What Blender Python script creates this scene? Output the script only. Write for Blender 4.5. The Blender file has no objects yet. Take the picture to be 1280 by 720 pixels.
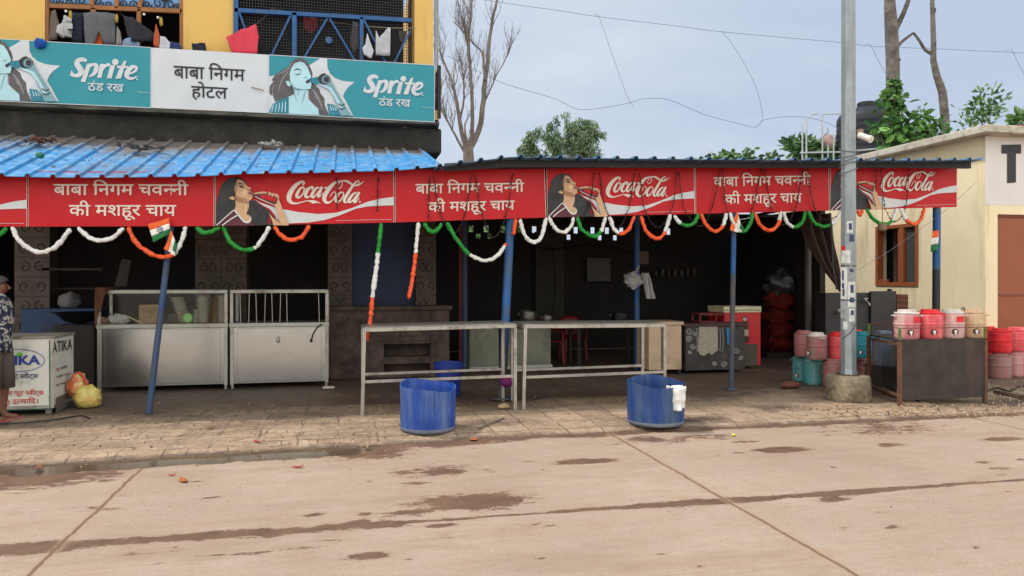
import bpy, bmesh, math, random
import numpy as np
from mathutils import Vector, Matrix, noise as mnoise, Euler
from mathutils.geometry import tessellate_polygon
R = math.radians
SC = bpy.context.scene
COL = SC.collection
# ------------------------------------------------------------------ camera, sky, sun, exposure
# world axes: x runs along the shop fronts (to the right), y away from the street, z up
TH = R(12.5); CT, ST = math.cos(TH), math.sin(TH)
F, HOR, EYE = 950.0, 350.0, 1.6
cam_d = bpy.data.cameras.new('camera'); cam = bpy.data.objects.new('camera', cam_d); COL.objects.link(cam)
cam.location = (0, 0, EYE); cam.rotation_euler = (R(90), 0, -TH)
cam_d.sensor_width = 36; cam_d.lens = 36 * F / 1280; cam_d.shift_y = -10 / 1280
cam_d.clip_start = 0.05; cam_d.clip_end = 2000
SC.camera = cam
SUN_EL, SUN_AZ = R(58), R(-70)          # azimuth from +y towards +x
sd = Vector((math.cos(SUN_EL) * math.sin(SUN_AZ), math.cos(SUN_EL) * math.cos(SUN_AZ), math.sin(SUN_EL)))
sun_d = bpy.data.lights.new('sun', 'SUN'); sun = bpy.data.objects.new('sun', sun_d); COL.objects.link(sun)
sun.location = (0, 0, 30); sun.rotation_euler = (-sd).to_track_quat('-Z', 'Y').to_euler()
sun_d.energy = 2.5; sun_d.angle = R(4); sun_d.color = (1.0, 0.95, 0.88)
W = bpy.data.worlds.new('World'); SC.world = W; W.use_nodes = True
nt = W.node_tree; nt.nodes.clear()
wo = nt.nodes.new('ShaderNodeOutputWorld'); bg = nt.nodes.new('ShaderNodeBackground')
sky = nt.nodes.new('ShaderNodeTexSky'); sky.sky_type = 'NISHITA'; sky.sun_disc = False
sky.sun_elevation = SUN_EL; sky.sun_rotation = SUN_AZ; sky.air_density = 1.0; sky.dust_density = 3.0; sky.ozone_density = 1.0
wtc = nt.nodes.new('ShaderNodeTexCoord'); wmp = nt.nodes.new('ShaderNodeMapping'); wmp.inputs['Scale'].default_value = (1.3, 1.3, 4.5)
wn = nt.nodes.new('ShaderNodeTexNoise'); wn.inputs['Scale'].default_value = 1.6; wn.inputs['Detail'].default_value = 6; wn.inputs['Roughness'].default_value = 0.5
wr = nt.nodes.new('ShaderNodeValToRGB')
wr.color_ramp.elements[0].position = .36; wr.color_ramp.elements[0].color = (5.7, 6.7, 8.4, 1)
wr.color_ramp.elements[1].position = .66; wr.color_ramp.elements[1].color = (7.8, 8.5, 9.4, 1)
wm = nt.nodes.new('ShaderNodeMixRGB'); wm.inputs[0].default_value = .85
nt.links.new(wtc.outputs['Generated'], wmp.inputs['Vector']); nt.links.new(wmp.outputs[0], wn.inputs['Vector'])
nt.links.new(wn.outputs[0], wr.inputs[0])
nt.links.new(sky.outputs[0], wm.inputs[1]); nt.links.new(wr.outputs[0], wm.inputs[2])
# added fill light: the unseen sky behind the camera is made brighter and warmer
wsx = nt.nodes.new('ShaderNodeSeparateXYZ'); nt.links.new(wtc.outputs['Generated'], wsx.inputs[0])
wgr = nt.nodes.new('ShaderNodeMapRange'); wgr.inputs['From Min'].default_value = .15; wgr.inputs['From Max'].default_value = -.55; wgr.inputs['To Min'].default_value = 1.0; wgr.inputs['To Max'].default_value = 2.5
nt.links.new(wsx.outputs[1], wgr.inputs[0]); wvm = nt.nodes.new('ShaderNodeVectorMath'); wvm.operation = 'SCALE'
nt.links.new(wm.outputs[0], wvm.inputs[0]); nt.links.new(wgr.outputs[0], wvm.inputs['Scale'])
wtn = nt.nodes.new('ShaderNodeMixRGB'); wtn.blend_type = 'MULTIPLY'; wtn.inputs[2].default_value = (1.12, 1.0, .80, 1)
wg2 = nt.nodes.new('ShaderNodeMapRange'); wg2.inputs['From Min'].default_value = .15; wg2.inputs['From Max'].default_value = -.3; nt.links.new(wsx.outputs[1], wg2.inputs[0]); nt.links.new(wg2.outputs[0], wtn.inputs[0])
nt.links.new(wvm.outputs[0], wtn.inputs[1]); nt.links.new(wtn.outputs[0], bg.inputs[0]); bg.inputs[1].default_value = 0.1
nt.links.new(bg.outputs[0], wo.inputs[0])
SC.view_settings.view_transform = 'Standard'; SC.view_settings.look = 'None'
SC.view_settings.exposure = 0.0; SC.view_settings.gamma = 1.0; SC.view_settings.use_curve_mapping = False
try:
    SC.cycles.max_bounces = 8; SC.cycles.diffuse_bounces = 4; SC.cycles.transparent_max_bounces = 12
    SC.cycles.use_denoising = True
except Exception: pass

# ------------------------------------------------------------------ measuring helpers
def A(px): return (px - 640) / F
def PD(px, py, Y):
    a = A(px); return Vector((Y * (ST + a * CT), Y * (CT - a * ST), EYE - (py - HOR) / F * Y))
def PV(px, py, v): return PD(px, py, v / (CT - A(px) * ST))
def PU(px, py, u): return PD(px, py, u / (ST + A(px) * CT))
def PG(px, py, z=0.0): return PD(px, py, F * (EYE - z) / (py - HOR))

# ------------------------------------------------------------------ materials
def srgb(r, g, b):
    f = lambda c: (c / 255 / 12.92) if c <= 10 else ((c / 255 + .055) / 1.055) ** 2.4
    return (f(r), f(g), f(b), 1)
MATS = {}
def mat(name, col, rough=.6, metal=0.0, var=.18, vs=4.0, dirt=None, da=.35, ds=2.5, bump=0.0, bs=40.0, spec=.5, rand=True, trans=0.0, streak=False, sub=None):
    """Principled material: base colour with broad variation, optional dirt patches and fine bump"""
    if name in MATS: return MATS[name]
    m = bpy.data.materials.new(name); m.use_nodes = True; n = m.node_tree; N = n.nodes; L = n.links
    b = N['Principled BSDF']; b.inputs['Roughness'].default_value = rough; b.inputs['Metallic'].default_value = metal
    b.inputs['Specular IOR Level'].default_value = spec
    tc = N.new('ShaderNodeTexCoord'); vec = tc.outputs['Object']
    if rand:
        oi = N.new('ShaderNodeObjectInfo'); ad = N.new('ShaderNodeVectorMath'); ad.operation = 'ADD'
        sc = N.new('ShaderNodeMath'); sc.operation = 'MULTIPLY'; sc.inputs[1].default_value = 37.0
        L.new(oi.outputs['Random'], sc.inputs[0]); L.new(vec, ad.inputs[0]); L.new(sc.outputs[0], ad.inputs[1]); vec = ad.outputs[0]
    if streak:
        mp = N.new('ShaderNodeMapping'); mp.inputs['Scale'].default_value = (1, 1, .12); L.new(vec, mp.inputs[0]); svec = mp.outputs[0]
    else: svec = vec
    n1 = N.new('ShaderNodeTexNoise'); n1.inputs['Scale'].default_value = vs; n1.inputs['Detail'].default_value = 6; n1.inputs['Roughness'].default_value = .62
    L.new(vec, n1.inputs['Vector'])
    mr = N.new('ShaderNodeMapRange'); mr.inputs['From Min'].default_value = .3; mr.inputs['From Max'].default_value = .7
    mr.inputs['To Min'].default_value = 1 - var; mr.inputs['To Max'].default_value = 1 + var
    L.new(n1.outputs[0], mr.inputs[0])
    mx = N.new('ShaderNodeMixRGB'); mx.blend_type = 'MULTIPLY'; mx.inputs[0].default_value = 1; mx.inputs[1].default_value = col
    L.new(mr.outputs[0], mx.inputs[2]); out = mx.outputs[0]
    if dirt is not None:
        n2 = N.new('ShaderNodeTexNoise'); n2.inputs['Scale'].default_value = ds; n2.inputs['Detail'].default_value = 8; n2.inputs['Roughness'].default_value = .7
        L.new(svec, n2.inputs['Vector'])
        r2 = N.new('ShaderNodeMapRange'); r2.inputs['From Min'].default_value = .62 - da * .45; r2.inputs['From Max'].default_value = .78 - da * .3
        r2.inputs['To Max'].default_value = min(1, .55 + da)
        L.new(n2.outputs[0], r2.inputs[0])
        m2 = N.new('ShaderNodeMixRGB'); L.new(r2.outputs[0], m2.inputs[0]); L.new(out, m2.inputs[1]); m2.inputs[2].default_value = dirt
        out = m2.outputs[0]
        if metal > 0:
            r3 = N.new('ShaderNodeMapRange'); r3.inputs['To Min'].default_value = rough; r3.inputs['To Max'].default_value = min(.8, rough + .18)
            L.new(r2.outputs[0], r3.inputs[0]); L.new(r3.outputs[0], b.inputs['Roughness'])
    L.new(out, b.inputs['Base Color'])
    if bump > 0:
        n3 = N.new('ShaderNodeTexNoise'); n3.inputs['Scale'].default_value = bs; n3.inputs['Detail'].default_value = 5
        L.new(vec, n3.inputs['Vector']); bp = N.new('ShaderNodeBump'); bp.inputs['Strength'].default_value = bump; bp.inputs['Distance'].default_value = .02
        L.new(n3.outputs[0], bp.inputs['Height']); L.new(bp.outputs[0], b.inputs['Normal'])
    if trans: b.inputs['Transmission Weight'].default_value = trans
    MATS[name] = m; return m
def simple(name, r, g, b, rough=.6, **k):
    return mat(name, srgb(r, g, b), rough, **k)

def glass_mat():
    m = bpy.data.materials.new('cabinet_glass'); m.use_nodes = True; N = m.node_tree.nodes; L = m.node_tree.links
    N.clear(); o = N.new('ShaderNodeOutputMaterial'); t = N.new('ShaderNodeBsdfTransparent'); t.inputs[0].default_value = (.96, .98, .97, 1)
    g = N.new('ShaderNodeBsdfGlossy'); g.inputs['Roughness'].default_value = .08; mx = N.new('ShaderNodeMixShader'); f = N.new('ShaderNodeFresnel'); f.inputs[0].default_value = 1.45
    L.new(f.outputs[0], mx.inputs[0]); L.new(t.outputs[0], mx.inputs[1]); L.new(g.outputs[0], mx.inputs[2]); L.new(mx.outputs[0], o.inputs[0])
    return m
GLASS = glass_mat()

# ------------------------------------------------------------------ mesh helpers
class MB:
    def __init__(s): s.v = []; s.f = []; s.m = []
    def add(s, vs, fs, m=0):
        o = len(s.v); s.v += [tuple(p) for p in vs]
        for f in fs: s.f.append(tuple(i + o for i in f)); s.m.append(m)
        return s
    def box(s, x0, x1, y0, y1, z0, z1, m=0):
        return s.hexa([(x0, y0), (x1, y0), (x1, y1), (x0, y1)], z0, z1, m)
    def hexa(s, q, z0, z1, m=0):
        z0 = z0 if isinstance(z0, (list, tuple)) else [z0] * 4; z1 = z1 if isinstance(z1, (list, tuple)) else [z1] * 4
        vs = [(q[i][0], q[i][1], z0[i]) for i in range(4)] + [(q[i][0], q[i][1], z1[i]) for i in range(4)]
        return s.add(vs, [(3, 2, 1, 0), (4, 5, 6, 7), (0, 1, 5, 4), (1, 2, 6, 5), (2, 3, 7, 6), (3, 0, 4, 7)], m)
    def bar(s, p, q, w, h=None, m=0, up=(0, 0, 1)):
        p, q = Vector(p), Vector(q); h = h or w; d = (q - p).normalized(); u = Vector(up)
        if abs(d.dot(u)) > .95: u = Vector((0, 1, 0))
        x = d.cross(u).normalized() * w / 2; y = x.cross(d).normalized() * h / 2
        vs = [p - x - y, p + x - y, p + x + y, p - x + y, q - x - y, q + x - y, q + x + y, q - x + y]
        return s.add(vs, [(0, 1, 2, 3), (7, 6, 5, 4), (4, 5, 1, 0), (5, 6, 2, 1), (6, 7, 3, 2), (7, 4, 0, 3)], m)
    def tube(s, pts, r, n=6, m=0, cap=True):
        pts = [Vector(p) for p in pts]; K = len(pts); rs = r if isinstance(r, (list, tuple)) else [r] * K
        ms = m if isinstance(m, (list, tuple)) else [m] * K
        up = Vector((0, 0, 1)); o = len(s.v); ref = None
        for i, p in enumerate(pts):
            d = (pts[min(i + 1, K - 1)] - pts[max(i - 1, 0)])
            if d.length < 1e-9: d = Vector((0, 0, 1))
            d.normalize()
            if ref is None:
                ref = d.cross(up if abs(d.z) < .9 else Vector((1, 0, 0))).normalized()
            ref = (ref - d * ref.dot(d)).normalized(); b = d.cross(ref)
            for k in range(n):
                t = 2 * math.pi * k / n; s.v.append(tuple(p + (ref * math.cos(t) + b * math.sin(t)) * rs[i]))
        for i in range(K - 1):
            for k in range(n):
                s.f.append((o + i * n + k, o + i * n + (k + 1) % n, o + (i + 1) * n + (k + 1) % n, o + (i + 1) * n + k)); s.m.append(ms[i])
        if cap:
            s.f.append(tuple(o + k for k in range(n))[::-1]); s.m.append(ms[0])
            s.f.append(tuple(o + (K - 1) * n + k for k in range(n))); s.m.append(ms[-1])
        return s
    def lathe(s, prof, c=(0, 0, 0), n=24, m=0, sx=1, sy=1, cap0=True, cap1=True, fn=None):
        o = len(s.v)
        for i, (r, z) in enumerate(prof):
            for k in range(n):
                t = 2 * math.pi * k / n; rr = r; zz = z
                if fn: rr, zz = fn(i, t, r, z)
                s.v.append((c[0] + rr * sx * math.cos(t), c[1] + rr * sy * math.sin(t), c[2] + zz))
        for i in range(len(prof) - 1):
            for k in range(n):
                s.f.append((o + i * n + k, o + i * n + (k + 1) % n, o + (i + 1) * n + (k + 1) % n, o + (i + 1) * n + k)); s.m.append(m)
        if cap0: s.f.append(tuple(o + k for k in range(n))[::-1]); s.m.append(m)
        if cap1: s.f.append(tuple(o + (len(prof) - 1) * n + k for k in range(n))); s.m.append(m)
        return s
    def grid(s, fn, nu, nv, m=0):
        o = len(s.v)
        for j in range(nv + 1):
            for i in range(nu + 1): s.v.append(tuple(fn(i / nu, j / nv)))
        for j in range(nv):
            for i in range(nu):
                a = o + j * (nu + 1) + i; s.f.append((a, a + 1, a + nu + 2, a + nu + 1)); s.m.append(m)
        return s
    def blob(s, c, r, m=0, n=10, amp=.25, fr=2.0, seed=0.0, flat=0.0):
        """lumpy closed ball: sacks, bundles, stones"""
        c = Vector(c); r = Vector(r) if not isinstance(r, (int, float)) else Vector((r, r, r)); o = len(s.v); K = n
        for i in range(K + 1):
            ph = math.pi * i / K
            for k in range(2 * K):
                t = math.pi * k / K; d = Vector((math.sin(ph) * math.cos(t), math.sin(ph) * math.sin(t), math.cos(ph)))
                q = 1 + amp * mnoise.noise(d * fr + Vector((seed, seed * 1.7, -seed)))
                p = Vector((d.x * r.x * q, d.y * r.y * q, d.z * r.z * q))
                if flat and p.z < -r.z * flat: p.z = -r.z * flat
                s.v.append(tuple(c + p))
        for i in range(K):
            for k in range(2 * K):
                s.f.append((o + i * 2 * K + k, o + (i + 1) * 2 * K + k, o + (i + 1) * 2 * K + (k + 1) % (2 * K), o + i * 2 * K + (k + 1) % (2 * K))); s.m.append(m)
        return s

def cat(pts, step=.03):
    """Catmull-Rom through points (tuples of any length), resampled"""
    P = [Vector(p) for p in pts] if len(pts[0]) <= 4 else pts
    P = [np.array(p, float) for p in pts]
    out = []
    E = [2 * P[0] - P[1]] + P + [2 * P[-1] - P[-2]]
    for i in range(1, len(E) - 2):
        a, b, c, d = E[i - 1:i + 3]; k = max(2, int(np.linalg.norm((c - b)[:2 if len(b) == 3 and step > .5 else 3]) / step))
        for j in range(k):
            t = j / k
            out.append(.5 * (2 * b + (c - a) * t + (2 * a - 5 * b + 4 * c - d) * t * t + (3 * b - a - 3 * c + d) * t ** 3))
    out.append(P[-1]); return out

def root_origin(o):
    p = Vector((0, 0, 0))
    while o is not None: p += o.location; o = o.parent
    return p
def build(name, mb, mats, parent=None, loc=None, smooth=None, bevel=0, solid=0):
    """link a mesh given in scene coordinates as ONE object (a part when it has a parent)"""
    if not isinstance(mats, (list, tuple)): mats = [mats]
    V = np.array(mb.v, dtype=np.float64)
    if parent is not None: org = root_origin(parent)
    elif loc is not None: org = Vector(loc)
    else:
        mn, mxx = V.min(0), V.max(0); org = Vector(((mn[0] + mxx[0]) / 2, (mn[1] + mxx[1]) / 2, mn[2]))
    V = V - np.array(org)
    me = bpy.data.meshes.new(name); me.from_pydata(V.tolist(), [], mb.f)
    for m in mats: me.materials.append(m)
    if any(mb.m): me.polygons.foreach_set('material_index', mb.m)
    if smooth is not None:
        me.polygons.foreach_set('use_smooth', [True] * len(me.polygons))
        me.set_sharp_from_angle(angle=R(smooth))
    me.update()
    o = bpy.data.objects.new(name, me); COL.objects.link(o)
    if parent is None: o.location = org
    else: o.parent = parent
    if bevel:
        b = o.modifiers.new('bevel', 'BEVEL'); b.width = bevel; b.segments = 2; b.limit_method = 'ANGLE'; b.angle_limit = R(40)
    if solid:
        b = o.modifiers.new('thickness', 'SOLIDIFY'); b.thickness = solid; b.offset = 0
    return o
def tag(o, label, cat_, group=None, kind=None):
    if label: o['label'] = label
    if cat_: o['category'] = cat_
    if group: o['group'] = group
    if kind: o['kind'] = kind
    return o
def thing(name, label, cat_, loc, group=None, rz=0):
    o = bpy.data.objects.new(name, None); COL.objects.link(o); o.location = loc; o.rotation_euler = (0, 0, rz); o.empty_display_size = .1
    return tag(o, label, cat_, group)
def struct(name, mb, mats, **k):
    o = build(name, mb, mats, loc=(0, 0, 0), **k); o['kind'] = 'structure'; return o
def copy_tree(o, parent=None):
    c = o.copy(); COL.objects.link(c); c.parent = parent
    for ch in list(o.children): copy_tree(ch, c)
    return c

# ------------------------------------------------------------------ lettering and flat artwork on boards
TXT = {}
def text_mesh(s, off=.012):
    key = (s, off)
    if key in TXT: return TXT[key]
    VS, FS = [], []; x0 = 0.0
    parts = []; i = 0; run = ''
    while i < len(s):
        if s[i] == '~':
            if run: parts.append((run, None)); run = ''
            parts.append((s[i + 1], True)); i += 2
        else: run += s[i]; i += 1
    if run: parts.append((run, None))
    for run, half in parts:
        c = bpy.data.curves.new('lettering', 'FONT'); c.body = run; c.size = 1; c.offset = off; c.resolution_u = 3
        o = bpy.data.objects.new('lettering', c); COL.objects.link(o)
        dg = bpy.context.evaluated_depsgraph_get(); dg.update()
        me = bpy.data.meshes.new_from_object(o.evaluated_get(dg))
        bpy.data.objects.remove(o); bpy.data.curves.remove(c)
        bm = bmesh.new(); bm.from_mesh(me); bpy.data.meshes.remove(me)
        if half:
            bmesh.ops.bisect_plane(bm, geom=bm.verts[:] + bm.edges[:] + bm.faces[:], plane_co=(.41, 0, 0), plane_no=(1, 0, 0), clear_outer=True)
        bm.verts.ensure_lookup_table(); b = len(VS)
        for q in bm.verts: VS.append((q.co.x + x0, q.co.y))
        for f in bm.faces: FS.append(tuple(q.index + b for q in f.verts))
        bm.verts.index_update()
        x0 += max(q.co.x for q in bm.verts) - off + .26 * (len(run) - len(run.rstrip(' '))); bm.free()
    TXT[key] = (VS, FS); return TXT[key]

class Art:
    """flat layers on a plane: fn(x, y, depth) -> scene point; each layer a hair in front of the last"""
    def __init__(s, fn, base=.004): s.fn = fn; s.k = 0; s.base = base; s.mb = MB()
    def d(s): s.k += 1; return s.base + .003 + .0009 * s.k
    def poly(s, pts, m=0):
        d = s.d(); T_ = [[pts[i] for i in t] for t in tessellate_polygon([[Vector((x, y, 0)) for x, y in pts]])]; out = []
        while T_:                                         # small enough to follow the waves of the sheet
            p, q, r = T_.pop(); L3 = [math.dist(p, q), math.dist(q, r), math.dist(r, p)]; k = L3.index(max(L3))
            if L3[k] < 5: out.append((p, q, r)); continue
            if k == 1: p, q, r = q, r, p
            elif k == 2: p, q, r = r, p, q
            mm_ = ((p[0] + q[0]) / 2, (p[1] + q[1]) / 2); T_ += [(p, mm_, r), (mm_, q, r)]
        vs = [s.fn(x, y, d) for t in out for x, y in t]; s.mb.add(vs, [(3 * i, 3 * i + 1, 3 * i + 2) for i in range(len(out))], m); return s
    def stroke(s, pts, m=0, w=None, step=None):
        d = s.d(); P = [(p[0], p[1], (p[2] if len(p) > 2 else w)) for p in pts]
        L = sum(math.hypot(P[i + 1][0] - P[i][0], P[i + 1][1] - P[i][1]) for i in range(len(P) - 1))
        Q = cat(P, step or max(L / 40, 1e-6)); K = len(Q); vs = []
        for i in range(K):
            a, b = Q[max(i - 1, 0)], Q[min(i + 1, K - 1)]; dx, dy = b[0] - a[0], b[1] - a[1]; l = math.hypot(dx, dy) or 1
            nx, ny = -dy / l * Q[i][2] / 2, dx / l * Q[i][2] / 2
            vs += [s.fn(Q[i][0] + nx, Q[i][1] + ny, d), s.fn(Q[i][0] - nx, Q[i][1] - ny, d)]
        fs = [(2 * i, 2 * i + 1, 2 * i + 3, 2 * i + 2) for i in range(K - 1)]
        s.mb.add(vs, fs, m); return s
    def disc(s, x, y, r, m=0, ry=None, n=18):
        return s.poly([(x + r * math.cos(2 * math.pi * k / n), y + (ry or r) * math.sin(2 * math.pi * k / n)) for k in range(n)], m)
    def text(s, txt, x0, x1, yh0, yb0, m=0, off=.012, yh1=None, yb1=None, shear=0):
        """x0..x1 across, headline at yh, baseline at yb (left), yh1/yb1 on the right"""
        VS, FS = text_mesh(txt, off); mx = max(v[0] for v in VS); mn = min(v[0] for v in VS); d = s.d()
        latin = all(ord(c) < 128 for c in txt); H = .72 if latin else .622
        yh1 = yh0 if yh1 is None else yh1; yb1 = yb0 if yb1 is None else yb1; vs = []
        for x, y in VS:
            f = (x - mn) / (mx - mn); a = yh0 + (yh1 - yh0) * f; b = yb0 + (yb1 - yb0) * f
            vs.append(s.fn(x0 + (x1 - x0) * f + shear * y, b + (a - b) * y / H, d))
        s.mb.add(vs, FS, m); return s
    def build(s, name, mats, parent): return build(name, s.mb, mats, parent)

# ================================================================== SETTING
def kerb(u):
    xs = [-40, -9, -6, -2.94, 0, 1.7, 8.2, 40]; ys = [7.2, 7.3, 7.38, 7.5, 7.68, 7.76, 7.8, 7.8]
    return float(np.interp(u, xs, ys)) + .025 * mnoise.noise(Vector((u * 2.3, 3.1, 0))) + .012 * mnoise.noise(Vector((u * 9, 1, 0)))
ROADZ = -.05
earth = mat('dusty_earth', srgb(150, 132, 112), .95, var=.3, vs=.4, dirt=srgb(110, 96, 80), bump=.4, bs=8, rand=False)
g = MB(); g.box(-400, 400, -400, 400, -.6, -.14); struct('ground', g, earth)

# ---- road: cast concrete slabs with wet stains
def grid_obj(name, us, vs_, zf, mats, attrs):
    nu, nv = len(us), len(vs_)
    co = np.zeros((nv, nu, 3)); vals = {k: np.zeros((nv, nu)) for k in attrs}
    for j in range(nv):
        for i in range(nu):
            u = us[i]; v = vs_[j](u) if callable(vs_[j]) else vs_[j]
            co[j, i] = (u, v, zf(u, v))
            for k, fn in attrs.items(): vals[k][j, i] = fn(u, v)
    me = bpy.data.meshes.new(name)
    idx = np.arange(nu * nv).reshape(nv, nu)
    f = np.stack([idx[:-1, :-1], idx[:-1, 1:], idx[1:, 1:], idx[1:, :-1]], -1).reshape(-1, 4)
    me.from_pydata(co.reshape(-1, 3).tolist(), [], f.tolist())
    for k in attrs:
        a = me.attributes.new(k, 'FLOAT', 'POINT'); a.data.foreach_set('value', vals[k].ravel())
    me.polygons.foreach_set('use_smooth', [True] * len(me.polygons)); me.materials.append(mats); me.update()
    o = bpy.data.objects.new(name, me); COL.objects.link(o); o['kind'] = 'structure'; return o

STAINS = []
def stain(px, py, wpx, hpx, amt=1.0):
    p = PG(px, py, ROADZ); Y = F * (EYE - ROADZ) / (py - HOR)
    STAINS.append((p.x, p.y, wpx / 2 / F * Y, max(.02, hpx / 2 * Y * Y / (F * (EYE - ROADZ))), amt))
for q in [(590, 628, 150, 20, 1.1), (520, 640, 90, 10, .8), (490, 655, 70, 9, .95), (545, 657, 60, 7, .7), (465, 694, 52, 9, 1.15), (510, 700, 20, 4, .7),
          (545, 590, 130, 13, .78), (520, 605, 40, 5, .7), (728, 577, 92, 6, 1.1), (975, 563, 72, 7, 1.1), (930, 566, 30, 4, .7), (1040, 624, 42, 6, 1.1),
          (1115, 556, 45, 5, .85), (1110, 536, 170, 16, .62), (1250, 549, 60, 5, .95), (1230, 578, 30, 3, .7), (50, 598, 170, 26, 1.0), (470, 566, 120, 16, .8),
          (840, 548, 160, 10, .7), (320, 690, 150, 6, .62), (200, 690, 90, 5, .6), (150, 619, 30, 4, .6), (140, 636, 60, 5, .6), (420, 675, 60, 5, .55),
          (930, 552, 40, 4, .75), (690, 640, 40, 4, .6), (640, 660, 40, 4, .55), (1245, 586, 50, 4, .6), (370, 590, 50, 3, .55), (245, 602, 24, 3, .6), (660, 655, 90, 5, .55), (560, 672, 60, 5, .5)]:
    stain(*q)
for i in range(46):
    random.seed(900 + i); stain(random.uniform(0, 1280), random.uniform(560, 715), random.uniform(6, 22), random.uniform(1.5, 3.5), random.uniform(.5, .8))
SA = np.array(STAINS)
def wet_fn(u, v):
    n = mnoise.noise(Vector((u * 1.9, v * 3.2, 7))) * .6 + mnoise.noise(Vector((u * 6, v * 11, 3))) * .45
    d = np.sqrt(((u - SA[:, 0]) / SA[:, 2]) ** 2 + ((v - SA[:, 1]) / SA[:, 3]) ** 2)
    w = float(np.max(np.clip(1.25 - d * .75, 0, 1) * SA[:, 4]))
    # the long joint holds damp mud, wider in places
    jw = .028 + .045 * max(0, mnoise.noise(Vector((u * .8, 2.2, 1)))) + (.05 if -2.2 < u < .2 else 0) + (.05 * math.exp(-((u - 2.7) / .7) ** 2)) + .04 * math.exp(-((u - 3.9) / .4) ** 2)
    jd = abs(v - 5.21 - .015 * mnoise.noise(Vector((u * 2, 0, 0))))
    w = max(w, min(1.0, max(0, 1.25 - jd / jw * .75)))
    # mud along the kerb
    kd = kerb(u) - v; kw = .15 + .12 * max(0, mnoise.noise(Vector((u * .9, 5, 5)))) + float(np.interp(u, [-2.6, -1.8, .1, .7], [.38, .22, .2, 0])) + .15 * math.exp(-((u - 1) / .8) ** 2)
    w = max(w, min(1, max(0, 1.3 - kd / kw)))
    return w + n * .32
def road_mat():
    m = bpy.data.materials.new('concrete_road'); m.use_nodes = True; n = m.node_tree; N = n.nodes; L = n.links; b = N['Principled BSDF']
    tc = N.new('ShaderNodeTexCoord'); P = tc.outputs['Object']
    def noise(scale, det=6, ro=.6, mp=None):
        t = N.new('ShaderNodeTexNoise'); t.inputs['Scale'].default_value = scale; t.inputs['Detail'].default_value = det; t.inputs['Roughness'].default_value = ro
        if mp:
            q = N.new('ShaderNodeMapping'); q.inputs['Scale'].default_value = mp; L.new(P, q.inputs[0]); L.new(q.outputs[0], t.inputs['Vector'])
        else: L.new(P, t.inputs['Vector'])
        return t.outputs[0]
    def rng(x, a, c, d=0., e=1.):
        r = N.new('ShaderNodeMapRange'); r.inputs['From Min'].default_value = a; r.inputs['From Max'].default_value = c; r.inputs['To Min'].default_value = d; r.inputs['To Max'].default_value = e
        L.new(x, r.inputs[0]); return r.outputs[0]
    def mth(op, x, y=None, z=None):
        q = N.new('ShaderNodeMath'); q.operation = op
        for i, t in enumerate((x, y, z)):
            if t is None: continue
            if isinstance(t, (int, float)): q.inputs[i].default_value = t
            else: L.new(t, q.inputs[i])
        return q.outputs[0]
    def mix(f, a, c):
        q = N.new('ShaderNodeMixRGB')
        if isinstance(f, float): q.inputs[0].default_value = f
        else: L.new(f, q.inputs[0])
        for i, t in ((1, a), (2, c)):
            if isinstance(t, tuple): q.inputs[i].default_value = t
            else: L.new(t, q.inputs[i])
        return q.outputs[0]
    big = noise(.55, 5); mid = noise(3.5, 8, .7); fine = noise(60, 4); br = noise(2.0, 5, .6, (1, 22, 1)); spk = noise(22, 3, .8, (1, 1.8, 1))
    c = mix(rng(big, .3, .7), srgb(152, 134, 119), srgb(174, 155, 139))
    c = mix(rng(mid, .42, .70, 0, .7), c, srgb(158, 132, 107)); c = mix(rng(noise(130, 3, .7), .52, .68, 0, .5), c, srgb(146, 120, 98)); c = mix(rng(noise(1.3, 7, .72, (.35, 2.2, 1)), .50, .66, 0, .55), c, srgb(160, 132, 106)); c = mix(rng(noise(90, 2, .6), .60, .72, 0, .5), c, srgb(216, 198, 178))
    c = mix(rng(br, .4, .75, 0, .2), c, srgb(200, 182, 164))
    c = mix(rng(spk, .66, .74, 0, .55), c, srgb(140, 112, 90))
    c = mix(rng(noise(.9, 8, .74, (.5, 1.5, 1)), .50, .64, 0, .6), c, srgb(148, 124, 104))
    c = mix(rng(noise(16, 5, .8, (1, 1.6, 1)), .58, .68, 0, .45), c, srgb(132, 108, 90)); c = mix(rng(noise(38, 3, .8), .66, .72, 0, .7), c, srgb(104, 82, 66))
    at = N.new('ShaderNodeAttribute'); at.attribute_name = 'wet'
    edge = mth('ADD', mth('MULTIPLY', mth('SUBTRACT', noise(11, 8, .8, (1, 2.4, 1)), .5), 1.9), mth('MULTIPLY', mth('SUBTRACT', noise(3.5, 4, .6, (1, 2.4, 1)), .5), 1.3))
    wet = mth('ADD', at.outputs['Fac'], edge)
    soft = rng(wet, .22, .62, 0, .5); hard = rng(wet, .50, .60, 0, .92)
    c = mix(soft, c, srgb(146, 117, 93)); c = mix(hard, c, mix(rng(mid, .35, .65), srgb(88, 62, 46), srgb(116, 86, 66)))
    # cross joints every 4.52 m
    sx = N.new('ShaderNodeSeparateXYZ'); L.new(P, sx.inputs[0])
    jx = mth('ADD', mth('ADD', sx.outputs[0], 1.72 + 45.2), mth('MULTIPLY', mth('SUBTRACT', noise(7, 4), .5), .045))
    jx = mth('PINGPONG', jx, 2.26)
    jm = rng(jx, .007, .017, 1, 0)
    jm2 = rng(mth('ADD', jx, mth('MULTIPLY', mth('SUBTRACT', noise(5, 6, .8), .5), .12)), .0, .06, .75, 0)
    c = mix(jm2, c, srgb(165, 134, 108)); c = mix(mth('MULTIPLY', jm, .85), c, srgb(104, 80, 62))
    L.new(c, b.inputs['Base Color'])
    L.new(rng(hard, 0, 1, .88, .55), b.inputs['Roughness'])
    h = mth('ADD', mth('MULTIPLY', fine, .25), mth('ADD', mth('MULTIPLY', br, .3), mth('MULTIPLY', mid, .6)))
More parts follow.
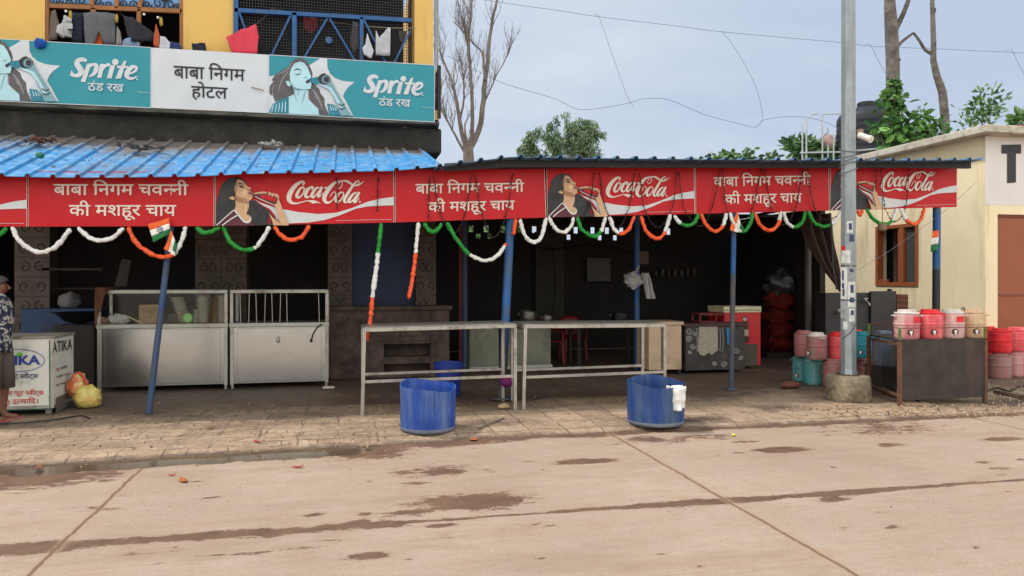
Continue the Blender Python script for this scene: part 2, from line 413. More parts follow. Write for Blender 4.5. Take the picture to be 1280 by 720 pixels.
    h = mth('SUBTRACT', h, mth('MULTIPLY', jm, .5))
    bp = N.new('ShaderNodeBump'); bp.inputs['Strength'].default_value = .5; bp.inputs['Distance'].default_value = .02
    L.new(h, bp.inputs['Height']); L.new(bp.outputs[0], b.inputs['Normal'])
    return m
def road_z(u, v):
    gut = float(np.interp(u, [-3.6, -2.6, -.2, .6], [0, 1, 1, 0])); kd = kerb(u) - v
    return ROADZ + .004 * mnoise.noise(Vector((u * .9, v * .9, 0))) + .005 * mnoise.noise(Vector((u * 2.6, v * 3.4, 2))) + .003 * mnoise.noise(Vector((u * 8, v * 9, 4))) - .026 * gut * math.exp(-(max(0, kd - .02) / (.30 + .08 * mnoise.noise(Vector((u * 1.1, 2, 2))))) ** 2)
us = [-40, -30, -20, -12, -9] + list(np.arange(-6.5, 10.01, .045)) + [12, 16, 24, 40]
vs_ = [-14, -9, -5, -2, 0, 1.5, 2.5] + [float(x) for x in np.arange(3.2, 8.01, .04)]
grid_obj('road', us, vs_, road_z, road_mat(), {'wet': wet_fn})

# ---- pavement: worn square pavers under dust
def pave_mat():
    m = bpy.data.materials.new('worn_pavers'); m.use_nodes = True; n = m.node_tree; N = n.nodes; L = n.links; b = N['Principled BSDF']
    tc = N.new('ShaderNodeTexCoord'); P = tc.outputs['Object']
    def noise(scale, det=6, ro=.6, mp=None):
        t = N.new('ShaderNodeTexNoise'); t.inputs['Scale'].default_value = scale; t.inputs['Detail'].default_value = det; t.inputs['Roughness'].default_value = ro
        if mp:
            q = N.new('ShaderNodeMapping'); q.inputs['Scale'].default_value = mp; L.new(P, q.inputs[0]); L.new(q.outputs[0], t.inputs['Vector'])
        else: L.new(P, t.inputs['Vector'])
        return t.outputs[0]
    def rng(x, a, c, d=0., e=1.):
        r = N.new('ShaderNodeMapRange'); r.inputs['From Min'].default_value = a; r.inputs['From Max'].default_value = c; r.inputs['To Min'].default_value = d; r.inputs['To Max'].default_value = e
        L.new(x, r.inputs[0]); return r.outputs[0]
    def mth(op, x, y=None):
        q = N.new('ShaderNodeMath'); q.operation = op
        for i, t in enumerate((x, y)):
            if t is None: continue
            if isinstance(t, (int, float)): q.inputs[i].default_value = t
            else: L.new(t, q.inputs[i])
        return q.outputs[0]
    def mix(f, a, c):
        q = N.new('ShaderNodeMixRGB'); L.new(f, q.inputs[0]) if not isinstance(f, float) else setattr(q.inputs[0], 'default_value', f)
        for i, t in ((1, a), (2, c)):
            if isinstance(t, tuple): q.inputs[i].default_value = t
            else: L.new(t, q.inputs[i])
        return q.outputs[0]
    wob = N.new('ShaderNodeTexNoise'); wob.inputs['Scale'].default_value = 2.5; L.new(P, wob.inputs['Vector'])
    w1 = N.new('ShaderNodeVectorMath'); w1.operation = 'SCALE'; w1.inputs['Scale'].default_value = .10; L.new(wob.outputs['Color'], w1.inputs[0])
    w2 = N.new('ShaderNodeVectorMath'); w2.operation = 'ADD'; L.new(P, w2.inputs[0]); L.new(w1.outputs[0], w2.inputs[1])
    br = N.new('ShaderNodeTexBrick'); br.offset = 0.0; br.inputs['Scale'].default_value = 1; br.inputs['Brick Width'].default_value = .40; br.inputs['Row Height'].default_value = .42
    br.inputs['Mortar Size'].default_value = .014; br.inputs['Mortar Smooth'].default_value = .6
    br.inputs['Color1'].default_value = (.2, .2, .2, 1); br.inputs['Color2'].default_value = (.8, .8, .8, 1); br.inputs['Mortar'].default_value = (.5, .5, .5, 1)
    L.new(w2.outputs[0], br.inputs['Vector'])
    w3 = N.new('ShaderNodeVectorMath'); w3.operation = 'SCALE'; w3.inputs['Scale'].default_value = .16
    wb2 = N.new('ShaderNodeTexNoise'); wb2.inputs['Scale'].default_value = 5; wb2.inputs['Detail'].default_value = 5; L.new(P, wb2.inputs['Vector']); L.new(wb2.outputs['Color'], w3.inputs[0])
    w4 = N.new('ShaderNodeVectorMath'); w4.operation = 'ADD'; L.new(P, w4.inputs[0]); L.new(w3.outputs[0], w4.inputs[1])
    b2 = N.new('ShaderNodeTexBrick'); b2.offset = .5; b2.inputs['Scale'].default_value = 1; b2.inputs['Brick Width'].default_value = .34; b2.inputs['Row Height'].default_value = .14; b2.inputs['Mortar Size'].default_value = .012; b2.inputs['Mortar Smooth'].default_value = .8
    L.new(w4.outputs[0], b2.inputs['Vector'])
    sxp = N.new('ShaderNodeSeparateXYZ'); L.new(P, sxp.inputs[0])
    leftm = rng(mth('ADD', sxp.outputs[0], mth('MULTIPLY', mth('SUBTRACT', noise(1.2, 3), .5), 2.5)), 2.0, .6)
    crk = mth('MULTIPLY', mth('MULTIPLY', b2.outputs['Fac'], leftm), rng(noise(2.7, 5, .7), .44, .56))
    big = noise(.7, 5); mid = noise(4, 8, .72); fine = noise(45, 5, .7)
    c = mix(rng(br.outputs['Color'], .2, .8), srgb(158, 135, 112), srgb(180, 156, 131))
    c = mix(rng(mid, .42, .66, 0, .8), c, srgb(124, 100, 80))
    c = mix(rng(noise(14, 6, .75), .52, .66, 0, .55), c, srgb(206, 184, 158))
    c = mix(rng(fine, .55, .7, 0, .6), c, srgb(112, 92, 74))
    grit = rng(noise(2.2, 6, .7), .36, .56)            # dust fills the joints in places
    at = N.new('ShaderNodeAttribute'); at.attribute_name = 'worn'
    vis = mth('MULTIPLY', br.outputs['Fac'], mth('SUBTRACT', 1.0, mth('MULTIPLY', grit, at.outputs['Fac'])))
    c = mix(mth('MULTIPLY', vis, .85), c, srgb(82, 64, 50))
    c = mix(mth('MULTIPLY', crk, .8), c, srgb(88, 70, 56))
    a2 = N.new('ShaderNodeAttribute'); a2.attribute_name = 'damp_shade'
    wet = mth('ADD', a2.outputs['Fac'], mth('MULTIPLY', mth('SUBTRACT', noise(6, 8, .75), .5), 1.0))  # mask holds damp ground and painted shade together
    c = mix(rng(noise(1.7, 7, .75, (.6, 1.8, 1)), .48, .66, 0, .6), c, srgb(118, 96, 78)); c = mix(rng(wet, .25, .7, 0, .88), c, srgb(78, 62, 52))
    L.new(c, b.inputs['Base Color']); L.new(rng(wet, .3, .8, .9, .6), b.inputs['Roughness'])
    h = mth('SUBTRACT', mth('ADD', mth('MULTIPLY', mid, .9), mth('MULTIPLY', fine, .35)), mth('ADD', mth('MULTIPLY', vis, .8), mth('MULTIPLY', crk, .7)))
    bp = N.new('ShaderNodeBump'); bp.inputs['Strength'].default_value = .6; bp.inputs['Distance'].default_value = .03
    L.new(h, bp.inputs['Height']); L.new(bp.outputs[0], b.inputs['Normal'])
    return m
def damp_shade_fn(u, v):
    k = v - kerb(u); d = max(0, .72 - k / (.20 + .10 * mnoise.noise(Vector((u * 1.3, 8, 0)))))
    d = max(d, .85 * math.exp(-((u - 4.0) / .5) ** 2 - ((v - 8.1) / .22) ** 2), .7 * math.exp(-((u - 5.3) / .5) ** 2 - ((v - 8.6) / .35) ** 2),  # first patch: the right drum's cast shadow, painted into the mask
            .6 * math.exp(-((u - 1.6) / .7) ** 2 - ((v - 8.4) / .3) ** 2), .9 * math.exp(-((u - 8.6) / .9) ** 2 - ((v - 8.3) / .4) ** 2), .45 * math.exp(-((u + 1) / 2.0) ** 2 - ((v - 8.9) / .4) ** 2))
    if v > 9.2: d = max(d, min(.72, .36 + (v - 9.2) * .35) + .25 * mnoise.noise(Vector((u * .9, v * 2.2, 11))))  # shade under the awning painted as darker paving, with wet streaks
    return d
def pz(u, v):
    k = v - kerb(u)
    z = .010 * mnoise.noise(Vector((u * .8, v * .8, 4))) + .008 * mnoise.noise(Vector((u * 3, v * 3, 1))) - .006
    e = .22 + .10 * mnoise.noise(Vector((u * 1.7, 3, 3)))
    if k < e: z -= (1 - max(k, 0) / e) ** 1.4 * .042
    return z
rows = [lambda u, k=k: kerb(u) + k for k in [0, .012, .03, .06, .1] + [float(x) for x in np.arange(.15, 2.6, .05)]]
rows = [(lambda u: kerb(u) - .0)] + rows[1:] + [10.6, 11.0, 11.6, 12.3, 13.2, 14.2, 15.5, 17.6]
us = [-40, -20, -12, -9] + list(np.arange(-6.5, 10.6, .05)) + [12, 15, 22, 40]
def pz2(u, v):
    return pz(u, v) if v < 10.5 else -.006
pv = grid_obj('pavement', us, rows, pz2, pave_mat(), {'damp_shade': damp_shade_fn, 'worn': lambda u, v: 1.0 if u < 1.2 else .55})
# kerb face down to the road
kb = MB(); kus = [float(x) for x in np.arange(-9, 12, .06)]
kb.grid(lambda s, t: (-9 + s * 21, kerb(-9 + s * 21) - (1 - t) * .03, -.13 + t * (.13 + pz(-9 + s * 21, kerb(-9 + s * 21)))), 350, 3)
struct('kerb', kb, mat('kerb_mud', srgb(112, 90, 72), .85, var=.35, vs=6, bump=.6, bs=18, rand=False), smooth=60)

# ---- puddle along the kerb
pu = MB(); pu.grid(lambda a, b: Vector((-3.7 + 4.5 * a, kerb(-3.7 + 4.5 * a) - .004 - .75 * (1 - b), ROADZ - .0085)), 90, 2)
pm = bpy.data.materials.new('puddle_water'); pm.use_nodes = True; pb = pm.node_tree.nodes['Principled BSDF']
pb.inputs['Base Color'].default_value = srgb(96, 78, 62); pb.inputs['Roughness'].default_value = .13; pb.inputs['Specular IOR Level'].default_value = .5
struct('puddle_water', pu, pm)

# ------------------------------------------------------------------ shared materials
YEL = mat('yellow_wall_paint', srgb(226, 184, 104), .8, var=.07, vs=1.5, dirt=srgb(176, 138, 84), da=.12, ds=3, bump=.1, bs=60, streak=True)
DARKCON = mat('dark_concrete', srgb(42, 40, 38), .9, var=.4, vs=3, dirt=srgb(70, 66, 58), da=.3, bump=.3, bs=12)  # near-black concrete with paler patches
GREYCON = mat('mossy_concrete_lip', srgb(98, 96, 86), .9, var=.35, vs=5, dirt=srgb(50, 50, 44), da=.5, bump=.4, bs=25)
BLACKISH = mat('blackish_wall', srgb(52, 46, 44), .9, var=.3, vs=2, bump=.15, bs=20)  # near-black brown, varied at random
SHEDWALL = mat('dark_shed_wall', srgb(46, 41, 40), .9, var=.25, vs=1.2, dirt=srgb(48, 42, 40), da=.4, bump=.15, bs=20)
WOOD = mat('brown_window_wood', srgb(150, 96, 50), .6, var=.25, vs=6, bump=.1, bs=30)
BLUEP = mat('blue_enamel_paint', srgb(22, 84, 142), .5, var=.2, vs=5, dirt=srgb(74, 78, 84), da=.28, ds=4)
STEEL = mat('stainless_steel', srgb(186, 186, 184), .22, 1.0, var=.06, vs=3, dirt=srgb(190, 182, 170), da=.10, ds=1.6, bump=.05, bs=3)
ALU = mat('aluminium_trim', srgb(170, 167, 160), .42, .85, var=.1, vs=8, dirt=srgb(130, 118, 104), da=.25)
GALV = mat('galvanised_steel', srgb(150, 158, 162), .5, .55, var=.12, vs=7, dirt=srgb(120, 126, 128), da=.35, ds=5, streak=True)
WHITEP = simple('white_print', 232, 232, 228, .5, var=.03)
BLACKP = simple('black_plastic', 22, 22, 24, .5, var=.2)
RUST = mat('rusty_sheet', srgb(60, 52, 49), .8, .1, var=.35, vs=5, dirt=srgb(96, 70, 54), da=.2, ds=2.6, bump=.25, bs=14, streak=True)

# ------------------------------------------------------------------ yellow building with balcony
VW = 12.5
bld = thing('yellow_building', 'yellow two storey building with a balcony above the tea stall', 'building', (-3, 13, 0))
def zz(px, py, v=VW): return PV(px, py, v).z
def uu(px, v=VW): return PV(px, 100, v).x
uC = uu(541)
w = MB()
wz0, wz1 = 3.95, 7.2
w.box(-14, uu(56), VW, VW + .2, wz0, wz1)
w.box(uu(229), uu(292), VW, VW + .2, wz0, wz1)
w.box(uu(516), uC, VW - .05, VW + .25, wz0, wz1)
w.box(uu(56), uu(229), VW, VW + .2, 6.35, wz1); w.box(uu(292), uu(516), VW, VW + .2, 6.6, wz1)
w.box(uC - .2, uC, VW + .25, 17, wz0, wz1)
build('wall', w, YEL, bld)
w = MB(); w.box(uu(516) - .02, uu(517.5), VW - .058, VW - .04, wz0, wz1); build('groove_shadow_strip', w, simple('groove_shadow_paint', 120, 92, 50, .9), bld)  # raised dark strip, the groove's shadow painted in its colour
# dark rooms behind the openings
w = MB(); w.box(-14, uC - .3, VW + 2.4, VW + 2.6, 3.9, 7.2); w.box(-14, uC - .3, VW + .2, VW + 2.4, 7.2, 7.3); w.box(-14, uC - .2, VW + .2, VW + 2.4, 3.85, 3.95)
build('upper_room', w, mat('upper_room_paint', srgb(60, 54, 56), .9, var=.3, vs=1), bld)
# balcony slab with its dark beam, lip and soffit
w = MB(); w.box(-14, uu(552, 12.1), 12.1, 14.0, 3.62, 4.02); w.box(-14, uu(545, 12.1), 12.45, 13.4, 3.2, 3.62); build('balcony_beam', w, DARKCON, bld, bevel=.03)
w = MB()
def lipz(u): return 4.02 + .015 * mnoise.noise(Vector((u * 2, 0, 0)))
w.grid(lambda s, t: (-9 + s * (uu(549, 11.96) + 9), 11.94 + .02 * mnoise.noise(Vector((s * 40, t, 0))) + (.16 if t in (0, 1) else 0), 4.02 + .10 * t + .012 * mnoise.noise(Vector((s * 30, t * 3, 5)))), 120, 3)
build('balcony_lip', w, GREYCON, bld, smooth=50, solid=.02)
w = MB(); w.box(uu(543.5, 11.96), uu(549, 11.96), 11.98, 12.4, 4.13, 4.28); build('ledge_end', w, YEL, bld)
# wooden fanlight window
wf = MB(); vf = VW + .04
def seg(mb, a, b, wpx, v=vf, th=.06, m=0):
    pa, pb = PV(a[0], a[1], v), PV(b[0], b[1], v); mb.bar(pa, pb, wpx / F * 11.5, th, m, up=(0, 1, 0)); return mb
win = MB()
seg(win, (58.5, -45), (58.5, 60), 6); seg(win, (227.5, -45), (227.5, 66), 5)
seg(win, (60, 7.5), (228, 14.5), 5.5)
seg(win, (117, 10), (118, 62), 6); seg(win, (174, 12), (173, 66), 5)
seg(win, (60, -42), (228, -38), 6)
for a, b in (((116, 9), (108, -40)), ((146, 11), (146, -40)), ((174, 12), (186, -40))): seg(win, a, b, 5)
wino = build('window', win, WOOD, bld, bevel=.006)
p0 = PV(60, 8, VW + .09); p1 = PV(228, 14, VW + .09)
gl = MB(); gl.add([p0, p1, PV(228, -40, VW + .09), PV(60, -40, VW + .09)], [(0, 1, 2, 3)])
build('blue_glass', gl, mat('blue_window_glass', srgb(110, 160, 215), .2, var=.15, vs=9), wino)
sc_ = MB(); random.seed(5)
def curl(cx, cy, r, ph, sgn=1, turns=1.5):
    pts = []
    for i in range(26):
        t = i / 25; rr = r * (1 - .85 * t); an = ph + sgn * turns * 2 * math.pi * t
        pts.append(PV(cx + rr * math.cos(an), cy + rr * math.sin(an), VW + .05))
    sc_.tube(pts, .011, 5)
for cx, cy, r, ph, s in ((72, 1, 7, 0, 1), (86, 4, 6, 2, -1), (101, 1, 8, 1, 1), (124, 3, 6, 0, 1), (135, 6, 6, 3, -1), (155, 5, 6, 1, 1), (166, 6, 7, 2, -1), (184, 6, 6, 0, 1), (198, 4, 9, 2, -1), (212, 6, 8, 1, 1), (222, 9, 5, 3, 1), (80, -8, 8, 1, -1), (95, -10, 8, 3, 1), (205, -6, 8, 0, 1)): curl(cx, cy, r, ph, s)
seg(sc_, (63, 4), (112, 5.5), 1.4, VW + .05, .015); seg(sc_, (150, 7), (224, 12), 1.4, VW + .05, .015)
build('scroll_grille', sc_, BLACKP, wino, smooth=60)
# blue balcony grille with wire mesh
bg_ = MB()
seg(bg_, (295, -40), (295, 72), 6, VW - .02); seg(bg_, (293, 13), (516, 26), 5.5, VW - .02)
seg(bg_, (368, 16), (368, 76), 6, VW - .02); seg(bg_, (452, 22), (452, 80), 5, VW - .02)
for a, b in (((299, 15), (318, 70)), ((363, 20), (338, 72)), ((409, 23), (378, 76)), ((412, 23), (446, 80)), ((455, 25), (485, 84)), ((513, 38), (490, 84))): seg(bg_, a, b, 2.6, VW - .035, .02)
grl = build('balcony_grille', bg_, BLUEP, bld, bevel=.004)
nm = MB()
for i in range(64):
    u = uu(297) + (uu(515) - uu(297)) * i / 63; nm.bar((u, VW + .05, 4.1), (u, VW + .05, 6.5), .006, .006)
for j in range(52):
    z = 4.2 + j * .045; nm.bar((uu(297), VW + .056, z), (uu(515), VW + .056, z), .006, .006)
build('wire_mesh', nm, mat('dull_wire', srgb(70, 70, 76), .6, .4), grl)
dd = MB(); c = PV(411, 50, VW - .05)
dd.tube([c, c + Vector((0, .03, 0))], .055, 20); build('blue_disc', dd, BLUEP, grl)
# end railing of the balcony
er = MB(); ue0, ue1 = uu(545, 11.97), uu(549, 11.97)
z0, z1 = PV(547, 148, 11.97).z, PV(547, 82, 11.97).z
er.bar((ue1, 11.97, z0), (ue1, 11.97, z1), .05); er.bar((ue1, 12.45, z0), (ue1, 12.45, z1), .05)
for k in range(4): zk = z0 + (z1 - z0) * (k + .3) / 3.5; er.bar((ue1, 11.97, zk), (ue1, 12.45, zk), .04)
for k in range(1, 4): er.bar((ue1, 11.97 + .12 * k, z0), (ue1, 11.97 + .12 * k, z1), .02)
build('end_railing', er, mat('dark_iron', srgb(44, 40, 44), .6, .4), bld)
# ground floor: back wall, tiled piers, brick plinth
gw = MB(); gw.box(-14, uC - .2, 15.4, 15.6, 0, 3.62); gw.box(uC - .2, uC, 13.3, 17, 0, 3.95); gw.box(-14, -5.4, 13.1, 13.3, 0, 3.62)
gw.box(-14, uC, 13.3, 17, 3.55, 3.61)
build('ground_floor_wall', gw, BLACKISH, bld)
def tile_mat():
    m = mat('printed_wall_tile', srgb(84, 70, 58), .6, var=.2, vs=5, dirt=srgb(60, 50, 42), da=.4, ds=4)
    return m
TILE = tile_mat(); TLINE = simple('tile_grout', 50, 42, 36, .9); TMOTIF = simple('tile_motif', 62, 50, 42, .7)
def tiled_pier(px0, px1, v, ztop=3.6, zbot=0.0):
    u0, u1 = uu(px0, v), uu(px1, v); b = MB(); b.box(u0, u1, v, v + .35, zbot, ztop); p = build('tiled_pier', b, TILE, bld)
    a = MB(); th = .3; nz = int((ztop - .3) / th); d = .004; nx = max(1, round((u1 - u0) / .36)); tw = (u1 - u0) / nx
    for k in range(nz + 1): a.box(u0, u1, v - d, v - .0005, zbot + .15 + k * th - .004, zbot + .15 + k * th + .004)
    for i in range(1, nx): a.box(u0 + i * tw - .004, u0 + i * tw + .004, v - d - .001, v - .0005, zbot, ztop)
    build('grout', a, TLINE, p)
    a = MB()
    for k in range(nz):
        for i in range(nx):
            cx, cz = u0 + (i + .5) * tw, zbot + .15 + (k + .5) * th
            for s in (-1, 1):
                pts = []
                for q in range(15):
                    t = q / 14; rr = .085 * (1 - .8 * t); an = (1.57 if k % 2 else -1.57) + s * 6.5 * t
                    pts.append((cx + s * tw * .22 + rr * math.cos(an), v - .002, cz + rr * math.sin(an)))
                a.tube(pts, .009, 4)
    build('scroll_motif', a, TMOTIF, p)
tiled_pier(244, 308, 13.0); tiled_pier(410, 440, 13.0); tiled_pier(520, 545, 13.0); tiled_pier(18, 62, 13.0)
sh = MB(); sh.box(uu(440, 13.2), uu(520, 13.2), 13.2, 13.26, .9, 3.4)
for k in range(5): sh.box(uu(441, 13.2), uu(519, 13.2), 13.185, 13.2, 1.2 + k * .45, 1.23 + k * .45)
build('shutter', sh, mat('navy_shutter_paint', srgb(30, 46, 78), .6, var=.2), bld)
# old brick plinth with two slots
bk = MB(); u0, u1 = uu(412, 12.55), uu(562, 12.55); V0 = 12.55
zt = zz(480, 388, V0); s0, s1 = uu(480, V0), uu(538, V0)
bk.box(u0, s0, V0, 13.0, 0, zt); bk.box(s1, u1, V0, 13.0, 0, zt)
zs = [0, zz(510, 468, V0), zz(510, 455, V0), zz(510, 446, V0), zz(510, 430, V0), zt]
bk.box(s0, s1, V0, 13.0, zs[0], zs[1]); bk.box(s0, s1, V0, 13.0, zs[2], zs[3]); bk.box(s0, s1, V0, 13.0, zs[4], zs[5]); bk.box(s0, s1, V0 + .3, 13.0, 0, zt)
bk.box(u0 - .04, u1 + .04, V0 - .06, 13.0, zt, zt + .07)
build('brick_plinth', bk, mat('old_brick_plaster', srgb(92, 76, 68), .9, var=.35, vs=7, dirt=srgb(56, 46, 42), da=.45, ds=3, bump=.5, bs=16), bld, bevel=.015)
cj = MB()
for k in range(9):
    zc = .08 + k * .085
    if zs[1] < zc < zs[4]: continue
    cj.box(s0 - .1, s1 + .25, V0 - .003, V0 - .0005, zc, zc + .008)
build('brick_joint', cj, TLINE, bld)
# grey downpipes at the corner
dp = MB(); uD = uC + .06
for k, (px_, r_) in enumerate(((544.5, .022), (547.5, .018))):
    u = uu(px_, 12.6); dp.tube([(u, 12.6 + k * .05, 4.1), (u, 12.6 + k * .05, 7.2)], r_, 8)
build('conduit', dp, simple('grey_pipe_plastic', 168, 172, 178, .5), bld, smooth=40)

# ------------------------------------------------------------------ advertising boards on the balcony
TEAL = mat('teal_print', srgb(16, 138, 152), .38, var=.03, vs=2); AQUA = simple('pale_aqua_print', 176, 214, 222, .5, var=.05); AQUAD = simple('grey_aqua_print', 120, 160, 168, .5, var=.08)
HAIRG = simple('brown_grey_print', 88, 82, 84, .5, var=.3, vs=30); SWHITE = simple('sign_white', 206, 208, 212, .45, var=.03, vs=2); TEALD = simple('deep_teal_print', 30, 120, 140, .5, var=.35, vs=25); DKP = simple('dark_print', 38, 38, 46, .5)
BTXT = simple('black_print', 30, 32, 42, .5); HAIRL = simple('light_hair_print', 140, 134, 132, .5, var=.2, vs=25)
VS_ = 11.93
def bulge(x, y): return .016 * mnoise.noise(Vector((x * .035, y * .03, 2.0))) + .006 * mnoise.noise(Vector((x * .12, y * .09, 7.0)))
def bil(c, s, t):
    (ax, ay), (bx, by), (cx, cy), (dx, dy) = c
    x0, y0 = ax + (bx - ax) * s, ay + (by - ay) * s; x1, y1 = dx + (cx - dx) * s, dy + (cy - dy) * s
    return x0 + (x1 - x0) * t, y0 + (y1 - y0) * t
def board(name, label, corners, v, m, group=None, th=.035):
    P = [PV(x, y, v) for x, y in corners]; c = (P[2] + P[3]) / 2
    o = thing(name, label, 'signboard', (c.x, v + th / 2, c.z), group)
    b = MB(); nx = max(8, int(abs(corners[1][0] - corners[0][0]) / 7)); ny = 8
    def front(s_, t_): x, y = bil(corners, s_, 1 - t_); return PV(x, y, v + bulge(x, y))
    b.grid(front, nx, ny); k0 = len(b.v); b.grid(lambda s_, t_: front(1 - s_, t_) + Vector((0, th, 0)), nx, ny)
    N_ = nx + 1
    for i in range(nx):
        for r0, r1 in ((0, 0), (ny, ny)):
            q = (r0 * N_ + i, r0 * N_ + i + 1, k0 + r0 * N_ + nx - i - 1, k0 + r0 * N_ + nx - i); b.f.append(q if r0 else q[::-1]); b.m.append(0)
    for j in range(ny):
        for c_ in (0, nx):
            q = (j * N_ + c_, (j + 1) * N_ + c_, k0 + (j + 1) * N_ + nx - c_, k0 + j * N_ + nx - c_); b.f.append(q[::-1] if c_ else q); b.m.append(0)
    build('panel', b, m, o, smooth=40)
    return o
def edging(o, corners, v, m, w=.8):
    a = Art(lambda x, y, d: PV(x, y, v + bulge(x, y) - d), .002); c = corners
    for i in range(4):
        p, q = c[i], c[(i + 1) % 4]; a.stroke([p + (w,), ((p[0] + q[0]) / 2, (p[1] + q[1]) / 2, w), q + (w,)], 0)
    a.build('edge_trim', m, o)
SPR = [(336, 68.5), (543.5, 81.5), (543, 152.5), (336, 141.5)]
def inv_spr(x, y):            # photo pixel on the right-hand lemonade board -> board fractions
    s = (x - 336) / (543.3 - 336); yt = 68.5 + 13 * s; yb = 141.5 + 11 * s; return s, (y - yt) / (yb - yt)
def lemon_board(label, corners):
    o = board('signboard', label, corners, VS_, TEAL, 'teal drink boards on the balcony')
    edging(o, corners, VS_, SWHITE)
    def fn(x, y, d):
        px, py = bil(corners, *inv_spr(x, y)); return PV(px, py, VS_ + bulge(px, py) - d)
    def Z(x, y): return (330 + x / 8.47, 65 + y / 8.47)
    def ZS(L): return [Z(*p) for p in L]
    a = Art(fn, .003)
    a.poly(ZS([(54, 258), (150, 240), (300, 210), (480, 140), (560, 90), (600, 62), (668, 68), (672, 170), (700, 230), (750, 275), (830, 305), (900, 314), (960, 318), (890, 375), (850, 430), (838, 470), (880, 545), (945, 675), (54, 632)]), 0)
    a.build('star_burst', [SWHITE], o)
    a = Art(fn, .005); m = [HAIRG, AQUA, AQUAD, TEALD, DKP, SWHITE, HAIRL]
    a.poly(ZS([(395, 62), (320, 78), (290, 105), (260, 150), (200, 190), (120, 235), (80, 300), (100, 310), (60, 360), (56, 430), (75, 470), (85, 440), (100, 480), (120, 530), (180, 505), (270, 470), (330, 440), (440, 400), (470, 400), (475, 500), (560, 590), (590, 668), (690, 672), (645, 560), (640, 490), (600, 440), (585, 390), (530, 340), (505, 290), (515, 230), (500, 180), (460, 110), (430, 80)]), 0)
    for q in ([(300, 110, 8), (240, 190, 12), (120, 250, 4)], [(260, 200, 6), (190, 300, 14), (150, 420, 5)], [(520, 400, 8), (570, 480, 22), (620, 600, 8)], [(500, 380, 5), (540, 440, 10), (560, 500, 5)], [(110, 330, 4), (90, 400, 8), (100, 470, 3)]):
        a.stroke([Z(x, y) + (w_ / 8.47,) for x, y, w_ in q], 6)
    a.poly(ZS([(310, 370), (460, 390), (462, 500), (520, 555), (575, 600), (582, 667), (262, 652), (262, 470), (320, 460)]), 1)
    a.stroke([Z(318, 400) + (1.4,), Z(330, 470) + (1.0,), Z(350, 530) + (.5,)], 2); a.stroke([Z(440, 410) + (1.5,), Z(420, 480) + (1.2,), Z(400, 560) + (.5,)], 2)
    a.poly(ZS([(262, 470), (180, 503), (95, 550), (54, 636), (262, 652)]), 3); a.poly(ZS([(668, 545), (740, 558), (790, 620), (808, 672), (690, 668)]), 3)
    for k in range(5): a.stroke([Z(100 + 32 * k, 560 - 10 * k) + (.9,), Z(90 + 34 * k, 600) + (1.4,), Z(80 + 36 * k, 640) + (.6,)], 1)
    for k in range(3): a.stroke([Z(700 + 25 * k, 565 + 10 * k) + (.8,), Z(715 + 25 * k, 620) + (1.2,)], 1)
    a.poly(ZS([(380, 100), (320, 122), (290, 170), (272, 225), (275, 290), (285, 340), (330, 388), (430, 395), (490, 392), (503, 350), (500, 322), (478, 300), (500, 262), (482, 215), (460, 160), (425, 115)]), 1)
    a.poly(ZS([(230, 310), (262, 305), (285, 340), (270, 370), (245, 350)]), 1)
    a.stroke([Z(290, 330) + (1.,), Z(320, 380) + (2.2,), Z(400, 396) + (1.,)], 2)
    a.stroke([Z(315, 195) + (.6,), Z(355, 180) + (1.6,), Z(400, 195) + (.6,)], 4); a.stroke([Z(330, 232) + (.6,), Z(360, 238) + (1.2,), Z(390, 226) + (.6,)], 4)
    a.stroke([Z(420, 265) + (.5,), Z(440, 268) + (1.,), Z(455, 258) + (.4,)], 2); a.poly(ZS([(440, 310), (480, 285), (490, 300), (480, 322), (455, 335)]), 4)
    a.poly(ZS([(540, 318), (640, 368), (700, 405), (740, 480), (780, 590), (815, 672), (930, 672), (860, 570), (810, 480), (750, 380), (712, 300), (690, 330), (600, 345), (560, 305)]), 2)
    a.poly(ZS([(550, 330), (640, 350), (715, 380), (770, 470), (830, 590), (800, 590), (740, 470), (690, 400), (640, 372)]), 1)
    a.poly(ZS([(482, 282), (520, 270), (590, 262), (600, 330), (540, 342), (495, 325)]), 3)
    a.disc(*Z(640, 290), 65 / 8.47, 4, 55 / 8.47); a.disc(*Z(655, 290), 42 / 8.47, 2, 42 / 8.47); a.disc(*Z(660, 290), 32 / 8.47, 4, 32 / 8.47)
    for q in ([(580, 265), (620, 235), (650, 232)], [(600, 300), (580, 280), (575, 265)]): a.stroke([Z(*p) + (1.6,) for p in q], 4)
    a.stroke([Z(785, 545) + (1.2,), Z(820, 565) + (1.2,), Z(855, 550) + (1.2,)], 4); a.stroke([Z(795, 595) + (1.,), Z(830, 605) + (1.,), Z(862, 585) + (1.,)], 4)
    a.stroke([Z(362, 395) + (.4,), Z(362, 465) + (.4,)], 4); a.stroke([Z(290, 370) + (.5,), Z(300, 440) + (.5,)], 4)
    a.build('portrait', m, o)
    def Q(x, y): return (440 + x / 11.25, 82 + y / 11.25)
    a = Art(fn, .004)
    def st(L): a.stroke([Q(x, y) + (w_ / 11.25,) for x, y, w_ in L], 0)
    st([(365, 175, 38), (320, 150, 52), (262, 165, 62), (243, 210, 66), (275, 260, 74), (297, 310, 72), (265, 355, 58), (205, 362, 42), (165, 345, 30)]); a.poly([Q(155, 362), Q(178, 290), (Q(205, 340)), Q(215, 378)])
    a.poly([Q(x, y) for x, y in ((370, 205), (425, 205), (350, 448), (290, 448))]); st([(395, 260, 20), (440, 220, 36), (482, 230, 52), (480, 290, 56), (450, 345, 44), (395, 378, 16)])
    a.poly([Q(x, y) for x, y in ((530, 212), (590, 212), (550, 393), (494, 393))]); st([(560, 290, 24), (595, 240, 34), (630, 222, 44), (655, 232, 30)])
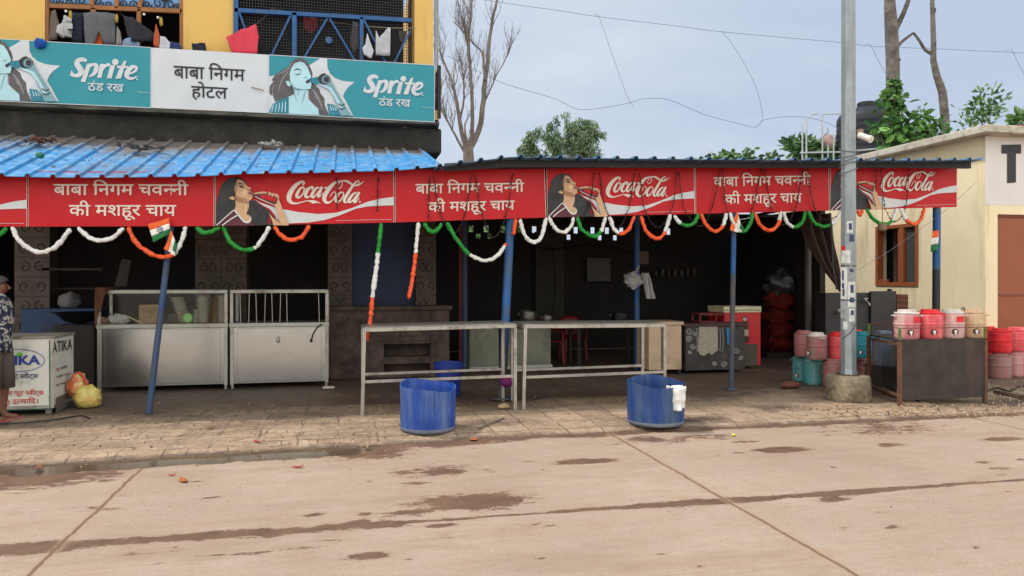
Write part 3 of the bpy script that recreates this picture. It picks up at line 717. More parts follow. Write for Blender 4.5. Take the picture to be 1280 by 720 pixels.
    a.poly([Q(x, y) for x, y in ((660, 228), (720, 228), (676, 402), (615, 402))]); a.disc(*Q(722, 186), 42 / 11.25)
    a.poly([Q(x, y) for x, y in ((828, 172), (862, 172), (790, 405), (722, 405), (775, 270))]); a.poly([Q(x, y) for x, y in ((745, 232), (885, 240), (870, 268), (740, 264))])
    st([(880, 345, 24), (940, 325, 30), (985, 285, 36), (975, 250, 38), (925, 255, 52), (875, 310, 60), (862, 360, 58), (890, 400, 44), (945, 402, 26), (992, 378, 10)])
    a.disc(*Q(992, 415), 1.0); a.text('ठंड रख', *[Q(378, 0)[0], Q(825, 0)[0]], Q(0, 462)[1], Q(0, 560)[1], off=.012, yh1=Q(0, 484)[1], yb1=Q(0, 580)[1])
    a.stroke([Q(990, 580) + (.4,), Q(1150, 600) + (.4,)]); a.build('lettering', [SWHITE], o)
    return o
lemon_board('teal drink board with a drinking woman, at the open corner of the balcony', SPR)
lemon_board('teal drink board whose woman is cut off, left of the white hotel board', [(-46, 46), (188.5, 59.3), (188.5, 134.8), (-46, 124)])
HB = [(189, 59.4), (335.7, 68.4), (335.7, 141.4), (189, 134.8)]
o = board('signboard', 'plain white hotel name board between two teal drink boards', HB, VS_ + .002, SWHITE)
a = Art(lambda x, y, d: PV(x, y, VS_ + .002 + bulge(x, y) - d), .004)
a.text('बाबा िनगम', 217, 306.5, 82.3, 97, off=.012, yh1=87.3, yb1=101); a.text('होटल', 239, 284.5, 107.4, 121, off=.012, yh1=110, yb1=123.3); a.build('lettering', [BTXT], o)
tw = MB(); tw.bar(PV(314, 109, 11.9), PV(330, 113, 11.9), .012); tag(build('twig', tw, simple('dry_twig', 120, 96, 70)), 'short dry twig stuck on the white hotel board', 'twig')

# ------------------------------------------------------------------ red tea stall boards
REDP = mat('red_print', srgb(192, 20, 30), .45, spec=.3, var=.04, vs=1.5, dirt=srgb(150, 34, 38), da=.08, ds=4); CREAM = simple('cream_print', 224, 212, 202, .5, var=.05)
SKIN = simple('skin_print', 205, 165, 128, .5, var=.08, vs=14); HAIRB = simple('black_hair_print', 34, 32, 38, .45, var=.3, vs=20); MAROON = simple('maroon_print', 88, 20, 34, .5, var=.2, vs=20)
BOTT = simple('cola_bottle_print', 92, 20, 22, .4, var=.3, vs=30); LIPR = simple('lip_print', 140, 66, 62, .5); SKIND = simple('shaded_skin_print', 160, 116, 88, .5)
VB = 9.95
def red_board(label, corners): 
    o = board('signboard', label, corners, VB, REDP, 'red signboards along the tea stall eave')
    c = corners; e = Art(lambda x, y, d: PV(x, y, VB + bulge(x, y) - d), .003)
    e.stroke([(c[1][0] - .5, c[1][1], .55), (c[2][0] - .5, c[2][1], .55)]); e.stroke([(c[0][0] + .3, c[0][1], .4), (c[3][0] + .3, c[3][1], .4)])
    e.build('edge_trim', [CREAM], o); return o
def tea_text(o, c):
    a = Art(lambda x, y, d: PV(x, y, VB + bulge(x, y) - d), .004)
    def T(s, t): return bil(c, s, t)
    def line(txt, s0, s1, t0, t1):
        (x0, h0), (x1, h1) = T(s0, t0), T(s1, t0); b0, b1 = T(s0, t1)[1], T(s1, t1)[1]
        a.text(txt, x0, x1, h0, b0, off=.012, yh1=h1, yb1=b1)
    line('बाबा िनगम चव~ननी', .137, .86, .235, .425); line('की मशहूर चाय', .22, .795, .615, .805)
    a.build('lettering', [CREAM], o)
C2 = [(269, 215), (492.5, 212), (493, 278), (269, 282.5)]
def cola_art(o, corners, t0=0.0):
    def fn(x, y, d):
        s = (x - 269) / 223.7; yt = 215 - 3 * s; yb = 282.5 - 4.5 * s; px, py = bil(corners, s, (y - yt) / (yb - yt)); return PV(px, py, VB + bulge(px, py) - d)
    def K(x, y): return (260 + x / 4, 160 + y / 4)
    a = Art(fn, .003)
    a.poly([K(*p) for p in [(232, 356), (260, 372), (300, 385), (340, 400), (370, 405), (450, 420), (550, 430), (640, 424), (720, 400), (800, 368), (860, 354), (928, 344), (928, 386), (870, 388), (800, 392), (740, 403), (660, 436), (580, 461), (500, 473), (405, 477), (390, 487), (345, 486), (338, 440), (310, 405), (270, 385)]])
    a.stroke([K(640, 463) + (.35,), K(915, 457) + (.35,)])
    a.build('ribbon', [SWHITE], o)
    def Z(x, y): return (266 + x / 10.59, 215 + y / 10.59)
    def ZS(L): return [Z(*p) for p in L]
    m = [HAIRB, SKIN, MAROON, SWHITE, BOTT, REDP, LIPR, SKIND, DKP, simple('hair_shine_print', 58, 54, 60, .45, var=.3, vs=20), simple('light_skin_print', 222, 188, 154, .5)]; a = Art(fn, .006)
    a.poly(ZS([(330, 72), (285, 73), (230, 85), (180, 105), (140, 140), (105, 190), (85, 270), (58, 340), (44, 430), (36, 712), (640, 708), (735, 702), (728, 640), (742, 560), (720, 510), (690, 478), (620, 430), (560, 370), (480, 384), (440, 200), (435, 140), (400, 95)]), 0)
    for q in ([(300, 85, 4), (200, 150, 8), (130, 300, 5), (90, 480, 3)], [(250, 100, 3), (170, 220, 7), (150, 420, 4), (110, 600, 2)], [(270, 160, 3), (210, 300, 7), (220, 460, 3)], [(500, 400, 4), (560, 520, 10), (600, 660, 4)], [(560, 400, 3), (640, 500, 8), (690, 640, 3)], [(520, 450, 3), (540, 560, 7), (570, 690, 3)]):
        a.stroke([Z(x, y) + (w_ / 10.59,) for x, y, w_ in q], 9)
    a.poly(ZS([(36, 712), (120, 630), (270, 500), (330, 560), (400, 640), (460, 680), (515, 640), (560, 708)]), 2)
    a.poly(ZS([(300, 370), (480, 375), (478, 470), (445, 555), (500, 585), (497, 640), (450, 668), (390, 630), (335, 555), (290, 490), (305, 440)]), 1)
    a.poly(ZS([(305, 372), (480, 378), (478, 420), (400, 410), (320, 398)]), 7)
    a.poly(ZS([(330, 95), (385, 108), (425, 150), (452, 185), (508, 213), (490, 245), (520, 268), (545, 285), (525, 318), (520, 350), (485, 380), (400, 388), (330, 375), (290, 340), (303, 290), (285, 240), (290, 190), (312, 130)]), 1)
    a.poly(ZS([(300, 300), (340, 330), (410, 345), (470, 372), (400, 386), (330, 374), (292, 340)]), 7); a.poly(ZS([(300, 150), (330, 130), (320, 220), (310, 300), (292, 330), (302, 290), (286, 240)]), 7)
    a.poly(ZS([(400, 235), (450, 240), (455, 290), (420, 310), (385, 280)]), 10); a.poly(ZS([(350, 115), (390, 120), (420, 155), (380, 145)]), 10); a.poly(ZS([(420, 450), (450, 440), (440, 540), (420, 600)]), 10)
    a.poly(ZS([(213, 340), (262, 320), (297, 352), (280, 370), (240, 362)]), 1)
    a.stroke([Z(282, 500) + (2.0,), Z(335, 560) + (2.2,), Z(385, 625) + (2.2,), Z(430, 662) + (2.2,), Z(475, 662) + (2.2,), Z(500, 630) + (2.,), Z(497, 600) + (1.4,)], 3)
    a.stroke([Z(50, 705) + (1.3,), Z(150, 615) + (1.3,), Z(272, 508) + (1.3,)], 3); a.stroke([Z(125, 708) + (1.5,), Z(220, 635) + (1.5,), Z(325, 572) + (1.5,)], 3)
    a.stroke([Z(345, 185) + (1.0,), Z(375, 192) + (2.6,), Z(412, 205) + (1.2,)], 8); a.stroke([Z(335, 160) + (.7,), Z(370, 152) + (1.5,), Z(412, 172) + (.6,)], 8)
    a.stroke([Z(455, 225) + (1.,), Z(478, 240) + (1.8,), Z(495, 240) + (.8,)], 7); a.stroke([Z(462, 285) + (1.,), Z(490, 270) + (1.8,), Z(520, 270) + (1.,)], 6); a.stroke([Z(490, 292) + (1.,), Z(515, 292) + (1.6,), Z(530, 286) + (.7,)], 6)
    a.poly(ZS([(650, 440), (740, 510), (800, 590), (885, 660), (895, 708), (740, 706), (770, 650), (740, 560), (700, 490)]), 0)
    a.poly(ZS([(735, 540), (800, 610), (880, 665), (890, 706), (800, 706), (780, 630)]), 1)
    a.poly(ZS([(845, 300), (868, 345), (905, 440), (1000, 690), (1003, 706), (893, 706), (880, 640), (850, 520), (815, 445), (840, 400)]), 1)
    a.poly(ZS([(528, 285), (640, 262), (705, 285), (830, 315), (862, 355), (845, 410), (815, 432), (720, 395), (640, 360), (545, 335)]), 4)
    a.poly(ZS([(640, 300), (720, 305), (838, 350), (820, 392), (720, 365), (635, 345)]), 5)
    a.stroke([Z(545, 290) + (1.2,), Z(600, 278) + (2.2,), Z(690, 272) + (2.4,), Z(715, 282) + (1.2,)], 1)
    for q in ([(735, 268), (755, 285), (745, 308)], [(770, 285), (790, 300), (785, 325)], [(800, 290), (832, 305), (835, 330)], [(838, 300), (862, 320), (865, 350)]): a.stroke([Z(*p) + (2.4,) for p in q], 1)
    a.stroke([Z(560, 325) + (.6,), Z(640, 365) + (.9,), Z(820, 440) + (.7,)], 3)
    a.build('portrait', m, o)
    def S(x, y): return (352 + x / 10.667, 218 + y / 10.667)
    a = Art(fn, .005)
    def st(L): a.stroke([S(x, y) + (w_ / 10.667,) for x, y, w_ in L])
    st([(280, 140, 20), (302, 112, 26), (275, 95, 28), (215, 125, 44), (155, 185, 58), (108, 265, 66), (98, 330, 60), (128, 374, 42), (190, 388, 22), (260, 372, 14), (345, 350, 12)])
    a.poly([S(x, y) for x, y in ((330, 350), (375, 342), (430, 345), (470, 358), (530, 390), (470, 378), (440, 386), (415, 392), (385, 372))])
    st([(290, 165, 16), (245, 195, 30), (208, 260, 42), (205, 300, 36), (235, 308, 24), (275, 270, 20), (300, 220, 18), (298, 180, 18), (285, 165, 14)]); st([(296, 188, 10), (320, 196, 9), (345, 180, 6)])
    st([(402, 205, 18), (418, 180, 26), (395, 168, 26), (350, 205, 38), (320, 265, 44), (328, 302, 34), (362, 300, 20), (420, 258, 8)])
    st([(505, 180, 16), (465, 182, 26), (420, 240, 38), (402, 285, 38), (420, 306, 28), (455, 278, 18), (510, 205, 14)]); st([(540, 165, 32), (515, 220, 36), (488, 282, 34), (500, 300, 20), (552, 245, 7)])
    st([(570, 182, 12), (590, 178, 26), (612, 168, 8)])
    st([(800, 86, 8), (755, 94, 20), (695, 122, 38), (630, 195, 54), (582, 270, 58), (568, 330, 54), (592, 372, 40), (640, 372, 22), (690, 325, 12), (722, 262, 11), (705, 230, 11), (665, 262, 10), (640, 305, 8)])
    st([(800, 90, 10), (810, 130, 11), (780, 180, 11), (750, 185, 10), (745, 150, 9), (790, 95, 12), (850, 86, 24), (905, 110, 30), (950, 140, 24), (1000, 148, 20), (1050, 128, 16), (1098, 88, 5)])
    st([(800, 235, 14), (755, 265, 32), (724, 325, 42), (738, 368, 32), (780, 350, 20), (822, 290, 16), (822, 245, 14), (798, 235, 12)])
    st([(985, 152, 8), (1022, 122, 10), (1036, 92, 11), (1008, 88, 14), (955, 145, 30), (895, 235, 36), (845, 315, 40), (838, 365, 34), (865, 372, 18), (910, 325, 6)])
    st([(1000, 240, 15), (955, 262, 28), (905, 325, 38), (892, 360, 34), (920, 368, 24), (965, 325, 16), (1012, 255, 13)]); st([(1036, 235, 30), (1005, 295, 34), (968, 350, 34), (980, 374, 22), (1040, 310, 6)])
    a.disc(*S(1043, 366), 11 / 10.667); a.build('lettering', [CREAM], o)
T1 = [(35, 214), (268, 215), (268, 282.6), (35, 283.2)]
o = red_board('red board lettered in Hindi above the steel display counters', T1); tea_text(o, T1)
o = red_board('red drink board with a drinking woman, above the barred steel counter', C2); cola_art(o, C2)
C3 = [(493.6, 212), (681, 211), (683, 271.8), (494, 278)]
o = red_board('red board lettered in Hindi above the first empty steel table', C3); tea_text(o, [(493.6, 216), (681, 215), (683, 271.8), (494, 278)])
C4 = [(683, 211), (868, 208.5), (869, 267.2), (684, 271.6)]
o = red_board('red drink board with a drinking woman, above the second empty table', C4); cola_art(o, C4)
C5 = [(869, 208.5), (1036.5, 205.5), (1037, 263, ), (869.6, 267.2)]
o = red_board('red board lettered in Hindi above the slim pole with one flag', C5); tea_text(o, C5)
C6 = [(1037.5, 205.5), (1196.5, 203), (1196.5, 258.5), (1038, 263)]
o = red_board('red drink board half hidden by the street light pole, last in the row', C6); cola_art(o, C6)
C0 = [(-190, 214), (34, 214), (34, 283.2), (-190, 284)]
o = red_board('red drink board cut off by the left edge of the photo', C0); cola_art(o, C0)

# ------------------------------------------------------------------ corrugated roofs
def roof_mat(name, base, dusty):
    m = bpy.data.materials.new(name); m.use_nodes = True; n = m.node_tree; N = n.nodes; L = n.links; b = N['Principled BSDF']
    tc = N.new('ShaderNodeTexCoord'); P = tc.outputs['Object']; at = N.new('ShaderNodeAttribute'); at.attribute_name = 'dust'
    mp = N.new('ShaderNodeMapping'); mp.inputs['Scale'].default_value = (3.2, .7, 1); L.new(P, mp.inputs[0])
    t = N.new('ShaderNodeTexNoise'); t.inputs['Scale'].default_value = 1.6; t.inputs['Detail'].default_value = 8; t.inputs['Roughness'].default_value = .68; L.new(mp.outputs[0], t.inputs['Vector'])
    ad = N.new('ShaderNodeMath'); ad.operation = 'ADD'; L.new(t.outputs[0], ad.inputs[0]); L.new(at.outputs['Fac'], ad.inputs[1])
    r = N.new('ShaderNodeMapRange'); r.inputs['From Min'].default_value = .62; r.inputs['From Max'].default_value = 1.0; r.inputs['To Max'].default_value = .95; L.new(ad.outputs[0], r.inputs[0])
    t2 = N.new('ShaderNodeTexNoise'); t2.inputs['Scale'].default_value = 7; t2.inputs['Detail'].default_value = 5; L.new(P, t2.inputs['Vector'])
    r2 = N.new('ShaderNodeMapRange'); r2.inputs['From Min'].default_value = .45; r2.inputs['From Max'].default_value = .7; r2.inputs['To Max'].default_value = .55; L.new(t2.outputs[0], r2.inputs[0])
    m1 = N.new('ShaderNodeMixRGB'); L.new(r2.outputs[0], m1.inputs[0]); m1.inputs[1].default_value = base; m1.inputs[2].default_value = srgb(150, 184, 206)
    mx = N.new('ShaderNodeMixRGB'); L.new(r.outputs[0], mx.inputs[0]); L.new(m1.outputs[0], mx.inputs[1]); mx.inputs[2].default_value = dusty
    L.new(mx.outputs[0], b.inputs['Base Color']); r3 = N.new('ShaderNodeMapRange'); r3.inputs['To Min'].default_value = .5; r3.inputs['To Max'].default_value = .9; L.new(r.outputs[0], r3.inputs[0]); L.new(r3.outputs[0], b.inputs['Roughness'])
    return m
def rib(u, pitch=.262):
    x = (u / pitch) % 1.0
    return .034 * max(0, min(1, (.13 - abs(x - .5)) / .06))
def sheet(name, eave, ve, vb, zb, pitch, m, parent, dust):
    E = [PV(x, y, ve) for x, y in eave]; ux = [p.x for p in E]; uz = [p.z for p in E]
    us = []; u = ux[0]
    while u < ux[-1]:
        k = math.floor(u / pitch); us += [q for q in (k * pitch + f * pitch for f in (0, .37, .43, .5, .57, .63, 1)) if ux[0] <= q <= ux[-1]]; u = (k + 1) * pitch
    us = sorted(set(round(q, 4) for q in us)); nv = 12; vs, fs, ds = [], [], []
    for j in range(nv + 1):
        t = j / nv
        for u in us:
            e = float(np.interp(u, ux, uz)); zk = zb(u) if callable(zb) else zb
            vs.append((u, ve + (vb - ve) * t + .02 * mnoise.noise(Vector((u, 0, 0))) * (1 - t), e + (zk - e) * t + rib(u, pitch) + .006 * mnoise.noise(Vector((u * 1.5, t * 4, 0))))); ds.append(dust(u, t))
    K = len(us)
    for j in range(nv):
        for i in range(K - 1): fs.append((j * K + i, j * K + i + 1, (j + 1) * K + i + 1, (j + 1) * K + i))
    b = MB(); b.add(vs, fs); o = build(name, b, m, parent, solid=.008)
    at = o.data.attributes.new('dust', 'FLOAT', 'POINT'); at.data.foreach_set('value', ds); return o
aw = thing('metal_awning', 'sloping blue corrugated awning below the balcony, littered with leaves', 'awning', (-3.5, 10.9, 2.7))
sheet('roof_sheet', [(-260, 218), (-120, 218.5), (0, 220), (60, 221.5), (150, 222), (235, 220.5), (300, 217.5), (400, 215.5), (490, 213.5), (553, 207)], 9.70, 12.16, 3.67, .262, roof_mat('blue_roof_paint', srgb(48, 134, 196), srgb(104, 92, 80)), aw,
      lambda u, t: (.0 if t < .45 else (t - .45) * 1.15) + .20 * max(0, mnoise.noise(Vector((u * 1.2, t * 3, 9)))) + (.22 * math.exp(-((u + 2.6) / .8) ** 2)))
fb = MB(); DARKST = simple('dark_steel_paint', 34, 33, 38, .6)
L_ = [PV(x, y, 9.99) for x, y in ((-200, 217), (35, 218), (268, 218), (492, 215), (560, 211))]
for p, q in zip(L_[:-1], L_[1:]): fb.bar(p + Vector((0, .06, 0)), q + Vector((0, .06, 0)), .05, .05)
for u in (-5.5, -3.6, -1.7, .2): fb.bar((u, 10.0, float(np.interp(u, [p.x for p in L_], [p.z for p in L_]))), (u, 12.1, 3.58), .04, .05)
build('rafter', fb, DARKST, aw)
sr = thing('corrugated_shed_roof', 'flat blue edged corrugated roof over the open tea shed', 'roof', (5.5, 12.5, 2.9))
EV = [(546, 209), (560, 206), (600, 201), (636, 196.5), (700, 197), (800, 198.5), (1000, 200.2), (1130, 200.5), (1232, 199.5)]
sheet('roof_sheet', EV, 9.50, 17.3, lambda u: 3.02 + .02 * u, .262, roof_mat('blue_shed_roof_paint', srgb(40, 96, 140), srgb(96, 92, 88)), sr, lambda u, t: .2)
fb = MB()
for (x0, y0), (x1, y1) in zip([(556, 209.5), (636, 204.5), (800, 205), (1000, 205.5), (1130, 205.5)], [(636, 204.5), (800, 205), (1000, 205.5), (1130, 205.5), (1212, 206.5)]):
    fb.bar(PV(x0, y0, 9.72), PV(x1, y1, 9.72), .06, .10)
build('fascia_beam', fb, DARKST, sr)
fb = MB()
for v in (11.5, 13.2, 15.2): fb.bar((1.6, v, 2.96), (9.4, v, 3.02), .06, .06)
for u in (3.2, 5.0, 6.8, 8.6): fb.bar((u, 10.2, 3.06), (u, 17, 2.95), .05, .05)
build('purlin', fb, DARKST, sr)
# debris lying on the awning
LEAFB = simple('dry_leaf_brown', 120, 72, 44, .8, var=.3, vs=20)
def roofpt(px, py):
    best = None
    for k in range(120):
        t = k / 119; v = 9.7 + 2.46 * t; p = PV(px, py, v); e = float(np.interp(p.x, [-7, -3.5, .9], [2.82, 2.86, 3.04])); z = e + (3.67 - e) * t
        d = abs(p.z - z)
        if best is None or d < best[0]: best = (d, Vector((p.x, v, z + .04)))
    return best[1]
for k, (px, py, n_, mm, lab) in enumerate(((48, 182, 9, LEAFB, 'heap of dry brown leaves on the awning, far left'), (178, 190, 7, simple('grey_rag', 96, 92, 92, .9), 'grey rag lying on the blue awning near a dusty patch'), (335, 186, 6, simple('white_scrap', 200, 198, 190, .8), 'white plastic scraps at the top of the blue awning'))):
    b = MB(); random.seed(40 + k); c = roofpt(px, py)
    for i in range(n_ * 3):
        q = c + Vector((random.gauss(0, .13), random.gauss(0, .07), random.uniform(0, .05))); d = Vector((random.uniform(-1, 1), random.uniform(-1, 1), random.uniform(-.3, .3))).normalized() * .07; e = d.cross(Vector((0, 0, 1))).normalized() * .03
        b.add([q - d, q + e + Vector((0, 0, .02)), q + d, q - e], [(0, 1, 2), (0, 2, 3)])
    tag(build('roof_debris', b, mm, solid=.002), lab, 'debris')
b = MB(); c = roofpt(50, 198); b.blob(c, (.05, .04, .04), seed=3); tag(build('crumpled_wrapper', b, simple('green_wrapper', 20, 110, 80, .5), smooth=60), 'small crumpled green wrapper on the blue awning', 'wrapper')
b = MB(); random.seed(77)
for i in range(330):
    q = roofpt(random.uniform(0, 540), random.uniform(172, 212)) + Vector((0, 0, -.02)); d = Vector((random.uniform(-1, 1), random.uniform(-1, 1), 0)).normalized() * random.uniform(.008, .035); e = Vector((-d.y, d.x, 0)) * .5
    b.add([q - d, q + e, q + d, q - e], [(0, 1, 2, 3)])
tag(build('leaf_litter', b, LEAFB, loc=(0, 0, 3), solid=.003), 'scattered bits of dry litter over the blue awning', 'litter', kind='stuff')

# ------------------------------------------------------------------ tea shed: back wall with vent holes, added side partition
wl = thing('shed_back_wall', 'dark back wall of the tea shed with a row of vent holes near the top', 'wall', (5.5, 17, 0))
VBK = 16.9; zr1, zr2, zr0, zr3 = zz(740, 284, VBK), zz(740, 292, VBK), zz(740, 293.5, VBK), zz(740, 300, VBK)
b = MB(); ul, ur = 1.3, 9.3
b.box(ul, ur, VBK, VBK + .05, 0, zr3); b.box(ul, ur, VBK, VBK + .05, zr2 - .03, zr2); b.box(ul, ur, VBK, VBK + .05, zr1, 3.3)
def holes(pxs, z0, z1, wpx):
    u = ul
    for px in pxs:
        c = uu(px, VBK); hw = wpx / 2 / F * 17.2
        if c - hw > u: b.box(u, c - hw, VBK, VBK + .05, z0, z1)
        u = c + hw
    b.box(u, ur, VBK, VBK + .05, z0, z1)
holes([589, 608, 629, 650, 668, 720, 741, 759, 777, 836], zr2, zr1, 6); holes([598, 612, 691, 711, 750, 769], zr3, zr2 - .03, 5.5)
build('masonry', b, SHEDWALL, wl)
b = MB(); b.box(uu(672, 16.6), uu(708, 16.6), 16.78, 16.9, 0, 2.7); build('pale_panel', b, mat('grimy_panel', srgb(70, 66, 58), .9, var=.2), wl)
b = MB(); b.box(uu(800, 16.8), uu(812, 16.8), 16.86, 16.9, zz(800, 330, 16.8), zz(800, 314, 16.8)); tag(build('paper_notice', b, simple('faded_paper', 150, 120, 110, .9)), 'small faded notice pasted on the shed back wall', 'notice')
pt = MB(); pt.box(9.3, 9.42, 13.5, 17, 0, 3.05); tag(build('added_partition', pt, BLACKISH), 'added dark partition that keeps the right end of the tea shed dark', 'wall')  # made-up wall, put in to keep this end of the shed dark

# ------------------------------------------------------------------ public toilet block on the right
UT, VT = 10.72, 10.94
CRM = mat('cream_wall_paint', srgb(240, 224, 188), .85, var=.06, vs=1.2, dirt=srgb(172, 148, 98), da=.2, ds=1.8, bump=.12, bs=40, streak=True)
tb = thing('toilet_block', 'cream flat roofed block with a brown window, a brown door and a big black letter', 'building', (14, 14, 0))
wy0, wy1 = PU(1148, 300, UT).y, PU(1095, 300, UT).y; wza, wzb = PU(1120, 357.5, UT).z, PU(1120, 281, UT).z
b = MB()
b.box(UT, UT + .25, VT, wy0, 0, 4.07); b.box(UT, UT + .25, wy1, 17.4, 0, 4.07); b.box(UT, UT + .25, wy0, wy1, 0, wza); b.box(UT, UT + .25, wy0, wy1, wzb, 4.07)
dx = PV(1247, 300, VT).x; dzt = PV(1260, 268, VT).z
b.box(UT + .25, dx, VT, VT + .25, 0, 4.07); b.box(dx, 26, VT, VT + .25, dzt, 4.07); b.box(dx + 1.1, 26, VT, VT + .25, 0, dzt)
b.box(UT + .25, 26, 17.15, 17.4, 0, 4.07)
build('wall', b, CRM, tb, bevel=.01)
b = MB(); zb_ = PV(1245, 256, VT).z
b.box(UT - .004, dx + 13, VT - .004, VT, zb_, 4.06); build('white_band', b, simple('white_wall_paint', 222, 216, 214, .8, var=.05, vs=1.5, dirt=srgb(180, 168, 150), da=.08), tb)
b = MB(); b.box(UT - .27, 27, VT - .30, 17.8, 4.07, 4.2); build('roof_slab', b, mat('weathered_roof_slab', srgb(196, 188, 172), .9, var=.15, vs=3, dirt=srgb(104, 98, 86), da=.3, ds=5, bump=.4, bs=18, rand=False), tb, bevel=.015)
b = MB(); b.box(dx + .03, dx + 1.07, VT + .06, VT + .10, .15, dzt - .03); d_ = build('door', b, mat('brown_door_paint', srgb(150, 82, 50), .55, var=.08), tb)
b = MB(); b.box(dx + .03, dx + 1.07, VT + .05, VT + .06, 1.32, 1.35); b.box(dx, dx + .04, VT + .03, VT + .12, 0, dzt); b.box(dx, dx + 1.1, VT + .03, VT + .12, dzt - .04, dzt - .001); build('door_frame', b, simple('dark_brown_paint', 120, 62, 40, .6), d_)
a = Art(lambda x, y, d: PV(x, y, VT - .004 - d), .003)
a.poly([(1252, 181), (1276.5, 180.5), (1276.5, 192), (1270, 192), (1270, 228), (1259, 229), (1259, 192), (1252, 192)]); a.build('lettering', [BTXT], tb)
RB = mat('red_brown_window_paint', srgb(150, 82, 46), .55, var=.15, vs=6)
b = MB(); f = .07
b.box(UT - .02, UT + .12, wy0, wy0 + f, wza, wzb); b.box(UT - .02, UT + .12, wy1 - f, wy1, wza, wzb); b.box(UT - .022, UT + .118, wy0 + f, wy1 - f, wza, wza + f); b.box(UT - .022, UT + .118, wy0 + f, wy1 - f, wzb - f, wzb)
ym = PU(1128, 300, UT).y; b.box(UT - .024, UT + .1, ym - .05, ym + .05, wza + f, wzb - f)
wn_ = build('window', b, RB, tb, bevel=.005)
b = MB(); b.box(UT + .04, UT + .05, wy0 + f, ym - .05, wza + f, wzb - f); build('pane', b, simple('smoky_glass', 78, 80, 78, .12, var=.1), wn_)
b = MB(); b.box(UT + .0, UT + .05, wy1 - f - .26, wy1 - f - .005, wza + f + .01, wza + f + .06); b.box(UT + .0, UT + .05, ym + .055, ym + .13, wza + f, wzb - f)
build('sash', b, RB, wn_, bevel=.004)
b = MB(); b.box(UT + .35, UT + .4, wy0 - .3, wy1 + .3, wza - .3, wzb + .3); build('dark_backing', b, simple('painted_room_dark', 30, 26, 24, .9), tb)  # dark panel in place of the unlit room, its darkness is painted

# black tiled tap wall and brick stub
tp = thing('tap_wall', 'black water tap wall between the light pole and the barrel stand', 'tap wall', (9, 11.9, 0))
x0, x1 = PV(1032, 400, 11.8).x, PV(1117, 400, 11.8).x; zt = PV(1090, 366, 11.8).z
b = MB(); b.box(x0, x1, 11.8, 12.1, 0, zt); b.hexa([(x1 - .5, 11.75), (x1 + .02, 11.75), (x1 + .02, 11.8), (x1 - .5, 11.8)], 0, zt + .03)
build('slab', b, mat('black_stone', srgb(46, 44, 46), .5, var=.25, vs=3, dirt=srgb(84, 78, 74), da=.15), tp, bevel=.01)
for px, py in ((1046, 391), (1079, 377)):
    c = PV(px, py, 11.8); b = MB(); b.tube([c, c + Vector((0, -.10, .0)), c + Vector((.02, -.14, -.03)), c + Vector((.02, -.14, -.07))], [.017, .017, .015, .013], 8); b.tube([c + Vector((0, -.07, 0)), c + Vector((0, -.07, .05))], .01, 6); b.bar(c + Vector((-.04, -.07, .055)), c + Vector((.04, -.07, .055)), .02, .012)
    build('tap', b, mat('chrome_tap', srgb(190, 188, 184), .3, .9, var=.1), tp, smooth=40)
b = MB(); c = PV(1112, 366, 11.9); b.tube([c, c + Vector((0, 0, .07))], .04, 8); build('valve', b, BLACKP, tp)
b = MB(); u0, u1 = PV(1117.5, 380, 11.95).x, PV(1133, 380, 11.95).x; z1 = PV(1125, 368, 11.95).z
b.box(u0 + .02, u1, 11.9, 12.2, 0, z1); o = build('brick_pier', b, mat('red_brick', srgb(118, 66, 54), .9, var=.3, vs=8, dirt=srgb(92, 72, 62), da=.4, bump=.5, bs=20), bevel=.01); tag(o, 'stub of red brick pier right beside the black tap wall', 'pier')
b = MB()
for k in range(14): b.box(u0 + .02, u1, 11.896, 11.8995, .1 + k * .09, .11 + k * .09)
build('brick_joint', b, TLINE, o)

# dark brown tarp gathered at the right end of the shed
b = MB()
def tarp(s, t):
    xl = 999 + 52 * t ** 1.35; xr = 1040 + 13 * t; p = PV(xl + (xr - xl) * s, 272 - 6 * s * (1 - t) + 93 * t, 11.3)
    return p + Vector((0, .09 * math.sin(s * 20 + 3 * t) * (.9 - .5 * t) + .04 * mnoise.noise(Vector((s * 4, t * 4, 0))), 0))
b.grid(tarp, 50, 24); tag(build('tarpaulin', b, mat('brown_tarp', srgb(66, 50, 46), .7, var=.25, vs=6, bump=.2, bs=14), smooth=60, solid=.012), 'dark brown tarpaulin gathered like a curtain beside the light pole', 'tarpaulin')

# ------------------------------------------------------------------ awning poles
POLEG = mat('worn_grey_pole_paint', srgb(88, 84, 82), .6, .2, var=.2, vs=8, dirt=srgb(52, 74, 110), da=.35, ds=5)
POLEK = mat('dark_pole_paint', srgb(40, 40, 46), .6, var=.2)
def pole(label, bot, vb, top, vt, wpx, mats, split, foot=True):
    p = PV(bot[0], bot[1], vb); q = PV(top[0], top[1], vt); p.z = max(p.z, -.02); r = wpx / 2 / F * p.y * 1.02
    o = thing('awning_pole', label, 'pole', (p.x, p.y, p.z), 'blue poles holding up the awning')
    b = MB(); n = 14; pts = [p.lerp(q, k / n) for k in range(n + 1)]; b.tube(pts, r, 10, m=[(1 if k / n < split else 0) for k in range(n + 1)])
    build('shaft', b, mats, o, smooth=40)
    if foot: b = MB(); b.lathe([(r * 2.6, 0), (r * 2.4, .015), (r * 1.3, .03)], (p.x, p.y, p.z), 12); build('base_plate', b, POLEG, o)
    return o
POLEF = mat('faded_dark_blue_paint', srgb(36, 72, 116), .65, var=.25, vs=4, dirt=srgb(66, 66, 70), da=.45, ds=2.2)
pole('thin leaning blue pole in front of the steel display counter', (186, 517), 9.83, (214, 282), 10.02, 7, [POLEF, POLEG], .0, False)
b = MB()
pole('thick blue pole behind the first empty steel table', (627, 498), 9.95, (638.5, 268), 10.05, 11, [BLUEP, POLEG], .28)
pole('slim pole with one orange, white and green flag at its top', (914, 487), 10.14, (917.5, 262), 10.02, 7, [BLUEP, POLEG], .62)
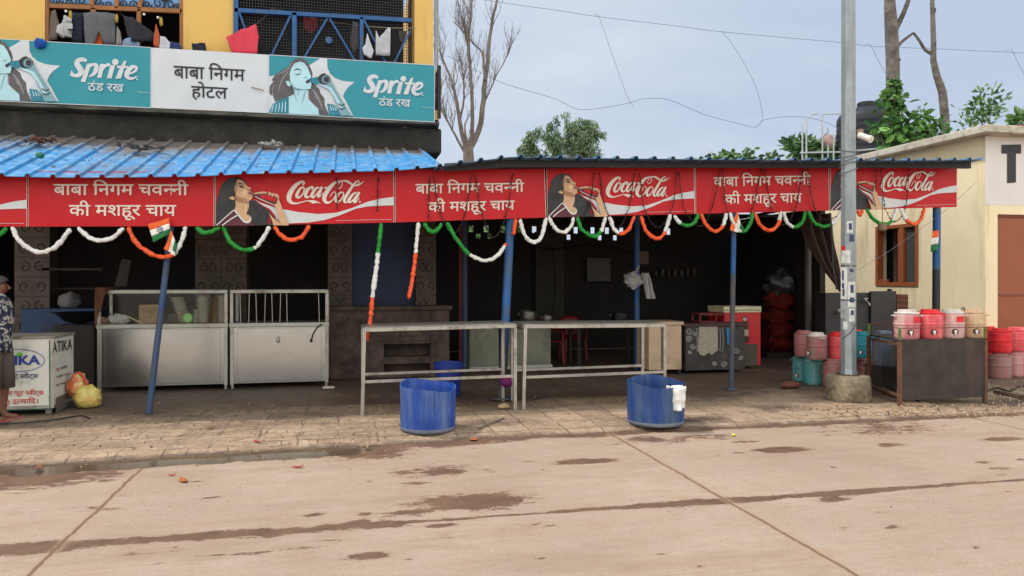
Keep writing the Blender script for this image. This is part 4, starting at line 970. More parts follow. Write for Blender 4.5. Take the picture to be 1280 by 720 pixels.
pole('thick pole behind the row of water jugs, blue above and black below', (1169.5, 480), 10.1, (1171, 256), 10.02, 10.5, [BLUEP, POLEK], .60)

# ------------------------------------------------------------------ tricolour garlands
GW = mat('white_foil_garland', srgb(226, 226, 224), .55, var=.12, vs=30, bump=.5, bs=60); GO = mat('orange_foil_garland', srgb(236, 88, 40), .55, var=.15, vs=30, bump=.5, bs=60); GG = mat('green_foil_garland', srgb(22, 138, 44), .55, var=.2, vs=30, bump=.5, bs=60)
GI = {'w': 0, 'o': 1, 'g': 2}
def garland(label, pts, segs, v=9.90, r=.030):
    P = cat([tuple(PV(x, y, v)) for x, y in pts], .018); n = len(P); rs, ms = [], []; sd_ = pts[0][0]
    for i, p in enumerate(P):
        f = i / (n - 1); ms.append(GI[next(c for e, c in segs if f <= e + 1e-6)])
        rs.append(r * (.86 + .28 * mnoise.noise(Vector((i * .45, sd_, 0))) + .16 * mnoise.noise(Vector((i * .13, sd_, 3)))))
    rs[0] *= .5; rs[-1] *= .5
    Q = [Vector(p) + Vector((0, .008 * mnoise.noise(Vector((i * .3, 0, sd_))), .010 * mnoise.noise(Vector((i * .3, 9, sd_))))) for i, p in enumerate(P)]
    b = MB(); b.tube(Q, rs, 9, m=ms)
    for i, q in enumerate(b.v):
        p = Vector(q); n_ = mnoise.noise_vector(p * 26) * .010 + mnoise.noise_vector(p * 70) * .006; b.v[i] = tuple(p + n_)
    o = build('garland', b, [GW, GO, GG], smooth=50)
    tag(o, label, 'garland', 'tricolour garlands hanging along the awning')
for a_ in [
    ('short green garland end at the far left edge under the red boards', [(-12, 286), (-4, 293), (3, 291), (8, 284)], [(1, 'g')]),
    ('deep white garland loop, nearest the left edge of the awning', [(15, 284), (26, 303), (48, 315), (70, 308), (88, 286)], [(1, 'w')]),
    ('shallow white garland loop just left of the half orange loop', [(97, 284), (112, 297), (127, 301), (142, 296), (155, 285)], [(1, 'w')]),
    ('orange garland loop turning white, beside the two flags on the leaning pole', [(160, 284), (170, 303), (190, 318), (208, 321), (219, 315), (228, 299), (232, 283)], [(.64, 'o'), (1, 'w')]),
    ('small green garland loop below the left edge of the woman board', [(245, 285), (255, 290.5), (267, 289), (275, 284)], [(1, 'g')]),
    ('garland loop half green, half white, below the woman drinking above the barred counter', [(279, 284), (288, 302), (303, 312), (318, 310), (329, 297), (337, 283)], [(.6, 'g'), (1, 'w')]),
    ('all orange garland loop below the swirl of the board above the barred counter', [(343, 283), (352, 295), (365, 300), (378, 295), (387, 282)], [(1, 'o')]),
    ('long straight garland strand, green, white and orange, reaching the first table', [(476.5, 279), (473, 312), (471, 330), (466, 368), (463, 400), (459, 420), (460, 426)], [(.24, 'g'), (.62, 'w'), (1, 'o')]),
    ('shorter straight garland strand, white above and orange below', [(523, 278), (520, 312), (516, 345), (511, 373)], [(.38, 'w'), (1, 'o')]),
    ('small green garland loop right of the white and orange straight strand', [(530, 279), (537, 288.5), (546, 288), (552, 279)], [(1, 'g')]),
    ('long drooping garland, green then white, ending at the thick blue pole', [(559, 278), (570, 298), (586, 317), (605, 325.5), (620, 321), (631, 307), (632.5, 304)], [(.46, 'g'), (.95, 'w'), (1, 'o')]),
    ('short orange garland end just right of the thick blue pole', [(645, 274), (643, 286), (642, 294)], [(1, 'o')]),
    ('narrow deep white garland loop right of the thick blue pole', [(650, 274), (655, 292), (665, 302.5), (676, 297), (683, 272)], [(1, 'w')]),
    ('white garland loop below the woman drinking on the middle drink board', [(686, 271), (692, 283), (703, 290.5), (713, 284), (717, 272)], [(1, 'w')]),
    ('green garland loop with a white right end, below the cola bottle of the middle board', [(721, 271), (727, 286), (741, 295.5), (751, 289), (757, 271)], [(.68, 'g'), (1, 'w')]),
    ('garland loop white then orange, below the middle drink board lettering', [(762, 271), (767, 285), (776, 292), (786, 286), (793, 270)], [(.4, 'w'), (1, 'o')]),
    ('orange garland loop with white right end, deepest below the middle drink board', [(801, 270), (808, 289), (820, 298), (830, 292), (838, 268)], [(.68, 'o'), (1, 'w')]),
    ('shallow green garland loop, white at its left end, at the join of two boards', [(843, 269), (848, 277), (858, 282), (868, 278), (873, 267)], [(.25, 'w'), (1, 'g')]),
    ('orange garland loop with a white right end, just left of the single flag', [(876, 267), (882, 280), (893, 289), (903, 283), (908, 266)], [(.72, 'o'), (1, 'w')]),
    ('garland loop, white then green, partly behind the single flag', [(912, 266), (918, 280), (929, 289), (937, 281), (941, 265)], [(.45, 'w'), (1, 'g')]),
    ('orange garland loop just right of the single flag', [(943, 266), (951, 282), (963, 288), (973, 280), (976, 264)], [(.8, 'o'), (1, 'w')]),
    ('garland loop white then green, below the end of the last Hindi board', [(979, 265), (985, 279), (994, 284), (1003, 277), (1007, 264)], [(.42, 'w'), (1, 'g')]),
    ('garland loop green then white, just left of the light pole', [(1010, 264), (1019, 279), (1032, 283), (1043, 277), (1053, 262)], [(.62, 'g'), (1, 'w')]),
    ('short orange garland end just right of the light pole', [(1072, 263), (1075, 269), (1079, 262)], [(1, 'o')]),
    ('green garland loop turning white, right of the light pole', [(1083, 261), (1092, 274), (1104, 280), (1114, 277), (1121, 261)], [(.7, 'g'), (1, 'w')]),
    ('orange garland loop with white left end, last before the right hand pole', [(1126, 260), (1132, 274), (1142, 280), (1151, 274), (1156, 259)], [(.25, 'w'), (1, 'o')])]:
    garland(*a_)
# dried flower strings hung in swags over the red boards
DRY = mat('dried_flower', srgb(46, 36, 30), .9, var=.4, vs=20)
def dry(label, pts, v=9.905):
    P = cat([tuple(PV(x, y, v)) for x, y in pts], .012); b = MB(); b.tube(P, .004, 4); random.seed(int(pts[0][0]))
    for i in range(1, len(P) - 1, 3):
        c = Vector(P[i]) + Vector((random.gauss(0, .006), random.gauss(0, .004), 0)); r = random.uniform(.010, .019); R_ = Euler((random.random() * 3, random.random() * 3, 0)).to_matrix()
        vs = [c + R_ @ Vector(q) * r for q in ((1, 0, 0), (-1, 0, 0), (0, 1, 0), (0, -1, 0), (0, 0, .8), (0, 0, -.8))]
        b.add(vs, [(0, 2, 4), (2, 1, 4), (1, 3, 4), (3, 0, 4), (2, 0, 5), (1, 2, 5), (3, 1, 5), (0, 3, 5)])
    tag(build('dried_garland', b, DRY), label, 'dried garland', 'strings of dried flowers over the red boards')
dry('short dried flower string hanging over the lettering above the barred counter', [(421, 222), (422, 240), (421, 263)])
dry('short dried flower string at the right of the board above the barred counter', [(472, 222), (472, 243), (471, 264)])
dry('straight dried flower string across the first words above the empty table', [(537, 220), (536, 245), (536, 277)])
for lab, x in (('dried flower swag crossing the words above the first empty table', [(542, 219), (549, 262), (565, 292), (580, 272), (590, 218)]), ('dried flower swag just left of the thick blue pole', [(594, 218), (603, 270), (617, 297), (632, 272), (641, 217)]),
               ('narrow dried flower swag over the bottle of the middle drink board', [(749, 216), (756, 256), (770, 287), (786, 260), (793, 216)]), ('dried flower swag over the lettering of the middle drink board', [(799, 216), (806, 262), (823, 284), (840, 260), (846, 215)]),
               ('dried flower swag over the right end of the middle drink board', [(848, 215), (856, 262), (875, 283), (889, 262), (901, 211)]), ('dried flower swag behind the single flag', [(903, 211), (908, 260), (924, 280), (940, 262), (952, 210)]),
               ('dried flower swag right of the single flag', [(955, 210), (965, 262), (980, 281), (994, 260), (1004, 208)]), ('dried flower swag just left of the light pole', [(1008, 208), (1019, 262), (1038, 274), (1060, 252), (1067, 206)]),
               ('dried flower swag over the lettering of the last board', [(1101, 206), (1106, 258), (1119, 277), (1132, 258), (1137, 205)])): dry(lab, x)
dry('dried flower string hanging down left of the bottle on the middle drink board', [(743, 216), (738, 250), (729, 272), (720, 282)])
dry('short dried flower string right of the light pole', [(1096, 206), (1095, 225), (1095, 240)])

# ------------------------------------------------------------------ small flags
FO, FW, FG = simple('flag_orange', 240, 104, 40, .7), simple('flag_white', 232, 230, 226, .7), simple('flag_green', 20, 110, 60, .7); NAVY = simple('flag_navy', 40, 50, 120, .7)
def flag(label, quad, v, wheel=True, vert=False):
    (tl, tr, br, bl) = quad; d = MB(); n = 12
    for k, m in enumerate((0, 1, 2)):
        def fn(s, t, k=k):
            t2 = (k + t) / 3; x, y = bil((tl, tr, br, bl), s, t2); return PV(x, y, v) + Vector((0, .025 * math.sin(s * 5 + t2 * 2), 0))
        d.grid(fn, n, 4, m)
    o = build('paper_flag', d, [FO, FW, FG], smooth=60, solid=.003); tag(o, label, 'flag', 'small tricolour flags on the poles')
    if wheel:
        cx, cy = bil(quad, .5, .5); rr = abs(bl[1] - tl[1]) / 3 * .42; w_ = MB(); c = PV(cx, cy, v - .03); rw = rr / F * c.y * .98
        w_.tube([c + Vector((math.cos(k * .3927) * rw, 0, math.sin(k * .3927) * rw)) for k in range(17)], .004, 4)
        for k in range(8): w_.tube([c, c + Vector((math.cos(k * .785) * rw, 0, math.sin(k * .785) * rw))], .002, 3)
        build('wheel', w_, NAVY, o)
flag('flat open tricolour flag, upper one on the leaning pole', [(184.5, 280), (212, 272.5), (212.5, 293), (191, 303)], 9.88)
flag('folded tricolour flag, lower one on the leaning pole', [(204.5, 311), (214.5, 288), (221, 306), (220.5, 320)], 9.87, False)
flag('tricolour flag drooping from the top of the slim pole', [(912.5, 288), (920.5, 264), (926, 279), (931, 292)], 9.87, False)
flag('small crumpled tricolour flag tied to the right hand pole', [(1166.5, 289), (1172, 288), (1173, 312), (1164.5, 315)], 9.93, False)

# ------------------------------------------------------------------ stainless display counters
def counter(label, px0, px1, n_div, bars):
    V = 11.8; u0, u1 = uu(px0, V), uu(px1, V); D = .62; zg, zm0, zm1, zt = .07, .905, .965, 1.455
    o = thing('display_counter', label, 'counter', ((u0 + u1) / 2, V + D / 2, 0), 'stainless display counters')
    b = MB(); b.box(u0 + .03, u1 - .03, V + .012, V + D, zg, zm0); build('cabinet_body', b, STEEL, o, bevel=.006)
    b = MB(); b.box(u0 + .10, u1 - .10, V, V + .0115, zg + .03, zm0 - .02); p = build('front_panel', b, STEEL, o, bevel=.004)
    b = MB()
    for x in (u0, u1 - .05): b.box(x, x + .05, V - .004, V + .05, zg - .02, zm0); b.box(x, x + .05, V + D - .05, V + D + .004, zg - .02, zm0)
    b.box(u0 - .01, u1 + .01, V - .014, V + D + .01, zm0, zm1)
    build('lower_frame', b, ALU, o, bevel=.004)
    b = MB()
    for x in (u0, u1 - .045):
        b.box(x, x + .045, V - .006, V + .045, zm1, zt - .05); b.box(x, x + .045, V + D - .045, V + D, zm1, zt - .05)
    b.box(u0, u1, V - .008, V + .045, zt - .05, zt); b.box(u0, u1, V + D - .045, V + D, zt - .05, zt); b.box(u0, u0 + .045, V + .045, V + D - .045, zt - .05, zt); b.box(u1 - .045, u1, V + .045, V + D - .045, zt - .05, zt)
    build('glass_frame', b, ALU, o, bevel=.004)
    b = MB()
    for k in range(1, n_div): x = u0 + (u1 - u0) * k / n_div; b.box(x - .009, x + .009, V, V + .02, zm1, zt - .05)
    if n_div > 1: build('mullion', b, ALU, o)
    b = MB(); b.box(u0 + .04, u1 - .04, V + .008, V + .013, zm1, zt - .05); 
    if not bars: build('glass', b, GLASS, o)
    for f_ in bars:
        b = MB(); x = u0 + (u1 - u0) * f_; b.tube([(x, V + .01, zm1), (x + .012 * math.sin(f_ * 40), V + .01, zt - .05)], .0065, 6); build('bar', b, ALU, o)
    for x in (u0 + .03, u1 - .03):
        for y in (V + .03, V + D - .03): b = MB(); b.lathe([(.022, 0), (.022, .06)], (x, y, 0), 8); build('foot', b, ALU, o)
    return o
counter('stainless steel counter with a glass case full of baskets and crockery', 121.5, 284.5, 1, [])
counter('stainless steel counter whose empty case has thin upright bars', 287.5, 410.5, 1, [.105, .185, .265, .345, .425, .5, .575, .905])
b = MB(); p = [PV(x, y, 11.74) for x, y in ((402, 405), (396, 410), (391, 418), (389, 426))]; b.tube(p, .011, 6); c = p[-1]; b.blob(c, .022, n=6, amp=.4)
tag(build('black_cable', b, BLACKP, smooth=60), 'short black cable drooping down the barred steel counter', 'cable')
b = MB(); c = PV(347.5, 425, 11.77)
b.blob(c, (.028, .012, .045), n=6, amp=.3); tag(build('door_latch', b, ALU, smooth=60), 'small bent latch on the barred steel counter front', 'latch')
# what the glass case holds
CL1 = simple('crumpled_white_cloth', 205, 200, 192, .85, var=.1, bump=.4, bs=20); CL2 = simple('pinkish_cloth', 176, 128, 106, .85, var=.15, bump=.4, bs=20); CL3 = simple('pale_crockery', 208, 202, 186, .5, var=.15, vs=14)
zF = .967
def inside(px, py, v=12.05): return PV(px, py, v)
for k, (px, py, rx, rz_, mm, lab) in enumerate(((131, 400, .09, .05, CL2, 'pinkish bundle at the left end of the glass case'), (145, 398, .10, .075, CL1, 'pale bundle on top of the cloths in the glass case'), (153, 402, .12, .07, CL1, 'white plastic bundle next to the divider of the glass case'))):
    b = MB(); c = inside(px, py); b.blob((c.x, c.y - .02 * k, zF + rz_ * .8), (rx, .09, rz_), seed=k * 3.3, amp=.5, fr=2.4, flat=.8); tag(build('cloth_bundle', b, mm, smooth=60), lab, 'bundle', 'bundles in the glass case')
bk = MB(); c = inside(189, 395); w2 = .145
for j in range(9):
    for i in range(10):
        bk.box(c.x - w2 + i * .029 + .002, c.x - w2 + i * .029 + .027, c.y - .10 - (.006 if (i + j) % 2 else 0), c.y - .08, zF + j * .028 + .002, zF + j * .028 + .026)
bk.box(c.x - w2, c.x + w2, c.y - .09, c.y + .12, zF, zF + .27); tag(build('wicker_basket', bk, mat('wicker', srgb(186, 156, 116), .8, var=.25, vs=12), bevel=.004), 'woven straw basket standing in the glass case', 'basket')
b = MB(); b.bar(inside(163, 397, 11.95), inside(181, 406, 11.93), .018, .018); tag(build('wooden_stick', b, simple('pale_stick', 200, 180, 130, .7)), 'pale wooden stick leaning inside the glass case', 'stick')
def stack(label, px, n_, tilt=0.0, r=.085, dz=.021, mm=CL3):
    c = inside(px, 400, 12.08); b = MB(); random.seed(px)
    for k in range(n_):
        x = c.x + tilt * k * dz + random.gauss(0, .004); z = zF + .001 + k * dz
        b.lathe([(r * .55, 0), (r * .9, dz * .5), (r, dz * .8), (r, dz * .98)], (x, c.y, z), 16)
    tag(build('plate_stack', b, mm, smooth=40), label, 'plate stack', 'stacks of crockery in the glass case')
stack('leaning stack of pale bowls behind the green bowl', 231, 18, -.3, .095); stack('tall stack of pale plates, left one at the right end of the case', 253.5, 19, 0, .09); stack('brownish stack of plates between two pale stacks', 267, 18, .05, .07, mm=simple('brown_crockery', 150, 118, 84, .5, var=.3, vs=20)); stack('tall stack of pale plates against the right end of the glass case', 277.5, 19, 0, .06)
stack('short stack of grey bowls behind the straw basket', 199, 9, .1, .08, mm=simple('grey_crockery', 130, 128, 116, .5, var=.25, vs=16)); stack('heap of pale bowls just right of the green bowl', 243, 9, .3, .07)
stack('low heap of grey bowls left of the green bowl', 216, 6, .2, .10, mm=simple('grey_crockery', 130, 128, 116, .5, var=.25, vs=16))
b = MB(); c = PV(235, 397.5, 11.95); nrm = Vector((-.25, -1, .15)).normalized(); gx = nrm.cross(Vector((0, 0, 1))).normalized(); gz = gx.cross(nrm)
o_ = MB(); o_.lathe([(.02, -.05), (.05, -.035), (.07, .0), (.076, .012), (.066, .010), (.05, -.01), (.01, -.02)], (0, 0, 0), 20); M_ = Matrix((gx, gz, nrm)).transposed()
b.add([c + M_ @ Vector(q) for q in o_.v], o_.f); bo_ = tag(build('green_bowl', b, simple('bright_green_plastic', 96, 190, 56, .4), smooth=50), 'bright green bowl tipped on its side in the glass case', 'bowl')
o_ = MB(); o_.lathe([(.0, .0), (.062, .004), (.066, .012)], (0, 0, 0), 20, cap0=False, cap1=False); b = MB(); b.add([c + M_ @ Vector(q) for q in o_.v], o_.f); build('inside', b, simple('pale_green_plastic', 160, 214, 130, .5), bo_)
b = MB(); b.grid(lambda s, t: PV(139 - 19 * s - 6 * t * (1 - s) , 361 + (3 + 48 * s) * t, 11.74 - .0 * t) + Vector((0, -.03 + .03 * math.sin(s * 9 + t * 4) + (.4 * (1 - t) if s < .2 else 0), .02)), 16, 16)
tag(build('brown_cloth', b, simple('rust_brown_cloth', 104, 66, 46, .9, var=.2, bump=.4, bs=16), smooth=60, solid=.01), 'rust brown cloth hung over the left corner of the glass counter', 'cloth')

# ------------------------------------------------------------------ empty steel tables
TBL = mat('brushed_table_steel', srgb(176, 172, 165), .38, .8, var=.1, vs=6, dirt=srgb(120, 106, 92), da=.3, ds=5)
def table(label, u0, u1, h0, h1):
    o = thing('steel_table', label, 'table', ((u0 + u1) / 2, 9.5, 0), 'empty steel tables on the pavement'); y0, y1 = 9.12, 9.86; s = .042
    b = MB(); P = [Vector((u0, y0, h0)), Vector((u1, y0, h1)), Vector((u1, y1, h1)), Vector((u0, y1, h0))]
    for p, q in zip(P, P[1:] + P[:1]): b.bar(p - Vector((0, 0, s / 2)), q - Vector((0, 0, s / 2)), s, s)
    build('top_frame', b, TBL, o, bevel=.003)
    b = MB(); b.add([p + Vector((0, 0, .004)) for p in P] + [p + Vector((0, 0, .010)) for p in P], [(3, 2, 1, 0), (4, 5, 6, 7), (0, 1, 5, 4), (1, 2, 6, 5), (2, 3, 7, 6), (3, 0, 4, 7)]); build('top_sheet', b, TBL, o)
    for p, dx, dy in zip(P, (-.025, .0, .0, -.0), (0, 0, 0, 0)):
        b = MB(); b.bar((p.x + dx, p.y, -.005), (p.x, p.y, p.z - s), s, s, up=(0, 1, 0)); build('leg', b, TBL, o, bevel=.003)
    b = MB(); b.bar((u0 + .0, y0, .40), (u1, y0, .42), .035, .035); build('lower_rail', b, TBL, o, bevel=.003)
    b = MB(); b.bar((u0, y1, .40), (u1, y1, .42), .035, .035); build('lower_rail', b, TBL, o, bevel=.003)
    return o
table('empty steel table behind the left cut drum, with a purple cloth tied to it', .24, 2.06, 1.03, 1.055)
table('empty steel table reaching behind the cut drum with a white cloth', 2.19, 4.03, 1.045, 1.035)
b = MB(); c = PV(633, 477, 9.80); b.blob(c, (.07, .06, .07), seed=2, amp=.5, fr=3); b.blob(c + Vector((-.06, -.01, .04)), (.04, .03, .03), seed=5, amp=.5, fr=3)
tag(build('purple_cloth', b, simple('purple_cloth', 120, 30, 100, .8, var=.2), smooth=60), 'purple cloth knotted round the low rail of the first table', 'cloth')

# ------------------------------------------------------------------ cut plastic drums
DRUM = mat('blue_drum_plastic', srgb(22, 66, 150), .5, var=.22, vs=4, dirt=srgb(98, 120, 156), da=.36, ds=6, streak=True, bump=.1, bs=12)
DRUM2 = mat('deep_blue_drum_plastic', srgb(16, 58, 122), .5, var=.25, vs=4, dirt=srgb(72, 92, 116), da=.42, ds=6, streak=True, bump=.1, bs=12)
GRIME = mat('dried_grime', srgb(108, 114, 132), .85, var=.3, vs=10)
def drum(label, c, r, h, mm, tilt, ph, seed):
    o = thing('cut_drum', label, 'drum', (c[0], c[1], 0), 'blue plastic drums cut in half'); b = MB()
    def rimz(t): return h + tilt * math.cos(t - ph) + .012 * math.sin(3 * t + seed) + .006 * mnoise.noise(Vector((math.cos(t) * 5, math.sin(t) * 5, seed)))
    prof = [(.0, .0), (r * .93, .0), (r * .985, .018), (r, .04), (r * .99, .07)] + [(r * (1 + .006 * math.sin(k)), .07 + (h - .07) * k / 8) for k in range(1, 9)] + [(r - .008, h)] + [(r - .012, .07 + (h - .07) * k / 8) for k in range(7, -1, -1)] + [(r * .9, .03), (0, .028)]
    def fn(i, t, rr, z):
        k = max(0, (z - .07) / (h - .07)); return rr * (1 + .012 * math.sin(2 * t + seed) * k), z + (rimz(t) - h) * k
    b.lathe(prof, (c[0], c[1], -.002), 48, cap0=False, cap1=False, fn=fn); build('shell', b, mm, o, smooth=45)
    b = MB(); b.lathe([(r * .94, .0), (r * .992, .012), (r * 1.004, .03), (r * 1.001, .045)], (c[0], c[1], -.001), 48, cap0=False, cap1=False); build('base_band', b, GRIME, o, smooth=60)
    b = MB(); b.tube([(c[0] + (r + .002) * math.cos(-1.45), c[1] + (r + .002) * math.sin(-1.45), .05 + (h - .06) * k / 8) for k in range(9)], .004, 4); build('mould_seam', b, mm, o)
    return o
drum('cut blue drum in front of the first steel table', (.885, 8.16), .295, .475, DRUM, .035, 2.2, 1.0)
drum('cut blue drum with a white cloth on its rim', (3.42, 7.98), .315, .465, DRUM2, .03, 1.7, 4.0)
WHC = simple('white_cotton', 226, 224, 220, .85, var=.06, bump=.3, bs=18)
b = MB(); cx = PG(849, 512, .3)
def wc(s, t):
    p = PD(833 + 24 * s, 482 + 26 * t + 4 * math.sin(s * 3), 8.28); return p + Vector((0, .04 * math.sin(s * 9) * t + .03 * mnoise.noise(Vector((s * 3, t * 3, 0))) - .05 * math.sin(s * 3.1), .02 * mnoise.noise(Vector((s * 4, 1, t * 4)))))
b.grid(wc, 18, 18); b.blob(PD(846, 486, 8.30), (.085, .06, .03), seed=1, amp=.4)
tag(build('white_cloth', b, WHC, smooth=60, solid=.012), 'white cloth hung over the rim of the right cut drum', 'cloth')
b = MB(); c = PG(563, 497); h = .46; r = .19
b.lathe([(0, 0), (r * .8, 0), (r * .84, .02), (r * .96, h * .82), (r * 1.06, h * .83), (r * 1.08, h), (r * 1.0, h), (r * .95, h * .84), (r * .8, .04), (0, .03)], (c.x, c.y + r, 0), 28, cap0=False, cap1=False)
o = build('plastic_bin', b, simple('navy_bin_plastic', 30, 54, 150, .5, var=.15), smooth=40); tag(o, 'small blue plastic bin behind the left cut drum', 'bin')
b = MB(); b.lathe([(r * 1.0, h * .78), (r * 1.05, h * .80), (r * 1.0, h * .82)], (c.x, c.y + r, 0), 28, cap0=False, cap1=False); build('rim_band', b, simple('bin_band', 24, 40, 110, .5), o)

# ------------------------------------------------------------------ white stall box with painted lettering
bx0, bx1, by0, by1, bz = -5.1, -3.38, 10.05, 10.74, .93
st_ = thing('stall_box', 'white painted stall box lettered in blue and red, beside the standing person', 'stall box', (-4.2, 10.4, 0))
PB = mat('scuffed_white_paint', srgb(214, 212, 204), .6, var=.08, vs=4, dirt=srgb(128, 116, 100), da=.14, ds=5)
b = MB(); b.box(bx0, bx1, by0, by1, .07, bz - .03); build('body', b, PB, st_, bevel=.008)
b = MB(); b.box(bx0 - .01, bx1 + .012, by0 - .012, by1 + .012, bz - .03, bz); build('lid', b, mat('dirty_lid', srgb(150, 142, 132), .7, var=.2, dirt=srgb(92, 84, 76), da=.4), st_, bevel=.006)
for x in (bx0 + .1, bx1 - .07):
    for y in (by0 + .06, by1 - .06): b = MB(); b.box(x - .03, x + .03, y - .03, y + .03, 0, .07); build('foot', b, simple('grey_foot', 120, 116, 110, .7), st_)
b = MB(); b.box(bx0, bx1 + .004, by0 - .006, by1 + .004, .07, .11); b.box(bx1 - .05, bx1 + .006, by0 - .006, by0 - .001, .11, bz - .03); build('edge_angle', b, ALU, st_)
GRN = simple('dark_green_paint', 30, 84, 66, .6); BLU = simple('royal_blue_paint', 34, 56, 150, .6); RDP = simple('brick_red_paint', 186, 52, 44, .6); NVY = simple('navy_paint', 36, 44, 90, .6); LEA = simple('leaf_green_paint', 96, 180, 40, .6); BKP = simple('soft_black_paint', 44, 44, 50, .7)
a = Art(lambda x, y, d: PV(x, y, by0 - d), .003)
def Zb(x, y): return (x * 110 / 720, 410 + y * 110 / 720)
a.stroke([Zb(405, 100) + (1.3,), Zb(408, 400) + (1.3,), Zb(408, 668) + (1.3,)], 0); a.stroke([Zb(-420, 690) + (.9,), Zb(100, 672) + (.9,), Zb(412, 664) + (.9,)], 0)
a.stroke([(Zb(140 + 225 * math.cos(t), 265 + 92 * math.sin(t)) + (.75,)) for t in [k * 2 * math.pi / 24 for k in range(25)]], 1)
x0, y0 = Zb(-62, 305); x1, _ = Zb(330, 0)
a.text('ATIKA', x0, x1, Zb(0, 228)[1], Zb(0, 305)[1], 1, off=.03, yh1=Zb(0, 222)[1], yb1=Zb(0, 295)[1])
a.poly([Zb(130, 225), Zb(150, 198), Zb(178, 200), Zb(190, 235), Zb(165, 218), Zb(150, 240)], 2)
a.text('एण्ड फूट ~सवीट्स', Zb(-60, 0)[0], Zb(312, 0)[0], Zb(0, 380)[1], Zb(0, 415)[1], 3, yh1=Zb(0, 378)[1], yb1=Zb(0, 410)[1])
a.text('मावा नमकीन अचार एव फूट ~सवीट्स', Zb(-420, 0)[0], Zb(358, 0)[0], Zb(0, 525)[1], Zb(0, 560)[1], 4, yh1=Zb(0, 513)[1], yb1=Zb(0, 545)[1])
a.text('(पेड़ा बफीर्) इ~तयािद।', Zb(-240, 0)[0], Zb(312, 0)[0], Zb(0, 594)[1], Zb(0, 628)[1], 4, yh1=Zb(0, 580)[1], yb1=Zb(0, 615)[1])
a.build('lettering', [GRN, BLU, LEA, NVY, RDP], st_)
a = Art(lambda x, y, d: PU(x, y, bx1 + d), .003)
a.text('ATIKA', *[Zb(430, 0)[0], Zb(592, 0)[0]], Zb(0, 110)[1], Zb(0, 205)[1], 0, off=.01, yh1=Zb(0, 86)[1], yb1=Zb(0, 170)[1])
for (t_, xa, xb, ya, yb, ya1, yb1, mm) in (('फूट', 462, 490, 330, 350, 324, 344, 1), ('अचार', 500, 552, 320, 340, 304, 324, 2), ('नमकीन', 462, 520, 395, 412, 380, 396, 2), ('मावा', 528, 578, 378, 396, 364, 380, 1), ('फूट नमकीन', 462, 545, 460, 476, 440, 454, 2)):
    a.text(t_, Zb(xa, 0)[0], Zb(xb, 0)[0], Zb(0, ya)[1], Zb(0, yb)[1], mm, yh1=Zb(0, ya1)[1], yb1=Zb(0, yb1)[1])
a.build('side_lettering', [BKP, RDP, NVY], st_)
b = MB(); b.add([PU(Zb(455, 0)[0], Zb(0, 572)[1], bx1 + .003), PU(Zb(596, 0)[0], Zb(0, 512)[1], bx1 + .003), PU(Zb(596, 0)[0], Zb(0, 620)[1], bx1 + .003), PU(Zb(455, 0)[0], Zb(0, 694)[1], bx1 + .003)], [(0, 1, 2, 3)]); build('scuffed_patch', b, mat('bare_grey_metal', srgb(104, 98, 90), .7, .2, var=.25), st_)

# plastic bag
bag = thing('plastic_bag', 'tied yellow and red plastic bag on the ground beside the white stall box', 'bag', tuple(PG(101, 513)))
c0 = PG(101, 512); YB = mat('yellow_bag_plastic', srgb(206, 188, 104), .35, var=.25, vs=14, dirt=srgb(200, 60, 40), da=.22, ds=9, bump=.5, bs=22)
b = MB(); b.blob((c0.x + .04, c0.y + .12, .13), (.16, .13, .145), seed=4, amp=.35, fr=2.6, flat=.85); build('lower_lump', b, YB, bag, smooth=70)
b = MB(); b.blob((c0.x - .08, c0.y + .14, .27), (.11, .10, .16), seed=8, amp=.5, fr=2.8); build('upper_lump', b, mat('red_bag_plastic', srgb(196, 80, 50), .35, var=.3, vs=10, dirt=srgb(206, 190, 120), da=.45, ds=8, bump=.5, bs=22), bag, smooth=70)
b = MB(); b.tube([(c0.x - .12, c0.y + .12, .38), (c0.x - .06, c0.y + .10, .45), (c0.x + .0, c0.y + .10, .40), (c0.x + .05, c0.y + .10, .30)], .012, 6); build('handle', b, simple('red_handle_plastic', 200, 60, 40, .4), bag)

# ------------------------------------------------------------------ the person at the left edge
def skin_mesh(name, V, Ed, Rd, mm, parent, root=0, sub=2):
    me = bpy.data.meshes.new(name); org = root_origin(parent); me.from_pydata([tuple(Vector(v) - org) for v in V], Ed, []); me.materials.append(mm)
    o = bpy.data.objects.new(name, me); COL.objects.link(o); o.parent = parent
    s = o.modifiers.new('skin', 'SKIN'); s.use_smooth_shade = True
    for i, r in enumerate(Rd): 
        sv = me.skin_vertices[0].data[i]; sv.radius = r if isinstance(r, tuple) else (r, r); sv.use_root = (i == root)
    b = o.modifiers.new('sub', 'SUBSURF'); b.levels = sub; b.render_levels = sub
    return o
px_, py_ = -3.855, 9.72
per = thing('person', 'person in a dark floral shirt and brown shorts standing by the white stall box', 'person', (px_, py_, 0))
SKN = simple('brown_skin', 112, 72, 54, .6, var=.08, vs=12)
def PP(x, y, z): return Vector((px_ + x, py_ + y, z))      # faces +x
V = [PP(0, 0, .90), PP(0, 0, 1.05), PP(.01, 0, 1.24), PP(0, 0, 1.36), PP(.01, 0, 1.44), PP(.035, 0, 1.51), PP(.04, 0, 1.585), PP(.108, 0, 1.525), PP(.118, 0, 1.515)]
Ed = [(0, 1), (1, 2), (2, 3), (3, 4), (4, 5), (5, 6)]; Rd = [(.14, .10), (.13, .10), (.15, .11), (.11, .09), .055, (.078, .088), (.07, .08), .02, .012]
V[7:] = []; Rd = Rd[:7]
